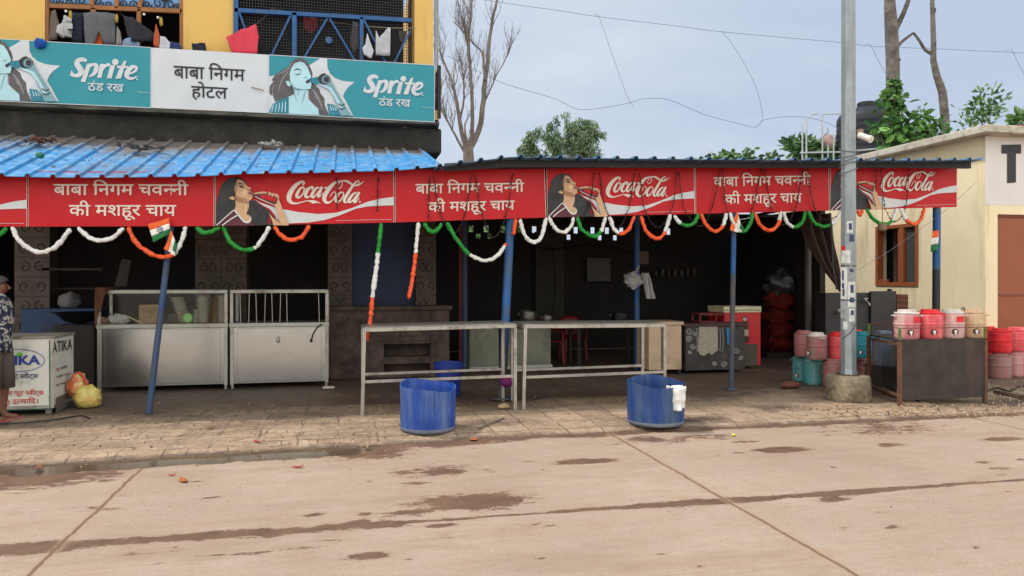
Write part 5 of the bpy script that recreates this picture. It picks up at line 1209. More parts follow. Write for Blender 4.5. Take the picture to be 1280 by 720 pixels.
for s in (-1, 1):
    k = len(V); V += [PP(0, .19 * s, 1.35), PP(-.02, .23 * s, 1.10), PP(.03, .23 * s, .85), PP(.05, .22 * s, .79)] if s < 0 else [PP(0, .19, 1.35), PP(-.02, .23, 1.08), PP(.02, .23, .84), PP(.03, .22, .78)]
    Ed += [(3, k), (k, k + 1), (k + 1, k + 2), (k + 2, k + 3)]; Rd += [.055, .042, .032, (.024, .036)]
    h = len(V); x = .03 * s; V += [PP(0, .09 * s, .82), PP(.02 + x, .10 * s, .47), PP(-.01 + x, .10 * s, .10), PP(.03 + x, .10 * s, .035), PP(.16 + x, .11 * s, .025)]
    Ed += [(0, h), (h, h + 1), (h + 1, h + 2), (h + 2, h + 3), (h + 3, h + 4)]; Rd += [.085, .055, .038, .036, (.022, .04)]
skin_mesh('body', V, Ed, Rd, SKN, per)
for s in (-1, 1):                                            # hands: palm with five fingers
    base = PP(.05, -.22, .78) if s < 0 else PP(.03, .22, .77); d0 = Vector((.10, 0, -1)).normalized() if s < 0 else Vector((.05, 0, -1)); ac = Vector((0, 1, 0)); fw = Vector((1, 0, .1)) if s < 0 else Vector((1, 0, 0))
    V2 = [base, base + d0 * .05]; E2 = [(0, 1)]; R2 = [(.022, .030), (.016, .036)]
    for f, (of, ln) in enumerate(((-.030, .062), (-.010, .072), (.010, .068), (.030, .052))):
        k = len(V2); V2 += [base + d0 * .085 + fw * of * .9, base + d0 * (.085 + ln * .55) + fw * of * .9 + ac * -.008 * s, base + d0 * (.085 + ln) + fw * of * .8 + ac * -.022 * s]
        E2 += [(1, k), (k, k + 1), (k + 1, k + 2)]; R2 += [.010, .009, .008]
    k = len(V2); V2 += [base + d0 * .03 + fw * .038, base + d0 * .065 + fw * .058]; E2 += [(0, k), (k, k + 1)]; R2 += [.011, .009]
    skin_mesh('hand', V2, E2, R2, SKN, per, sub=1)
def ring_loft(rings, n=28, cap=False):
    b = MB(); vs = []
    for (cx, cy, cz, rx, ry) in rings:
        for k in range(n):
            t = 2 * math.pi * k / n; wv = 1 + .03 * math.sin(5 * t + cz * 9); vs.append(PP(cx + rx * wv * math.cos(t), cy + ry * wv * math.sin(t), cz))
    fs = [(i * n + k, i * n + (k + 1) % n, (i + 1) * n + (k + 1) % n, (i + 1) * n + k) for i in range(len(rings) - 1) for k in range(n)]
    b.add(vs, fs); return b
def shirt_mat():
    m = bpy.data.materials.new('floral_shirt'); m.use_nodes = True; N = m.node_tree.nodes; L = m.node_tree.links; b = N['Principled BSDF']; tc = N.new('ShaderNodeTexCoord')
    v = N.new('ShaderNodeTexNoise'); v.inputs['Scale'].default_value = 16; v.inputs['Detail'].default_value = 2; L.new(tc.outputs['Object'], v.inputs['Vector'])
    r = N.new('ShaderNodeValToRGB'); r.color_ramp.interpolation = 'CONSTANT'; e = r.color_ramp.elements; e[0].color = srgb(34, 40, 62); e[1].position = .53; e[1].color = srgb(190, 190, 184); q = e.new(.60); q.color = srgb(120, 108, 92); q = e.new(.44); q.color = srgb(58, 62, 84)
    L.new(v.outputs[0], r.inputs[0]); L.new(r.outputs[0], b.inputs['Base Color']); b.inputs['Roughness'].default_value = .85; return m
SH = shirt_mat()
b = ring_loft([(0, 0, .78, .135, .215), (0, 0, .90, .135, .21), (.01, 0, 1.05, .14, .205), (.015, 0, 1.2, .145, .215), (.01, 0, 1.32, .125, .215), (.0, 0, 1.385, .10, .17), (.005, 0, 1.42, .075, .09), (.01, 0, 1.445, .062, .066)])
for s in (-1, 1): b.tube([PP(0, .15 * s, 1.34), PP(-.0, .205 * s, 1.30), PP(-.012, .235 * s, 1.19), PP(-.02, .245 * s, 1.09)], [.08, .082, .072, .078], 14, cap=False)
build('shirt', b, SH, per, smooth=70, solid=.006)
b = MB()
for s in (-1, 1): b.tube([PP(0, .08 * s, .90), PP(.01 + .03 * s, .095 * s, .66), PP(.02 + .03 * s, .105 * s, .36)], [.115, .098, .092], 16, cap=False)
build('shorts', b, simple('brown_grey_cloth', 88, 78, 74, .9, var=.15, bump=.3, bs=14), per, smooth=70, solid=.006)
b = MB(); hc = PP(.03, 0, 1.555); n = 14
for i in range(n + 1):
    ph = math.pi * i / n * .62
    for k in range(24):
        t = 2 * math.pi * k / 24; front = max(0, math.cos(t)); pph = ph * (1 - .42 * front); d = Vector((math.sin(pph) * math.cos(t) * 1.12, math.sin(pph) * math.sin(t), math.cos(pph)))
        b.v.append(tuple(hc + Vector((d.x * .098 - .012, d.y * .088, d.z * .098)) * (1 + .05 * mnoise.noise(d * 6))))
for i in range(n):
    for k in range(24): b.f.append((i * 24 + k, (i + 1) * 24 + k, (i + 1) * 24 + (k + 1) % 24, i * 24 + (k + 1) % 24)); b.m.append(0)
build('hair', b, simple('grey_hair', 64, 58, 56, .8, var=.4, vs=40, bump=.6, bs=90), per, smooth=80)
b = MB(); b.tube([PP(.108, 0, 1.535), PP(.138, 0, 1.505), PP(.112, 0, 1.495)], [.010, .016, .010], 8); build('nose', b, SKN, per, smooth=80)
for s in (-1, 1):
    b = MB(); b.blob(PP(.02, .088 * s, 1.525), (.022, .012, .032), n=8, amp=.1); build('ear', b, SKN, per, smooth=80)
    b = MB(); b.blob(PP(.103, .030 * s, 1.538), (.010, .013, .007), n=8, amp=0); build('eye', b, simple('dark_eye', 30, 24, 22, .3), per, smooth=80)
    b = MB(); x = .03 * s; b.lathe([(.0, 0), (.05, 0), (.052, .012), (.0, .014)], PP(.09 + x, .11 * s, .0), 18, sx=2.3, sy=.95); build('slipper', b, simple('pink_slipper', 170, 84, 96, .7), per)
b = MB(); b.tube([PP(.104, -.022, 1.470), PP(.112, 0, 1.472), PP(.104, .022, 1.470)], .006, 6); build('mouth', b, simple('lip_skin', 90, 50, 44, .5), per, smooth=80)

# ------------------------------------------------------------------ street light pole on its concrete foot
pb_ = PG(1060.5, 503); pdir = Vector((pb_.x, pb_.y, 0)).normalized(); pc = Vector((pb_.x, pb_.y, 0)) + pdir * .27; pr = .106
sp = thing('street_light_pole', 'grey galvanised street light pole covered with torn paper stickers', 'light pole', (pc.x, pc.y, 0))
b = MB(); b.lathe([(.27, -.01), (.285, .04), (.283, .2), (.275, .30), (.262, .325), (.20, .33)], (pc.x, pc.y, 0), 36, fn=lambda i, t, r, z: (r * (1 + .03 * mnoise.noise(Vector((math.cos(t) * 2, math.sin(t) * 2, z * 4)))), z + .012 * mnoise.noise(Vector((math.cos(t) * 3, math.sin(t) * 3, 4)))))
build('concrete_base', b, mat('rough_concrete', srgb(150, 136, 114), .95, var=.25, vs=6, dirt=srgb(96, 82, 66), da=.4, ds=5, bump=.7, bs=22), sp, smooth=50)
b = MB(); b.lathe([(.2, .325), (.2, .345)], (pc.x, pc.y, 0), 4); build('base_plate', b, mat('rusty_plate', srgb(84, 62, 50), .8, .2, var=.3, vs=9), sp)
view = math.atan2(-pc.y, -pc.x)
def oct_r(t, r): 
    q = ((t - view + math.pi / 8) % (math.pi / 4)) - math.pi / 8; return r * math.cos(math.pi / 8) / math.cos(q)
b = MB(); n = 8; zs_ = [.34, .42, .8, 1.5, 2.5, 4, 6, 8.5]
for z in zs_:
    r = pr * (1.12 if z < .36 else 1) - z * .0022
    for k in range(n): t = view + math.pi / 8 + k * math.pi / 4; b.v.append((pc.x + r * math.cos(t), pc.y + r * math.sin(t), z))
for i in range(len(zs_) - 1):
    for k in range(n): b.f.append((i * n + k, i * n + (k + 1) % n, (i + 1) * n + (k + 1) % n, (i + 1) * n + k)); b.m.append(0)
b.f.append(tuple(range(7 * 8, 64))); b.m.append(0)
build('shaft', b, GALV, sp)
def zpx(py): return EYE - (py - HOR) / F * (pc.y * CT + pc.x * ST - pr)
def patch(name, py0, py1, a0, a1, m, ragged=0.0, lift=.003):
    b = MB(); z1, z0 = zpx(py0), zpx(py1)
    def fn(s, t):
        an = view + R(a0 + (a1 - a0) * s); z = z0 + (z1 - z0) * t; e = min(s, 1 - s, t, 1 - t)
        if e < .01 and ragged: z += ragged * mnoise.noise(Vector((s * 9, t * 9, py0))); an += ragged * 4 * mnoise.noise(Vector((s * 9, t * 9, py0 + 5)))
        r = oct_r(an, pr - z * .0022) + lift; return Vector((pc.x + r * math.cos(an), pc.y + r * math.sin(an), z))
    b.grid(fn, 14, 10); return build(name, b, m, sp, solid=.0012)
PAPW = mat('torn_white_paper', srgb(212, 212, 208), .8, var=.12, vs=14, dirt=srgb(140, 142, 144), da=.35, ds=14); PAPG = mat('torn_grey_paper', srgb(160, 162, 164), .85, var=.25, vs=12, dirt=srgb(110, 114, 118), da=.4, ds=12); SBLU = simple('dark_blue_sticker', 48, 60, 96, .6); SRED = simple('red_sticker', 190, 40, 44, .6)
for q in (('sticker', 276, 291, -12, 34, PAPW, .006), ('sticker', 293, 302, 6, 46, SBLU, .008), ('sticker', 307, 313, -62, -22, SRED, .002), ('sticker', 313, 329, -58, 14, PAPW, .016), ('sticker', 334, 374, -64, -8, PAPW, .01), ('sticker', 332, 352, -2, 50, PAPG, .012), ('sticker', 352, 384, -4, 56, PAPW, .012), ('sticker', 376, 398, -66, -14, PAPG, .016), ('sticker', 386, 402, 4, 50, PAPW, .018), ('sticker', 402, 412, -40, -6, PAPW, .014)): patch(*q)
for q in ((279, 287, 4, 24), (338, 350, -50, -34), (354, 360, -52, -30), (361, 370, -46, -28), (356, 366, 14, 40), (372, 378, 8, 46), (336, 340, 10, 40), (388, 394, 16, 40)): patch('sticker_print', q[0], q[1], q[2], q[3], SBLU, .006, .0055)
for py in (331.5, 374.5): patch('strap', py, py + 1.6, -180, 180, simple('dark_strap', 70, 72, 76, .6), 0, .005)
for k, (py, t0) in enumerate(((186, 0), (192, 1), (199, 2), (206, 3), (212, 1.5))):
    b = MB(); z = zpx(py); b.tube([(pc.x + (pr + .008) * math.cos(t), pc.y + (pr + .008) * math.sin(t), z + .04 * math.sin(t + t0)) for t in [q * math.pi / 12 for q in range(25)]], .006, 5); build('wrapped_wire', b, simple('grey_wire', 92, 96, 100, .6), sp)
b = MB(); P = cat([tuple(PD(x, y, pc.y * CT + pc.x * ST - .12)) for x, y in ((1071, 372), (1074, 392), (1066, 412), (1053, 424))], .03); b.tube(P, .005, 5); build('loose_wire', b, BLACKP, sp)
b = MB(); P = [PD(x, y, 9.9) for x, y in ((1029, 497), (1041, 484))]; b.tube(P, .012, 6); build('anchor_rod', b, RUST, sp)
cc = thing('security_camera', 'small white security camera bracketed to the light pole', 'camera', tuple(PD(1072, 171, 10.0))); c = PD(1072, 168, 10.0)
b = MB(); b.tube([c, c + Vector((.12, -.02, -.03))], .015, 8); build('bracket', b, simple('camera_white', 214, 210, 204, .5), cc)
b = MB(); b.tube([PD(1074, 169, 9.95), PD(1088, 174, 9.82)], .042, 12); b.tube([PD(1087, 173.6, 9.83), PD(1089, 174.3, 9.81)], .048, 12); build('housing', b, simple('camera_white', 214, 210, 204, .5), cc, smooth=40)
b = MB(); b.box(c.x - .01, c.x + .04, c.y - .06, c.y - .0, c.z - .05, c.z + .06); build('junction_box', b, simple('camera_brown', 150, 120, 100, .6), cc)

# ------------------------------------------------------------------ water jugs
def jugmat(n, r, g, bb, d=None, da=.3): return mat('jug_' + n, srgb(r, g, bb), .6, var=.2, vs=7, dirt=srgb(*(d or (r * .7 + 40, g * .7 + 40, bb * .7 + 40))), da=da + .1, ds=6, streak=True, bump=.1, bs=20)
JM = {'pink': jugmat('faded_pink', 196, 104, 110, (208, 172, 166), .35), 'rose': jugmat('dusty_rose', 168, 98, 100, (150, 120, 112), .4), 'red': jugmat('red', 214, 30, 40, (220, 90, 90), .12), 'coral': jugmat('coral', 222, 84, 92, (224, 160, 156), .2), 'teal': jugmat('faded_teal', 70, 142, 144, (120, 160, 156), .35), 'cyan': jugmat('bright_teal', 16, 132, 150), 'pale': jugmat('pale_pink', 214, 176, 172, (196, 150, 146), .3), 'cream': jugmat('cream', 206, 178, 146, (190, 140, 110), .35), 'brown': jugmat('grimy_brown', 104, 84, 80, (72, 58, 54), .5), 'white': jugmat('white_lid', 214, 206, 200, (190, 150, 146), .25)}
TAPW = simple('white_tap', 226, 226, 224, .4); TAPD = simple('dark_tap_recess', 70, 26, 28, .6)
def jug(label, x, y, z, r, h, body, lid, face=-1.57, tap=True, rot=0, lidh=.06, panel=None):
    o = thing('water_jug', label, 'water jug', (x, y, z), 'round insulated water jugs'); b = MB()
    b.lathe([(0, 0), (r * .88, 0), (r * .93, .012), (r * .95, h * .10), (r * .97, h * .40), (r * .975, h * .47), (r * 1.02, h * .485), (r * 1.02, h * .525), (r * .975, h * .54), (r * .965, h * .78), (r * .95, h * .83), (r * .90, h * .86), (r * .5, h * .87), (0, h * .87)], (x, y, z), 32, cap0=False, cap1=False); build('body', b, JM[body], o, smooth=40)
    b = MB(); b.lathe([(r * .94, h * .855), (r * .965, h * .87), (r * .965, h * .90), (r * .93, h * .915), (r * .70, h * .925), (r * .68, h), (r * .6, h * 1.01), (0, h * 1.01)], (x, y, z), 32, cap0=False, cap1=False); build('lid', b, JM[lid], o, smooth=40)
    for s_ in (-1, 1):                                    # carrying lugs on both sides
        d = Vector((math.cos(face + s_ * 1.45), math.sin(face + s_ * 1.45), 0)); sd3 = Vector((-d.y, d.x, 0)); c = Vector((x, y, z + h * .80)) + d * r * .95; b = MB()
        b.tube([c - sd3 * r * .28, c - sd3 * r * .22 + d * r * .17, c + sd3 * r * .22 + d * r * .17, c + sd3 * r * .28], r * .06, 6); build('handle', b, JM[lid], o, smooth=50)
    if tap:
        d = Vector((math.cos(face), math.sin(face), 0)); sd2 = Vector((-d.y, d.x, 0)); c = Vector((x, y, z + h * .24)); b = MB()
        b.tube([c + d * r * .9, c + d * (r * .99)], r * .24, 16); rc = build('tap_recess', b, TAPD, o, smooth=40)
        b = MB(); b.tube([c + d * r * .95, c + d * (r * 1.12)], r * .11, 10); b.tube([c + d * r * 1.08, c + d * r * 1.09 - Vector((0, 0, r * .22))], r * .06, 8); b.bar(c + d * r * 1.1 - sd2 * r * .1 + Vector((0, 0, r * .1)), c + d * r * 1.1 + sd2 * r * .1 + Vector((0, 0, r * .1)), r * .06); build('tap', b, TAPW, o, smooth=40)
    if panel:
        b = MB(); a0 = face + panel[0]
        b.grid(lambda s, t: Vector((x + r * .985 * math.cos(a0 + panel[1] * s), y + r * .985 * math.sin(a0 + panel[1] * s), z + h * (.57 + .2 * t))), 10, 2); build('label_panel', b, JM[panel[2]], o)
    return o
def jpx(px, pyb, zb, r, Y=None):
    """stand position from the bottom front of a jug in the photo"""
    p = PG(px, pyb, zb) if Y is None else PD(px, pyb, Y); d = Vector((p.x, p.y, 0)).normalized(); return p.x + d.x * r, p.y + d.y * r
# on the rusty stand
SY0, SZ = 8.37, .835
for px, bd, ld, lab, pn in ((1133.5, 'pink', 'white', 'pink water jug with a white lid, at the left end of the stand', (.25, .7, 'red')), (1162.5, 'coral', 'red', 'coral water jug with a bright red lid, on the rusty stand', None), (1189, 'pale', 'white', 'pale water jug with a red label, on the rusty stand', (.1, .8, 'red')), (1215.5, 'cream', 'cream', 'cream brown water jug at the right end of the rusty stand', None)):
    r = .160; q = PV(px, 430, SY0 + .22); jug(lab, q.x, q.y, SZ, r, .375, bd, ld, face=math.atan2(-q.y, -q.x) + .30, panel=pn)
# left cluster on the ground, two layers
r, h = .145, .41
LOW = [(1002, 477, 'teal', 'faded teal water jug at the lower left of the left hand pile', True), (1016, 481, 'teal', 'streaky teal water jug beside the pink ones, bottom of the left hand pile', False), (1041, 484.5, 'rose', 'dusty rose water jug on the ground, left of the pole foot', False), (1077, 479, 'rose', 'dusty rose water jug under the bright teal one', False), (1094, 486, 'brown', 'grimy brown water jug on the ground between the pole and the rusty stand', False)]
for px, py, bd, lab, tp_ in LOW: x, y = jpx(px, py, 0, r); jug(lab, x, y, -.004, r, h, bd, bd, face=math.atan2(-y, -x) - .5, tap=tp_)
zl = h * 1.01 - .004
for px, Y, bd, ld, lab, tp_ in ((1004.5, 11.9, 'rose', 'rose', 'dusty rose water jug at the upper left of the left hand pile', False), (1021, 11.45, 'rose', 'white', 'dusty rose water jug with a whitish lid, upper middle of the left hand pile', True), (1047.5, 11.55, 'coral', 'red', 'red lidded water jug half hidden by the light pole', False), (1077, 11.65, 'cyan', 'cyan', 'bright teal water jug peeking out right of the light pole', True), (1068, 12.1, 'red', 'red', 'red water jug hidden behind the light pole except its lid', False)):
    q = PD(px, 440, Y); jug(lab, q.x, q.y, zl, r, h * .97, bd, ld, face=math.atan2(-q.y, -q.x) + (-.9 if bd == 'rose' else -.1), tap=tp_)
# right cluster
r, h = .17, .415
for px, Y, bd, lab in ((1250, 12.45, 'rose', 'dusty rose water jug under the bright red one'), (1270.5, 12.75, 'pink', 'pink water jug at the lower far right'), (1237, 12.95, 'red', 'red water jug low down behind the right edge of the rusty stand')):
    q = PD(px, 470, Y); jug(lab, q.x, q.y, -.004, r, h, bd, bd, tap=False)
for px, Y, bd, lab, tp_ in ((1250.5, 12.45, 'red', 'bright red water jug on top of a dusty rose one', False), (1271, 12.75, 'coral', 'coral water jug at the upper far right', True), (1234, 12.95, 'red', 'red water jug in the back, top right of the rusty stand', False)):
    q = PD(px, 440, Y); jug(lab, q.x, q.y, h * 1.01, r, h * .93, bd, bd, face=math.atan2(-q.y, -q.x) + .9, tap=tp_)

# ------------------------------------------------------------------ rusty sheet stand
stn = thing('sheet_metal_stand', 'rusty sheet metal stand carrying four water jugs', 'stand', (7.6, 8.9, 0))
Qs = [(6.91, 8.37), (8.2, 8.37), (8.5, 9.38), (7.24, 9.38)]
GRNP = mat('flaking_green_paint', srgb(98, 128, 58), .7, var=.25, vs=12, dirt=srgb(96, 62, 44), da=.35, ds=10)
b = MB(); b.hexa([(6.94, 8.362), (8.18, 8.362), (8.18, 8.372), (6.94, 8.372)], .07, SZ - .012); build('front_sheet', b, RUST, stn)
b = MB(); b.hexa(Qs, SZ - .02, SZ); build('top_sheet', b, RUST, stn)
b = MB(); b.hexa([(8.19, 8.39), (8.2, 8.38), (8.49, 9.36), (8.48, 9.37)], .3, SZ - .03); build('side_sheet', b, RUST, stn)
RW = mat('rusty_angle', srgb(112, 76, 58), .8, .1, var=.3, vs=9, dirt=srgb(70, 50, 42), da=.4)
for i, (x, y) in enumerate(Qs):
    b = MB(); b.box(x - .025, x + .02, y - .02, y + .025, 0, SZ - .021); lg = build('leg', b, RW, stn, bevel=.003)
    b = MB(); b.box(x - .014, x + .014, y - .012, y + .016, SZ + .001, .99); build('green_post', b, GRNP, stn, bevel=.004)
b = MB(); T_ = [Vector((x, y, .985)) for x, y in Qs]
for p, q in ((T_[0], T_[1]), (T_[3], T_[0]), (T_[2], T_[3])): b.tube([p, q], .006, 6)
build('guard_rail', b, RW, stn)
b = MB(); b.bar(Vector((6.93, 8.39, .12)), Vector((7.24, 9.38, .12)), .03); b.bar(Vector((6.93, 8.39, SZ - .06)), Vector((7.24, 9.38, SZ - .06)), .03); build('side_rail', b, RW, stn)
b = MB(); p = PV(1206, 386, 8.6); b.tube([p, p - Vector((0, 0, .16)), ], .008, 6); b.tube([p, p + Vector((.0, .03, .02)), p + Vector((0, .05, -.01))], .008, 6); tag(build('ladle_hook', b, simple('dark_iron_rod', 60, 60, 60, .5), smooth=40), 'thin dark hook sticking up between two jugs on the stand', 'hook')
b = MB(); p0, p1 = PV(1101, 440, 9.6), PV(1115, 440, 9.6); b.box(p0.x, p1.x, 9.6, 9.75, .35, .86); tag(build('metal_box', b, mat('blue_grey_sheet', srgb(112, 122, 138), .6, .2, var=.15), bevel=.01), 'blue grey metal box behind the rusty stand', 'box')
b = MB(); b.box(p0.x - .02, p1.x + .05, 9.55, 9.8, 0, .345); tag(build('dark_crate', b, BLACKISH, bevel=.01), 'dark crate carrying the blue grey metal box', 'crate')

# ------------------------------------------------------------------ things inside the tea shed
CAB = mat('cream_laminate', srgb(206, 178, 148), .6, var=.08, vs=4, dirt=srgb(140, 112, 92), da=.2)
def gbox(px0, px1, pyb, pyt, depth, Y=None):
    """front rectangle in the photo standing on the floor -> u0, u1, v, z top"""
    m_ = (px0 + px1) / 2; p = PG(m_, pyb) if Y is None else PD(m_, pyb, Y); v = p.y; return PV(px0, pyb, v).x, PV(px1, pyb, v).x, v, PV(m_, pyt, v).z
u0, u1, v, z = gbox(809, 854, 465, 402, .6); v = 12.0; u0, u1 = PV(809, 440, v).x, PV(854, 440, v).x; z = PV(830, 402, v).z
o = thing('cream_cabinet', 'cream cabinet with an overhanging top behind the second steel table', 'cabinet', ((u0 + u1) / 2, v + .3, 0))
b = MB(); b.box(u0 + .03, u1 - .03, v, v + .55, .08, z - .06); build('body', b, CAB, o, bevel=.008)
b = MB(); b.box(u0, u1, v - .03, v + .58, z - .06, z); build('top', b, CAB, o, bevel=.006)
b = MB(); um = u0 + .26; b.box(um - .008, um + .008, v - .002, v, .1, z - .08); build('door_gap', b, TLINE, o)
for x in (u0 + .06, u1 - .06): b = MB(); b.box(x - .03, x + .03, v + .02, v + .08, 0, .08); build('foot', b, BLACKP, o)
v = 12.02; u0, u1 = PV(857, 440, v).x, PV(931, 440, v).x; z = PV(895, 404, v).z
o = thing('black_counter', 'black counter with white painted scrolls and a peeling pale panel', 'counter', ((u0 + u1) / 2, v + .3, 0))
b = MB(); b.box(u0, u1, v, v + .6, .05, z - .05); build('body', b, mat('scuffed_black_paint', srgb(62, 58, 56), .7, var=.25, dirt=srgb(104, 96, 88), da=.2, ds=6), o, bevel=.006)
b = MB(); b.box(u0 - .05, u1 + .05, v - .04, v + .62, z - .05, z); build('top', b, mat('dark_red_top', srgb(70, 44, 42), .6, var=.2), o, bevel=.005)
a = Art(lambda x, y, d: PV(x, y, v - d), .003)
a.poly([(874, 408), (897, 408), (897.5, 438), (893, 441), (890, 444), (886, 441), (880, 445), (875, 443), (872, 438)], 0)
for px, py, r, s in ((862, 414, 4.5, 1), (861, 424, 4, -1), (866, 433, 3.5, 1), (862, 440, 2.5, 1), (869, 418, 2.6, -1), (893, 454, 3, 1), (905, 456, 4, -1), (921, 438, 4, 1), (926, 448, 3, -1)):
    a.stroke([(px + r * (1 - .8 * t) * math.cos(s * 9 * t), py + r * (1 - .8 * t) * math.sin(s * 9 * t), .9) for t in [k / 16 for k in range(17)]], 1)
for px in (900, 903.5, 871): a.stroke([(px, 410, .6), (px + .5, 425, .8), (px, 440, .5)], 1)
a.poly([(908, 410), (914, 409), (913, 432), (909, 430)], 2); a.build('painted_panel', [simple('peeling_pale_paint', 168, 160, 144, .8, var=.15, vs=20), simple('white_scroll_paint', 170, 168, 164, .7), simple('blue_sticker', 50, 120, 180, .6)], o)
v = 12.45; u0, u1 = PV(905, 440, v).x, PV(951, 440, v).x; z = PV(930, 383, v).z
o = thing('red_cool_box', 'bright red cool box cabinet with a pale top band behind the black counter', 'cool box', ((u0 + u1) / 2, v + .3, 0))
b = MB(); b.box(u0, u1, v, v + .6, .06, z - .11); build('body', b, mat('cool_box_red', srgb(204, 26, 34), .4, var=.1), o, bevel=.012)
b = MB(); b.box(u0 - .01, u1 + .01, v - .01, v + .61, z - .11, z); build('lid', b, simple('cool_box_cream', 214, 204, 170, .5), o, bevel=.01)
b = MB(); b.box(u0, u1, v - .013, v - .0105, z - .075, z - .06); build('lid_seam', b, simple('seam_green', 110, 130, 90, .6), o)
a = Art(lambda x, y, d: PV(x, y, v - d), .003)
a.poly([(929, 395), (933, 395), (934, 402), (935, 408), (936, 428), (926, 429), (927, 408), (928.5, 402)], 0); a.disc(931, 399, 2.4, 1); a.poly([(927, 412), (935.5, 412), (935.5, 420), (927, 420)], 1)
a.build('bottle_picture', [simple('cola_brown_print', 70, 30, 26, .5, var=.3), simple('pale_print', 190, 170, 160, .5, var=.2)], o)
b = MB(); b.add([PV(925, 430, v - .012), PV(947, 430, v - .012), PV(947, 456, v - .012), PV(925, 458, v - .012)], [(0, 1, 2, 3)]); build('grey_patch', b, simple('grey_card', 92, 82, 74, .8), o, solid=.006)
v = 12.2; P = [PV(x, y, v) for x, y in ((875, 403), (905, 403), (905, 393), (875, 393))]; b = MB()
for p, q in zip(P, P[1:] + P[:1]): b.bar(p, q, .03); b.bar(p + Vector((0, .3, 0)), q + Vector((0, .3, 0)), .03); b.bar(p, p + Vector((0, .3, 0)), .03)
tag(build('bottle_crate', b, simple('dark_red_crate', 110, 30, 32, .6)), 'open dark red crate on top of the black counter', 'crate')
RSACK = mat('dark_red_sacking', srgb(104, 32, 28), .95, var=.4, vs=8, dirt=srgb(60, 30, 28), da=.4, bump=.6, bs=14, spec=.1)
q = PD(971, 430, 16.0)
for k, lab in enumerate(('lowest red sack of the stack at the back right of the shed', 'second red sack from the floor at the back right of the shed', 'third red sack from the floor at the back right of the shed', 'topmost red sack of the stack at the back right of the shed')):
    b = MB(); b.blob((q.x + .04 * (k % 2), q.y, .24 + .30 * k), (.33, .25, .20), seed=k * 5.1, amp=.6, fr=3.0); tag(build('red_sack', b, RSACK, smooth=70), lab, 'sack', 'red sacks stacked in the shed')
b = MB(); b.box(q.x - .4, q.x + .4, q.y - .3, q.y + .3, 0, .09); tag(build('low_plinth', b, SHEDWALL), 'low dark plinth below the stack of red sacks', 'plinth')
b = MB(); b.blob((q.x + .1, q.y, 1.5), (.34, .22, .26), seed=44, amp=.6, fr=2); tag(build('clear_plastic_bundle', b, simple('murky_plastic', 56, 56, 60, .4, var=.4), smooth=70), 'murky plastic bundle on top of the red sacks', 'bundle')
def post(label, px, Y, r, mm, z1=3.0):
    p = PD(px, 400, Y); b = MB(); b.tube([(p.x, p.y, 0), (p.x, p.y, z1)], r, 10); tag(build('shed_post', b, mm, smooth=40), label, 'post', 'posts inside the shed')
post('inner blue post with plastic bags hanging from it', 796, 13.6, .05, BLUEP); post('inner dark blue post left of the thick blue pole', 581, 13.0, .05, mat('dark_blue_pole', srgb(46, 60, 84), .6)); post('inner grey pipe post at the right of the shed near the tarpaulin', 1010, 14.2, .06, simple('grey_pipe', 96, 92, 92, .6))
c = PD(793, 350, 13.5); b = MB(); b.blob(c + Vector((-.05, -.05, 0)), (.17, .08, .14), seed=3, amp=.6, fr=2.6); b.tube([c + Vector((.08, 0, .25)), c + Vector((0, -.03, .1))], .02, 6)
tag(build('hanging_bag', b, simple('white_carrier_bag', 176, 174, 172, .5, var=.15, bump=.4, bs=16), smooth=70), 'puffy white carrier bag hanging left on the inner blue post', 'bag')
c = PD(806, 358, 13.45); b = MB(); b.grid(lambda s, t: c + Vector(((s - .5) * (.12 + .03 * t) + .10 * t, -.03 + .025 * math.sin(s * 9 + t * 3), .24 - .46 * t)), 12, 14)
tag(build('hanging_bag', b, simple('white_carrier_bag', 176, 174, 172, .5), smooth=70, solid=.03), 'long flat white carrier bag hanging right on the inner blue post', 'bag')
WB = mat('whitewashed_block', srgb(132, 132, 116), .9, var=.2, vs=4, dirt=srgb(84, 82, 72), da=.3, bump=.5, bs=12)
for px0, px1, lab in ((586, 624, 'whitewashed low block behind the left cut drum, left of the thick pole'), (632, 689, 'wide whitewashed low block right of the thick blue pole')):
    v = 13.2; b = MB(); b.box(PV(px0, 440, v).x, PV(px1, 440, v).x, v, v + .4, 0, PV(px0, 411, v).z); tag(build('low_block', b, WB, bevel=.03), lab, 'low wall')
v = 12.7; b = MB(); b.bar(PV(587, 461, v), PV(690, 457, v), .06, .05); tag(build('white_plank', b, simple('dirty_white_plank', 170, 168, 160, .7)), 'pale plank lying in front of the whitewashed blocks', 'plank')
v = 13.5; b = MB(); b.box(PV(640, 400, v).x, PV(812, 400, v).x, v, v + .7, PV(700, 404, v).z - .05, PV(700, 404, v).z)
for x in (PV(655, 400, v).x, PV(725, 400, v).x, PV(800, 400, v).x): b.box(x - .03, x + .03, v + .05, v + .1, 0, PV(700, 404, v).z - .05); b.box(x - .03, x + .03, v + .6, v + .65, 0, PV(700, 404, v).z - .05)
tag(build('work_bench', b, mat('dark_bench_wood', srgb(50, 42, 38), .8, var=.2)), 'dark work bench deep in the shed behind the second table', 'bench')
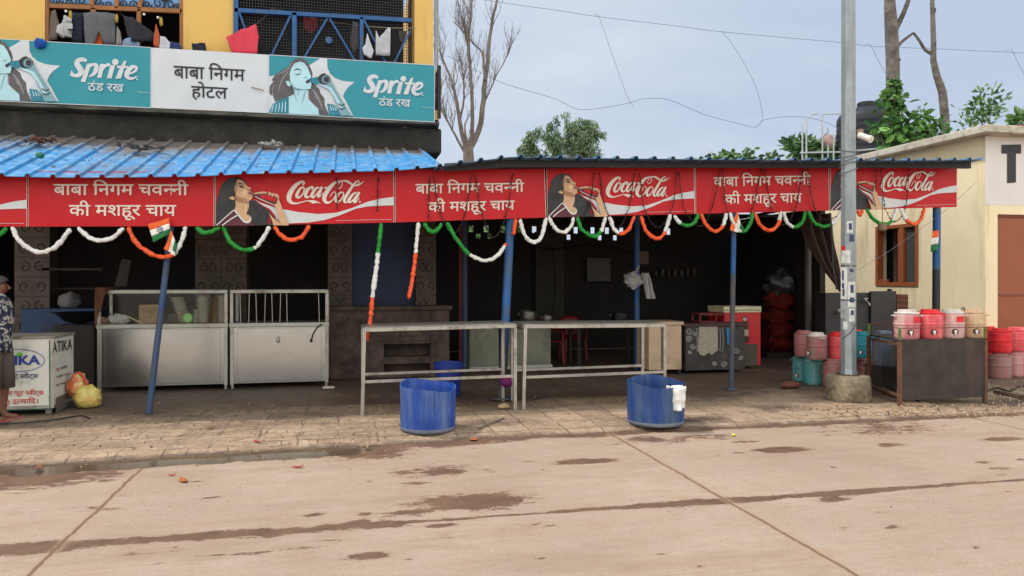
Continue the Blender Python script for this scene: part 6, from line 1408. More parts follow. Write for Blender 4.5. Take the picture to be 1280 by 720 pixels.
def chair(label, px, pyb, Y, rz):
    p = PD(px, pyb, Y); o = thing('plastic_chair', label, 'chair', (0, 0, 0), 'dark red plastic chairs in the shed'); mm = mat('red_chair_plastic', srgb(132, 22, 28), .45, var=.1)
    b = MB(); b.box(-.22, .22, -.21, .21, .42, .45); build('seat', b, mm, o, bevel=.015)
    for x in (-.2, .2):
        for y in (-.19, .19): b = MB(); b.bar((x * 1.12, y * 1.15, 0), (x, y, .42), .035); build('leg', b, mm, o)
    b = MB(); b.grid(lambda s, t: Vector(((s - .5) * .42, .21 + .06 * t - .05 * (1 - (2 * s - 1) ** 2), .45 + .42 * t - .06 * t * abs(2 * s - 1) ** 3)), 10, 6); build('backrest', b, mm, o, smooth=60, solid=.02)
    for x in (-.23, .23): b = MB(); b.tube([(x, .2, .66), (x, -.1, .66), (x, -.19, .60), (x, -.2, .44)], .018, 6); build('armrest', b, mm, o)
    o.location = (p.x, p.y, 0); o.rotation_euler.z = rz
chair('red plastic chair facing left deep in the shed', 692, 430, 14.6, 1.2); chair('red plastic chair facing the street deep in the shed', 716, 430, 15.3, 0)
v = 13.15; b = MB(); b.box(PV(574, 400, v).x, PV(579.5, 400, v).x, v, v + .05, 0, 2.5); tag(build('red_board', b, simple('dark_red_board', 110, 26, 36, .6)), 'narrow dark red upright board left of the inner dark blue post', 'board')

rnd = random.Random(31); TIN = mat('dull_tin', srgb(120, 116, 110), .4, .7, var=.2)
def pot(label, x, y, z, r, h, mm, name='cooking_pot'):
    b = MB(); b.lathe([(r * .8, 0), (r * .95, h * .1), (r, h * .5), (r * .96, h * .92), (r * 1.06, h), (r * .92, h), (r * .86, h * .2), (0, h * .15)], (x, y, z), 20, cap1=False); o = build(name, b, mm, smooth=45); tag(o, label, 'pot', 'pots on the dark work bench')
    b = MB()
    for s_ in (-1, 1): b.tube([(x + s_ * r, y, z + h * .8), (x + s_ * r * 1.25, y, z + h * .75), (x + s_ * r, y, z + h * .6)], .008, 5)
    build('handle', b, TIN, o)
bz_ = PV(700, 404, 13.5).z
pot('big dull tin pot on the dark work bench, left end', PV(660, 400, 13.8).x, 13.8, bz_, .16, .22, TIN); pot('small tin pot on the dark work bench, next to the big one', PV(684, 400, 13.7).x, 13.7, bz_, .10, .14, TIN); pot('sooty black pot on the dark work bench, right end', PV(775, 400, 13.8).x, 13.8, bz_, .17, .18, BLACKP)
v = 16.7; b = MB(); zs2 = PV(840, 345, v).z; b.box(PV(818, 345, v).x, PV(880, 345, v).x, v, v + .2, zs2 - .03, zs2)
sh_ = build('wall_shelf', b, simple('dusty_shelf', 56, 50, 44, .9)); tag(sh_, 'plain shelf with small tins on the shed back wall', 'shelf')
for k in range(7):
    x = PV(822 + 8 * k, 340, v).x; h = rnd.uniform(.12, .24); r = rnd.uniform(.045, .07); b = MB(); b.lathe([(r, 0), (r, h * .85), (r * 1.05, h * .86), (r * 1.05, h)], (x, v + .1, zs2 + .001), 12)
    tag(build('storage_tin', b, simple('tin_%d' % (k % 3), *((84, 64, 46), (66, 72, 76), (84, 44, 38))[k % 3], .5), smooth=40), 'small tin standing on the plain shelf of the shed back wall', 'tin', 'tins on the shed shelf')
for k, (pts, lab) in enumerate((([(650, 300), (690, 312), (740, 306), (800, 318)], 'slack black wire along the shed back wall, upper'), ([(690, 305), (694, 350), (690, 400)], 'black wire running down the pale panel in the shed'), ([(830, 312), (880, 322), (930, 318)], 'slack black wire on the right part of the shed back wall'))):
    b = MB(); b.tube([Vector(p) for p in cat([tuple(PV(x, y, 16.6)) for x, y in pts], .1)], .012, 5); tag(build('wall_wire', b, BLACKP), lab, 'wire')
b = MB(); b.box(PV(735, 360, 16.7).x, PV(765, 360, 16.7).x, 16.78, 16.84, PV(750, 352, 16.7).z, PV(750, 322, 16.7).z); tag(build('framed_picture', b, simple('dim_picture', 48, 42, 40, .4, var=.4, vs=8), bevel=.01), 'dim framed picture in the middle of the shed back wall', 'picture')

# kitchen clutter behind the left counters
v = 12.75; b = MB(); b.box(PV(26, 400, v).x, PV(121, 400, v).x, v, v + .5, 0, PV(70, 386, v).z); tag(build('blue_counter', b, mat('deep_blue_counter', srgb(34, 62, 104), .6, var=.15, dirt=srgb(46, 44, 44), da=.3), bevel=.01), 'dark blue counter behind the white stall box', 'counter')
c = PV(100, 391, 12.3); b = MB(); b.lathe([(.05, -.16), (.2, -.12), (.33, .0), (.36, .012), (.33, .01), (.2, -.10), (.02, -.13)], c, 28); o = build('frying_pan', b, mat('black_iron', srgb(40, 38, 38), .4, .6), smooth=50); tag(o, 'wide black frying pan left of the glass display counter', 'pan')
b = MB(); b.tube([c + Vector((-.36, 0, .0)), c + Vector((-.42, 0, .05)), c + Vector((-.36, .06, .0))], .012, 6); build('handle', b, BLACKP, o)
b = MB(); b.box(c.x - .3, c.x + .25, 12.1, 12.6, 0, c.z - .17); tag(build('stove', b, BLACKISH, bevel=.02), 'sooty stove under the black frying pan', 'stove')
b = MB(); c = PV(84, 376, 12.9); b.blob(c + Vector((0, .1, 0)), (.16, .12, .14), seed=9, amp=.4, flat=.8); tag(build('white_sack', b, simple('grubby_white_sack', 112, 110, 112, .8, var=.15), smooth=70), 'grubby white sack on the dark blue counter', 'sack')
v = 13.0; b = MB(); b.box(PV(52, 340, v).x, PV(128, 340, v).x, v, v + .3, PV(90, 338, v).z, PV(90, 335, v).z); b.box(PV(60, 340, v).x, PV(118, 340, v).x, v + .2, v + .25, PV(90, 362, v).z, PV(90, 360, v).z); tag(build('wall_shelf', b, simple('dusty_shelf', 56, 50, 44, .9)), 'dusty shelf above the dark blue counter', 'shelf')
v = 12.9; b = MB(); b.add([PV(x, y, v) for x, y in ((143, 358), (152, 324), (164, 325), (158, 358))] + [PV(x, y, v + .03) for x, y in ((143, 358), (152, 324), (164, 325), (158, 358))], [(3, 2, 1, 0), (4, 5, 6, 7), (0, 1, 5, 4), (1, 2, 6, 5), (2, 3, 7, 6), (3, 0, 4, 7)]); tag(build('leaning_sheet', b, simple('dull_grey_sheet', 62, 58, 54, .8)), 'dull grey sheet leaning behind the glass display counter', 'sheet')

# ------------------------------------------------------------------ washing on the balcony and in the window
def cloth(label, poly, v, mm, name='hanging_cloth', th=.02, cat_='cloth', group='washing hung out above the balcony boards'):
    P = [PV(x, y, v) for x, y in poly]; bm = bmesh.new(); vs = [bm.verts.new(p) for p in P]; bm.faces.new(vs); bmesh.ops.triangulate(bm, faces=bm.faces[:])
    bmesh.ops.subdivide_edges(bm, edges=bm.edges[:], cuts=5, use_grid_fill=True); bmesh.ops.triangulate(bm, faces=bm.faces[:])
    sd_ = poly[0][0]
    for q in bm.verts: q.co.y += .035 * math.sin(q.co.x * 34 + sd_) * (.5 + .5 * mnoise.noise(q.co * 3)) + .015 * mnoise.noise(q.co * 7)
    bm.verts.index_update(); b = MB(); b.add([q.co for q in bm.verts], [tuple(q.index for q in f.verts) for f in bm.faces]); bm.free()
    return tag(build(name, b, mm, smooth=70, solid=th), label, cat_, group)
def cm(n, r, g, bb): return simple('cloth_' + n, r, g, bb, .9, var=.12, bump=.3, bs=20)
VC = 12.44
cloth('grey trousers hanging in the wooden window', [(104, 16), (124, 15), (143.5, 17), (143.5, 56), (131, 56), (123, 39), (117, 56), (106, 55)], VC, cm('grey', 96, 98, 104), 'trousers', cat_='trousers')
cloth('striped grey cloth at the far left of the wooden window', [(64, 14), (70, 13), (74, 30), (72, 50), (60, 50), (62, 30)], VC, cm('stripe_grey', 104, 92, 86))
cloth('dark navy cloth left of the grey trousers', [(88, 16), (103, 16), (103, 54), (90, 52)], VC + .05, cm('navy', 34, 38, 56))
cloth('orange cloth showing between the trouser legs', [(119, 40), (127, 40), (129, 57), (117, 57)], VC + .06, cm('orange', 214, 96, 50))
cloth('big dark cloth drooping in a point in the wooden window', [(154, 20), (166, 22), (196, 44), (190, 52), (163, 52), (158, 40)], VC, cm('charcoal', 40, 42, 52))
cloth('grey rag at the middle of the wooden window', [(146, 32), (150, 40), (152, 56), (144, 56)], VC, cm('ash', 136, 130, 128))
cloth('pale blue cloth heaped at the window sill', [(150, 58), (154, 50), (166, 47), (174, 54), (174, 60)], VC, cm('pale_blue', 130, 150, 180))
cloth('orange tassel cloth hanging at the right of the wooden window', [(195, 30), (199, 44), (198, 60), (192, 58), (193, 44)], VC, cm('rust', 186, 92, 56))
cloth('white cloth at the right end of the wooden window', [(200, 45), (206, 46), (213, 54), (212, 62), (199, 61)], VC, cm('white', 196, 198, 208))
cloth('dark blue cloth at the lower right corner of the window', [(213, 52), (224, 54), (228, 62), (213, 62)], VC, cm('indigo', 44, 56, 104))
cloth('small navy cloth on the line between window and balcony', [(240, 54), (256, 54), (258, 66), (241, 65)], 12.38, cm('navy', 34, 38, 56))
cloth('crimson cloth hung over the line in front of the balcony', [(283, 47), (302, 37), (320, 31), (323, 45), (321, 70), (305, 69), (291, 68)], 12.3, cm('crimson', 214, 66, 86))
cloth('dark red cloth behind the balcony mesh', [(380, 21), (397, 22), (396, 36), (388, 43), (380, 36)], VW + .25, cm('dark_red', 130, 28, 40))
cloth('grey cloth behind the balcony mesh', [(441, 26), (447, 28), (448, 58), (442, 66), (438, 55)], VW + .25, cm('grey2', 112, 112, 116))
cloth('white pointed cloth hanging in front of the balcony', [(459, 42), (462, 50), (467, 64), (464, 73), (455, 69), (453, 61), (457, 55)], 12.36, cm('white', 196, 198, 208))
cloth('white vest hanging in front of the balcony', [(470, 38), (474, 48), (482, 48), (485, 35), (488, 36), (487.5, 70), (470, 69)], 12.36, cm('white2', 186, 188, 196))
cloth('grey brown cloth at the right end of the balcony line', [(498, 38), (508, 40), (506, 50), (502, 54), (499, 46)], VW + .22, cm('taupe', 112, 106, 104))
cloth('bulging white bag hung in the wooden window', [(82, 20), (86, 21), (84, 28), (88, 38), (86, 46), (78, 47), (72, 42), (73, 34), (79, 27)], VC - .03, cm('bag_white', 176, 176, 178), 'white_bag', .10, 'bag')
for k, (px, py) in enumerate(((88, 19), (146, 23), (201.5, 27))):
    b = MB(); c = PV(px, py, VC - .05); b.blob(c, (.022, .02, .06), seed=k, amp=.6, fr=3); tag(build('yellow_tassel', b, simple('yellow_tassel_thread', 176, 150, 64, .8), smooth=70), ('yellow tassel above the white bag in the window', 'yellow tassel right of the grey trousers', 'yellow tassel at the right of the wooden window')[k], 'tassel', 'yellow tassels in the window')
for k, (px, py) in enumerate(((82.5, 14), (180, 18), (197.5, 22))):
    b = MB(); c = PV(px, py, VC - .05); b.blob(c, .02, n=8, amp=.1); tag(build('white_ball', b, WHITEP, smooth=70), ('white ball above the white bag in the window', 'white ball in the middle of the wooden window', 'white ball above the orange tassel cloth')[k], 'knob', 'white balls in the window')
b = MB(); c = PV(50, 54, 11.9); b.blob(c + Vector((0, 0, -.0)), (.07, .05, .075), seed=12, amp=.5, fr=2.5); tag(build('blue_bundle', b, cm('royal', 24, 74, 160), smooth=70), 'small blue cloth bundle on the upper edge of the left teal board', 'bundle')
def cable(label, pts, Y, r=.006, name='washing_line', cat_='line', mm=None, sag=None, group=None):
    P = cat([tuple(PD(x, y, Y if isinstance(Y, (int, float)) else Y[i])) for i, (x, y) in enumerate(pts)], .08); b = MB(); b.tube(P, r, 5)
    return tag(build(name, b, mm or simple('pale_cord', 150, 138, 118, .8), smooth=60), label, cat_, group)
cable('washing line from the window to the balcony post', [(205, 58), (232, 56), (258, 54), (283, 47), (320, 30), (340, 11)], 12.1)
cable('washing line across the front of the balcony grille', [(340, 11), (370, 17), (400, 25), (450, 32), (490, 35), (520, 35)], 12.3)
cable('thin rod slanting across the wooden window', [(132, 3), (160, 24), (187, 42), (212, 55)], [11.6, 11.7, 11.8, 11.9], .008, 'bamboo_rod', 'rod')

# ------------------------------------------------------------------ overhead wires
WIRE = simple('wire_grey', 96, 102, 112, .6)
cable('long overhead wire crossing the whole sky', [(470, -22), (560, -8), (625, 3), (700, 13.5), (745, 20.5), (850, 33), (905, 40), (1054, 53.5), (1085, 57.5), (1168, 61), (1265, 65.5), (1330, 68)], 15.0, .0045, 'overhead_wire', 'wire', WIRE)
cable('lower sagging wire with kinks, crossing the sky to the shed roof', [(560, 70), (622, 101), (655, 112), (695, 124), (720, 136), (745, 136), (790, 128), (800, 124), (826, 123), (845, 128), (880, 143), (925, 155), (944, 159), (952, 151), (980, 146), (1010, 147), (1035, 154), (1052, 164)], 15.0, .0045, 'overhead_wire', 'wire', WIRE)
cable('loose wire hanging from the long wire above the leafy trees', [(742, 19), (747, 18), (752, 30), (766, 70), (780, 110), (788, 128), (793, 134)], 14.95, .0038, 'hanging_wire', 'wire', WIRE)
cable('loose wire hanging down to the kinked wire left of the light pole', [(902, 39), (915, 55), (935, 88), (948, 118), (953, 150), (946, 160)], 14.95, .0038, 'hanging_wire', 'wire', WIRE)
cable('loose wire hanging just right of the light pole', [(1080, 57), (1088, 56), (1096, 72), (1107, 92)], 14.95, .0038, 'hanging_wire', 'wire', WIRE)
cable('loose wire hanging above the toilet block', [(1255, 65), (1264, 62), (1272, 78), (1284, 100)], 14.95, .0038, 'hanging_wire', 'wire', WIRE)
cable('thin cable drooping from the white band to the light pole', [(1220, 228), (1180, 264), (1120, 308), (1060, 345)], [12.4, 11.8, 11, 10.0], .003, 'drooping_cable', 'cable', WIRE)
cable('black cable running down from the boards to the tarpaulin', [(1038, 266), (1040, 300), (1041, 330), (1046, 362)], 10.6, .012, 'drooping_cable', 'cable', BLACKP)
c = PD(1103, 284, 11.2); b = MB(); b.lathe([(.03, -.06), (.06, -.04), (.065, .04), (.04, .06)], c, 16); b.tube([c + Vector((0, 0, .08)), c + Vector((0, 0, .5))], .006, 5); tag(build('hanging_pot', b, simple('brown_pot', 128, 110, 84, .7), smooth=40), 'small brown pot hanging under the last red board', 'pot')

# ------------------------------------------------------------------ roof clutter: tank and white pipes
BT = mat('black_tank_plastic', srgb(26, 30, 40), .6, var=.15)
c = PD(1083, 200, 17.6); z0 = 4.2; z1 = PD(1083, 134, 17.6).z; r = .64
o = thing('water_tank', 'black ribbed water tank on the roof behind the light pole', 'water tank', (c.x, c.y, z0)); H = z1 - z0
prof = [(r * .98, 0)]
for k in range(8): z = H * .78 * (k + .5) / 8; prof += [(r * 1.0, z - .03), (r * 1.015, z), (r * 1.0, z + .03)]
prof += [(r, H * .80), (r * .9, H * .88), (r * .5, H * .97), (r * .3, H * .985)]
b = MB(); b.lathe(prof, (c.x, c.y, z0), 36); build('shell', b, BT, o, smooth=40); b = MB(); b.lathe([(r * .32, H * .96), (r * .32, H * 1.06), (r * .28, H * 1.08)], (c.x, c.y, z0), 24); build('lid', b, BT, o, smooth=40)
WP = simple('white_pipe', 184, 188, 190, .6)
o = thing('pipe_frame', 'white pipework rising beside the black water tank', 'pipe', (10.6, 15.6, 4.2)); Yp = 16.6
for k, pts in enumerate((((1003, 210), (1003, 158)), ((1008, 200), (1008, 150), (1014, 143), (1022, 142)), ((1028, 205), (1028, 143), (1050, 142)), ((1035, 205), (1035, 160)), ((1000, 191), (1052, 190)), ((1042, 205), (1042, 168)), ((1050, 190), (1120, 184)))):
    b = MB(); b.tube([PD(x, y, Yp - .02 * k) for x, y in pts], .018, 8); build('pipe', b, WP, o, smooth=40)
b = MB(); q = PD(1036, 176, Yp); b.blob(q, (.16, .1, .14), seed=3, amp=.4); build('rag', b, simple('pinkish_rag', 190, 160, 150, .9), o, smooth=70)

# ------------------------------------------------------------------ trees
BARK = mat('grey_bark', srgb(118, 110, 104), .9, var=.35, vs=6, dirt=srgb(76, 70, 66), da=.45, ds=5, bump=.7, bs=14); BARKD = mat('dark_bark', srgb(112, 94, 84), .9, var=.3, vs=5, bump=.6, bs=14)
TWIG = mat('pale_twig_bark', srgb(124, 112, 106), .9, var=.25, vs=5, bump=.4, bs=14)
def leafmats(n, cols): return [mat('leaf_' + n + str(i), srgb(*c), .55, var=.25, vs=3) for i, c in enumerate(cols)]
LE = leafmats('eucalyptus', ((104, 128, 92), (132, 152, 116), (78, 102, 72))); LB = leafmats('broad', ((78, 124, 56), (112, 156, 76), (52, 90, 44))); LS = leafmats('shrub', ((84, 122, 68), (118, 152, 92), (60, 92, 54)))
def leaf(b, c, d, ln, wd, m, rnd):
    d = d.normalized() if d.length > 1e-4 else Vector((0, 0, 1)); s = d.cross(Vector((rnd.uniform(-1, 1), rnd.uniform(-1, 1), rnd.uniform(-1, 1)))); s = s.normalized() if s.length > 1e-3 else Vector((1, 0, 0)); n = d.cross(s)
    k = n * wd * .14
    b.add([c, c + d * ln * .28 + s * wd * .42 + k, c + d * ln * .66 + s * wd * .46 + k, c + d * ln, c + d * ln * .66 - s * wd * .46 + k, c + d * ln * .28 - s * wd * .42 + k, c + d * ln * .5], [(0, 1, 6), (1, 2, 6), (2, 3, 6), (3, 4, 6), (4, 5, 6), (5, 0, 6)], m)
def tree_limb(b, pts, Y, r0, r1, n=7, seed=0.0):
    P = [Vector(p) for p in cat([tuple(PD(x, y, Y + .25 * mnoise.noise(Vector((i * .9, seed, 0))))) for i, (x, y) in enumerate(pts)], .12)]; K = len(P)
    P = [p + Vector((.018 * mnoise.noise(Vector((i * .5, seed, 1))), 0, 0)) for i, p in enumerate(P)]
    b.tube(P, [r0 + (r1 - r0) * i / (K - 1) for i in range(K)], n); return P
def twigs(b, P, rnd, n, ln, r, depth=2, up=.8):
    for _ in range(n):
        i = rnd.randrange(len(P) // 4, len(P)); p = P[i]; d = (P[min(i + 1, len(P) - 1)] - P[max(i - 1, 0)]).normalized() * .5 + Vector((rnd.uniform(-1, 1), rnd.uniform(-1, 1), rnd.uniform(0, 1))) * .55 + Vector((0, 0, up * .5)); d.normalize()
        L_ = ln * rnd.uniform(.5, 1.2); Q = [p]; 
        for k in range(6): d = (d + Vector((rnd.gauss(0, .13), rnd.gauss(0, .13), rnd.gauss(.06, .08)))).normalized(); Q.append(Q[-1] + d * L_ / 6)
        b.tube(Q, [r * (1 - .75 * k / 6) for k in range(7)], 4)
        if depth > 1: twigs(b, Q, rnd, 3, ln * .55, r * .6, depth - 1, up)
Yd = 22.0; o = thing('bare_tree', 'tall bare leafless tree right of the yellow building', 'tree', tuple(PD(590, 350, Yd).xy) + (0,)); rnd = random.Random(4)
b = MB(); q = PD(588, 350, Yd); b.tube([Vector((q.x, q.y, -.1)), PD(587, 260, Yd), PD(586, 205, Yd), PD(585, 182, Yd)], [.24, .20, .17, .14], 10); build('trunk', b, TWIG, o, smooth=60)
b = MB()
for k, (pts, r0, r1, nt, ln) in enumerate((([(584, 190), (577, 165), (572, 135), (566, 105), (558, 85), (548, 60)], .11, .03, 10, 1.1), ([(585, 185), (590, 165), (590, 130), (588, 90), (586, 50), (590, 0), (592, -30)], .09, .035, 10, 1.0),
                                           ([(588, 185), (598, 165), (603, 140), (606, 105), (610, 75), (613, 40), (620, 5), (626, -20)], .13, .05, 8, 1.0), ([(584, 195), (572, 175), (560, 152), (550, 135), (542, 115)], .06, .015, 10, .9),
                                           ([(606, 100), (604, 70), (600, 62), (592, 55), (580, 40), (566, 26)], .06, .015, 8, .8), ([(604, 130), (614, 110), (620, 95), (632, 75), (640, 55)], .035, .01, 8, .6), ([(586, 75), (582, 40), (574, 10), (570, -20)], .04, .015, 8, .8), ([(575, 150), (580, 120), (577, 85), (570, 60)], .05, .012, 9, .8), ([(585, 190), (581, 160), (583, 150)], .06, .03, 2, .5))):
    P = tree_limb(b, pts, Yd, r0 * .72, r1 * .6, 7, k * 3.7); twigs(b, P, rnd, int(nt * 1.5), ln, .011, 3)
build('limbs', b, TWIG, o, smooth=60)
def leafy(label, clumps, Y, trunkpx, mats, n, ln, wd, droop, name='leafy_tree', cat_='tree', tr=.14, seed=1, gap=.0, group=None):
    rnd = random.Random(seed); q = PD(trunkpx, 350, Y); o = thing(name, label, cat_, (q.x, q.y, 0), group); b = MB(); c0 = clumps[0]
    top = PD(c0[0], c0[1], Y); b.tube([Vector((q.x, q.y, -.1)), Vector((q.x, q.y, top.z * .6)).lerp(Vector((top.x, top.y, top.z * .6)), .4), top], [tr, tr * .8, tr * .3], 8)
    for c in clumps[1:]: p = PD(c[0], c[1], Y); b.tube([Vector((q.x, q.y, p.z * .7)), Vector(((q.x + p.x) / 2, q.y, p.z * .85)), p], [tr * .5, tr * .35, tr * .1], 6)
    build('trunk', b, BARKD, o, smooth=60); b = MB()
    tot = sum(c[2] * c[3] for c in clumps)
    for ci, (cx, cy, rx, ry) in enumerate(clumps):
        C = PD(cx, cy, Y); kx, kz = rx / F * Y, ry / F * Y; subs = [(C + Vector((rnd.gauss(0, .5) * kx, rnd.gauss(0, .5) * kx, rnd.gauss(0, .5) * kz)), rnd.uniform(.25, .5), rnd.choice((0, 0, 1, 2))) for _ in range(max(4, int(rx * ry / 9)))]
        for _ in range(int(n * rx * ry / tot)):
            s, rr, mm = rnd.choice(subs); d = Vector((rnd.gauss(0, 1), rnd.gauss(0, 1), rnd.gauss(0, 1))); d = d.normalized() * rnd.random() ** .45
            p = s + Vector((d.x * kx * rr, d.y * kx * rr, d.z * kz * rr)); dr = d * (1 - droop) + Vector((rnd.gauss(0, .35), rnd.gauss(0, .35), -droop)); leaf(b, p, dr, ln * rnd.uniform(.6, 1.3), wd * rnd.uniform(.7, 1.3), mm if rnd.random() < .7 else rnd.randrange(3), rnd)
    build('crown', b, mats, o); return o
leafy('small round leafy tree, leftmost of the three behind the shed roof', [(662, 186, 13, 18)], 34, 662, LE, 2600, .16, .045, .6, seed=3)
leafy('narrow leafy tree, middle one behind the shed roof', [(692, 182, 12, 22)], 33, 692, LE, 2600, .16, .045, .7, seed=5)
leafy('biggest leafy tree behind the shed roof, right of the narrow one', [(727, 176, 22, 24), (712, 172, 12, 14), (740, 165, 12, 14), (726, 158, 12, 10)], 34, 726, LE, 7000, .16, .045, .7, seed=8)
leafy('green bush behind the shed wall, seen through its vent holes', [(620, 300, 50, 16)], 21, 620, LB, 1500, .25, .12, .3, 'bush', 'bush', .05, 9)
for k, (px, py, rx, ry, lab, n) in enumerate(((893, 199, 10, 5, 'low sprig of leaves above the shed roof, left one', 60), (915, 196, 14, 7, 'low leafy twigs above the middle of the shed roof', 90), (938, 197, 12, 6, 'low leafy twigs above the shed roof, nearest the shrub with pale tips', 70), (958, 198, 8, 6, 'single clump of round leaves at the shed roof edge', 40), (872, 203, 8, 3, 'tiny sprig of leaves above the shed roof, far left', 30))):
    leafy(lab, [(px, py, rx, ry)], 18.5, px, LS, n, .17, .10, .1, 'sprig', 'plant', .02, 20 + k, group='sprigs growing up behind the shed roof')
leafy('dark shrub with pale tips left of the white pipes', [(1000, 185, 10, 14), (1020, 192, 14, 12), (988, 178, 6, 7)], 18.2, 1006, LS, 420, .20, .09, -.1, 'roof_shrub', 'shrub', .04, 31)
leafy('dark shrub between the white pipes and the light pole', [(1035, 195, 12, 12)], 18.0, 1036, LS, 240, .20, .09, -.1, 'roof_shrub', 'shrub', .04, 33)
Yb = 17.0
leafy('big leaved climbing plant in front of the black water tank', [(1120, 140, 15, 34), (1128, 170, 18, 16), (1098, 158, 12, 12), (1118, 112, 10, 14), (1112, 180, 14, 10)], 15.6, 1120, LB, 330, .22, .13, .15, 'climbing_plant', 'plant', .06, 41)
leafy('smaller leaved shrub at the foot of the thin dead trunk', [(1156, 160, 18, 22), (1170, 172, 20, 10), (1146, 170, 10, 14)], 15.2, 1160, LB, 460, .13, .065, .05, 'roof_shrub', 'shrub', .04, 43)
leafy('upright shrub on the toilet block roof near its corner', [(1228, 138, 20, 22), (1216, 150, 16, 10), (1240, 132, 10, 18)], 14.4, 1226, LS, 270, .13, .055, -.25, 'roof_shrub', 'shrub', .03, 45)
leafy('small shrub cut off by the right edge of the photo', [(1277, 146, 10, 12)], 13.8, 1277, LS, 110, .16, .08, -.1, 'roof_shrub', 'shrub', .03, 47)
b = MB(); c = PD(1276, 154, 13.5); b.box(c.x - .15, c.x + .15, c.y - .1, c.y + .1, 4.2, 4.34); tag(build('loose_brick', b, mat('red_brick', srgb(118, 66, 54), .9), bevel=.01), 'brick lying on the roof edge under the small right shrub', 'brick')
Yt = 19.5; o = thing('dead_trunk', 'thick dead tree trunk with one bent branch, right of the light pole', 'tree', tuple(PD(1114, 350, Yt).xy) + (0,)); b = MB()
q = PD(1115, 350, Yt); b.tube([Vector((q.x, q.y, 0))] + [PD(x, y, Yt) for x, y in ((1116, 200), (1116, 120), (1116, 80), (1115, 55), (1114, 30), (1112.5, 10), (1111, -30))], [.26, .20, .165, .165, .165, .16, .14, .11], 12); build('trunk', b, BARK, o, smooth=60)
b = MB()
for k, (pts, r0, r1) in enumerate((([(1118, 40), (1124, 28), (1132, 10), (1140, -15)], .07, .05), ([(1121, 59), (1130, 50), (1142, 41)], .045, .03), ([(1142, 41), (1150, 52), (1156, 62), (1164, 67)], .03, .045), ([(1113, 12), (1116, 2), (1118, -20)], .07, .05), ([(1118, 75), (1124, 73), (1125, 76)], .03, .015), ([(1116, 28), (1119, 22)], .03, .012))): tree_limb(b, pts, Yt, r0, r1, 7, k)
build('limbs', b, BARK, o, smooth=60)
o = thing('dead_trunk', 'thin crooked dead trunk to the right of the thick one', 'tree', tuple(PD(1182, 350, Yt - .3).xy) + (0,)); b = MB(); q = PD(1182, 350, Yt - .3)
b.tube([Vector((q.x, q.y, 0))] + [PD(x, y, Yt - .3) for x, y in ((1182, 200), (1181, 145), (1178, 115), (1171, 95), (1166.5, 75), (1167, 55), (1166, 25), (1165, -10))], [.13, .12, .105, .10, .085, .075, .065, .06, .05], 10)
tree_limb(b, [(1176, 110), (1179, 106), (1180, 104)], Yt - .3, .03, .012, 6); tree_limb(b, [(1167, 20), (1169, 14), (1169.5, 10)], Yt - .3, .03, .012, 6); build('trunk', b, BARK, o, smooth=60)

# ------------------------------------------------------------------ small things on the ground
BRK = mat('red_brick', srgb(118, 66, 54), .9)
c = PG(988, 485); b = MB(); b.blob((c.x, c.y, .045), (.16, .08, .055), seed=3, amp=.25, fr=3, flat=.8); tag(build('broken_brick', b, mat('mud_brick', srgb(112, 66, 54), .9, var=.25, bump=.6, bs=20), smooth=40), 'broken reddish brick lying in front of the left jugs', 'brick')
c = PG(411, 486); b = MB(); b.box(c.x - .09, c.x + .08, c.y, c.y + .05, 0, .035); tag(build('foam_scrap', b, simple('dirty_foam', 186, 172, 156, .9), bevel=.01), 'short pale scrap on the floor right of the barred counter', 'scrap')
c = PG(630, 511); b = MB(); b.blob((c.x, c.y, .03), (.08, .05, .035), seed=6, amp=.4, flat=.7); tag(build('pale_stone', b, simple('sandy_stone', 176, 150, 116, .9, var=.2), smooth=60), 'pale stone lying under the right end of the first table', 'stone')
b = MB(); b.tube([PG(598, 537, .0) + Vector((0, 0, .012)), PG(614, 530) + Vector((0, 0, .015)), PG(630, 524) + Vector((0, 0, .012))], .009, 6); tag(build('dry_stick', b, BARKD), 'thin dry stick on the pavement right of the left cut drum', 'stick')
random.seed(12)
def scrap(label, px, py, mm, ln=.07, name='dry_leaf', cat_='leaf', z=ROADZ):
    c = PG(px, py, z) + Vector((0, 0, .006)); b = MB(); a_ = random.random() * 3; d = Vector((math.cos(a_), math.sin(a_), 0)); s = Vector((-d.y, d.x, 0))
    b.grid(lambda u, t: c + d * ln * (t - .5) * 2 + s * ln * .9 * (u - .5) * math.sin(math.pi * (.08 + .84 * t)) + Vector((0, 0, .008 * abs(u - .5) + .012 * (t - .5) ** 2 * 4)), 4, 6); tag(build(name, b, mm, smooth=70, solid=.003), label, cat_)
ORL = simple('orange_dry_leaf', 176, 96, 44, .8, var=.25); RDL = simple('red_dry_leaf', 168, 62, 46, .8, var=.2)
scrap('orange brown dry leaf on the road just below the left cut drum', 592, 550, ORL, .09); scrap('dark scrap at the wet road edge far left', 49, 586, LEAFB, .08); scrap('orange leaf on the road near the left cross joint', 229, 602, ORL, .07); scrap('tiny red leaf on the road above the orange one', 215, 595, RDL, .03); scrap('red leaf on the road below the puddle', 372, 585, RDL, .05)
scrap('crumpled bright yellow wrapper on the road below the right drum', 917, 545, simple('yellow_wrapper', 232, 214, 60, .5), .045, 'wrapper', 'wrapper'); scrap('dry leaf on the pavement near the middle of the puddle', 263, 536, LEAFB, .06, z=0); scrap('reddish scrap on the pavement between the leaning pole and the puddle', 322, 553, RDL, .05, z=0)
rb_ = MB(); rnd = random.Random(7)
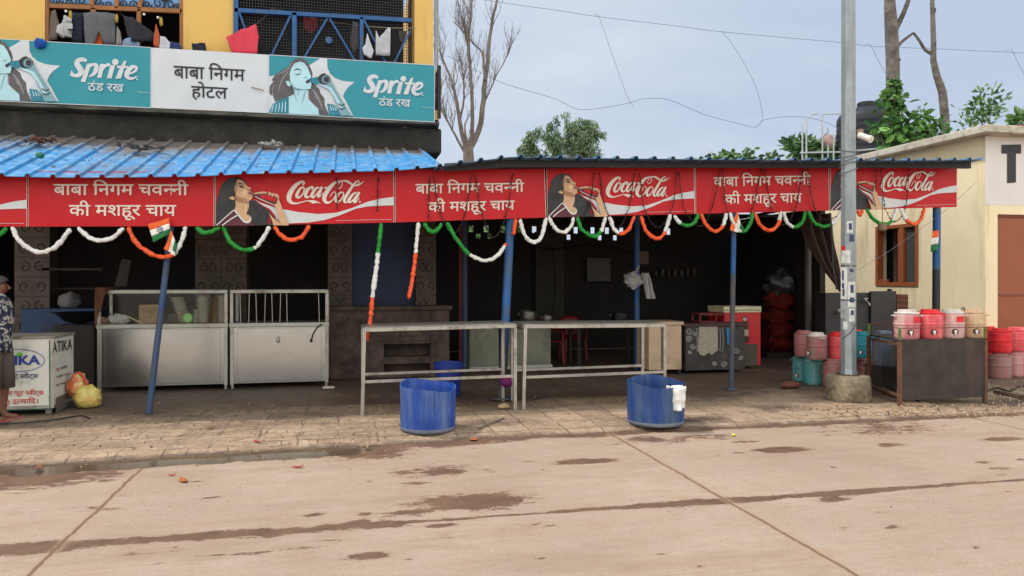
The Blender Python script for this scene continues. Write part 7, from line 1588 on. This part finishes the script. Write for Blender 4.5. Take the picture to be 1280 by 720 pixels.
def clump(n, pxa, pxb, pya, pyb, smin, smax, z=0):
    for _ in range(n):
        p = PG(rnd.uniform(pxa, pxb), rnd.uniform(pya, pyb), z); s = rnd.uniform(smin, smax) * rnd.random() ** 1.5 + smin * .5; R3 = Euler((rnd.random() * 6, rnd.random() * 6, rnd.random() * 6)).to_matrix(); o_ = len(rb_.v)
        vs = [Vector(p) + Vector((0, 0, s * .3)) + R3 @ Vector(q) * s for q in ((1, 0, 0), (-.9, .2, 0), (0, .8, .1), (.1, -.9, 0), (0, .1, .7), (.1, 0, -.6))]; m = rnd.choice((0, 0, 1, 2))
        rb_.add(vs, [(0, 2, 4), (2, 1, 4), (1, 3, 4), (3, 0, 4), (2, 0, 5), (1, 2, 5), (3, 1, 5), (0, 3, 5)], m)
clump(420, 1040, 1300, 506, 520, .008, .035); clump(160, 1235, 1300, 478, 506, .008, .03); clump(300, 0, 1280, 518, 545, .004, .018); clump(200, 0, 480, 540, 560, .004, .02); clump(260, 0, 1280, 570, 640, .003, .009, ROADZ); clump(160, 980, 1060, 505, 520, .006, .02); clump(200, 0, 500, 555, 590, .003, .014, ROADZ)
clump(220, 150, 900, 492, 515, .004, .014)
o = build('rubble', rb_, [mat('rubble_brown', srgb(162, 134, 106), .95, var=.3), mat('rubble_grey', srgb(172, 154, 132), .95, var=.3), mat('rubble_dark', srgb(120, 98, 80), .95)], loc=(4, 8, 0)); tag(o, 'loose grit and small rubble strewn over pavement and road edge', 'rubble', kind='stuff')
for k, (a0, a1, lab) in enumerate((((1092, 476), (1124, 490), 'upper dark plank on the ground between light pole and rusty stand'), ((1090, 484), (1126, 499), 'lower dark plank on the ground between light pole and rusty stand'), ((1245, 492), (1290, 500), 'muddy plank on the ground right of the rusty stand'))):
    b = MB(); b.bar(PG(*a0) + Vector((0, 0, .03)), PG(*a1) + Vector((0, 0, .03)), .10, .04); tag(build('old_plank', b, mat('muddy_plank', srgb(84, 68, 58), .9, var=.3)), lab, 'plank', 'old planks near the rusty stand')
for k, (pts, lab) in enumerate((([(1090, 470), (1098, 482), (1115, 490), (1135, 497), (1150, 503)], 'black hose on the ground from the jugs to under the rusty stand'), ([(1228, 492), (1245, 486), (1262, 490), (1275, 484), (1300, 486)], 'black hose winding over the ground right of the rusty stand'), ([(0, 532), (40, 529), (75, 525), (100, 521), (112, 524)], 'thin dark cable lying on the pavement in front of the white stall box'))):
    b = MB(); b.tube([Vector(p) + Vector((0, 0, .014)) for p in cat([tuple(PG(x, y)) for x, y in pts], .04)], .013 if k < 2 else .009, 6); tag(build('ground_hose', b, BLACKP, smooth=60), lab, 'hose')
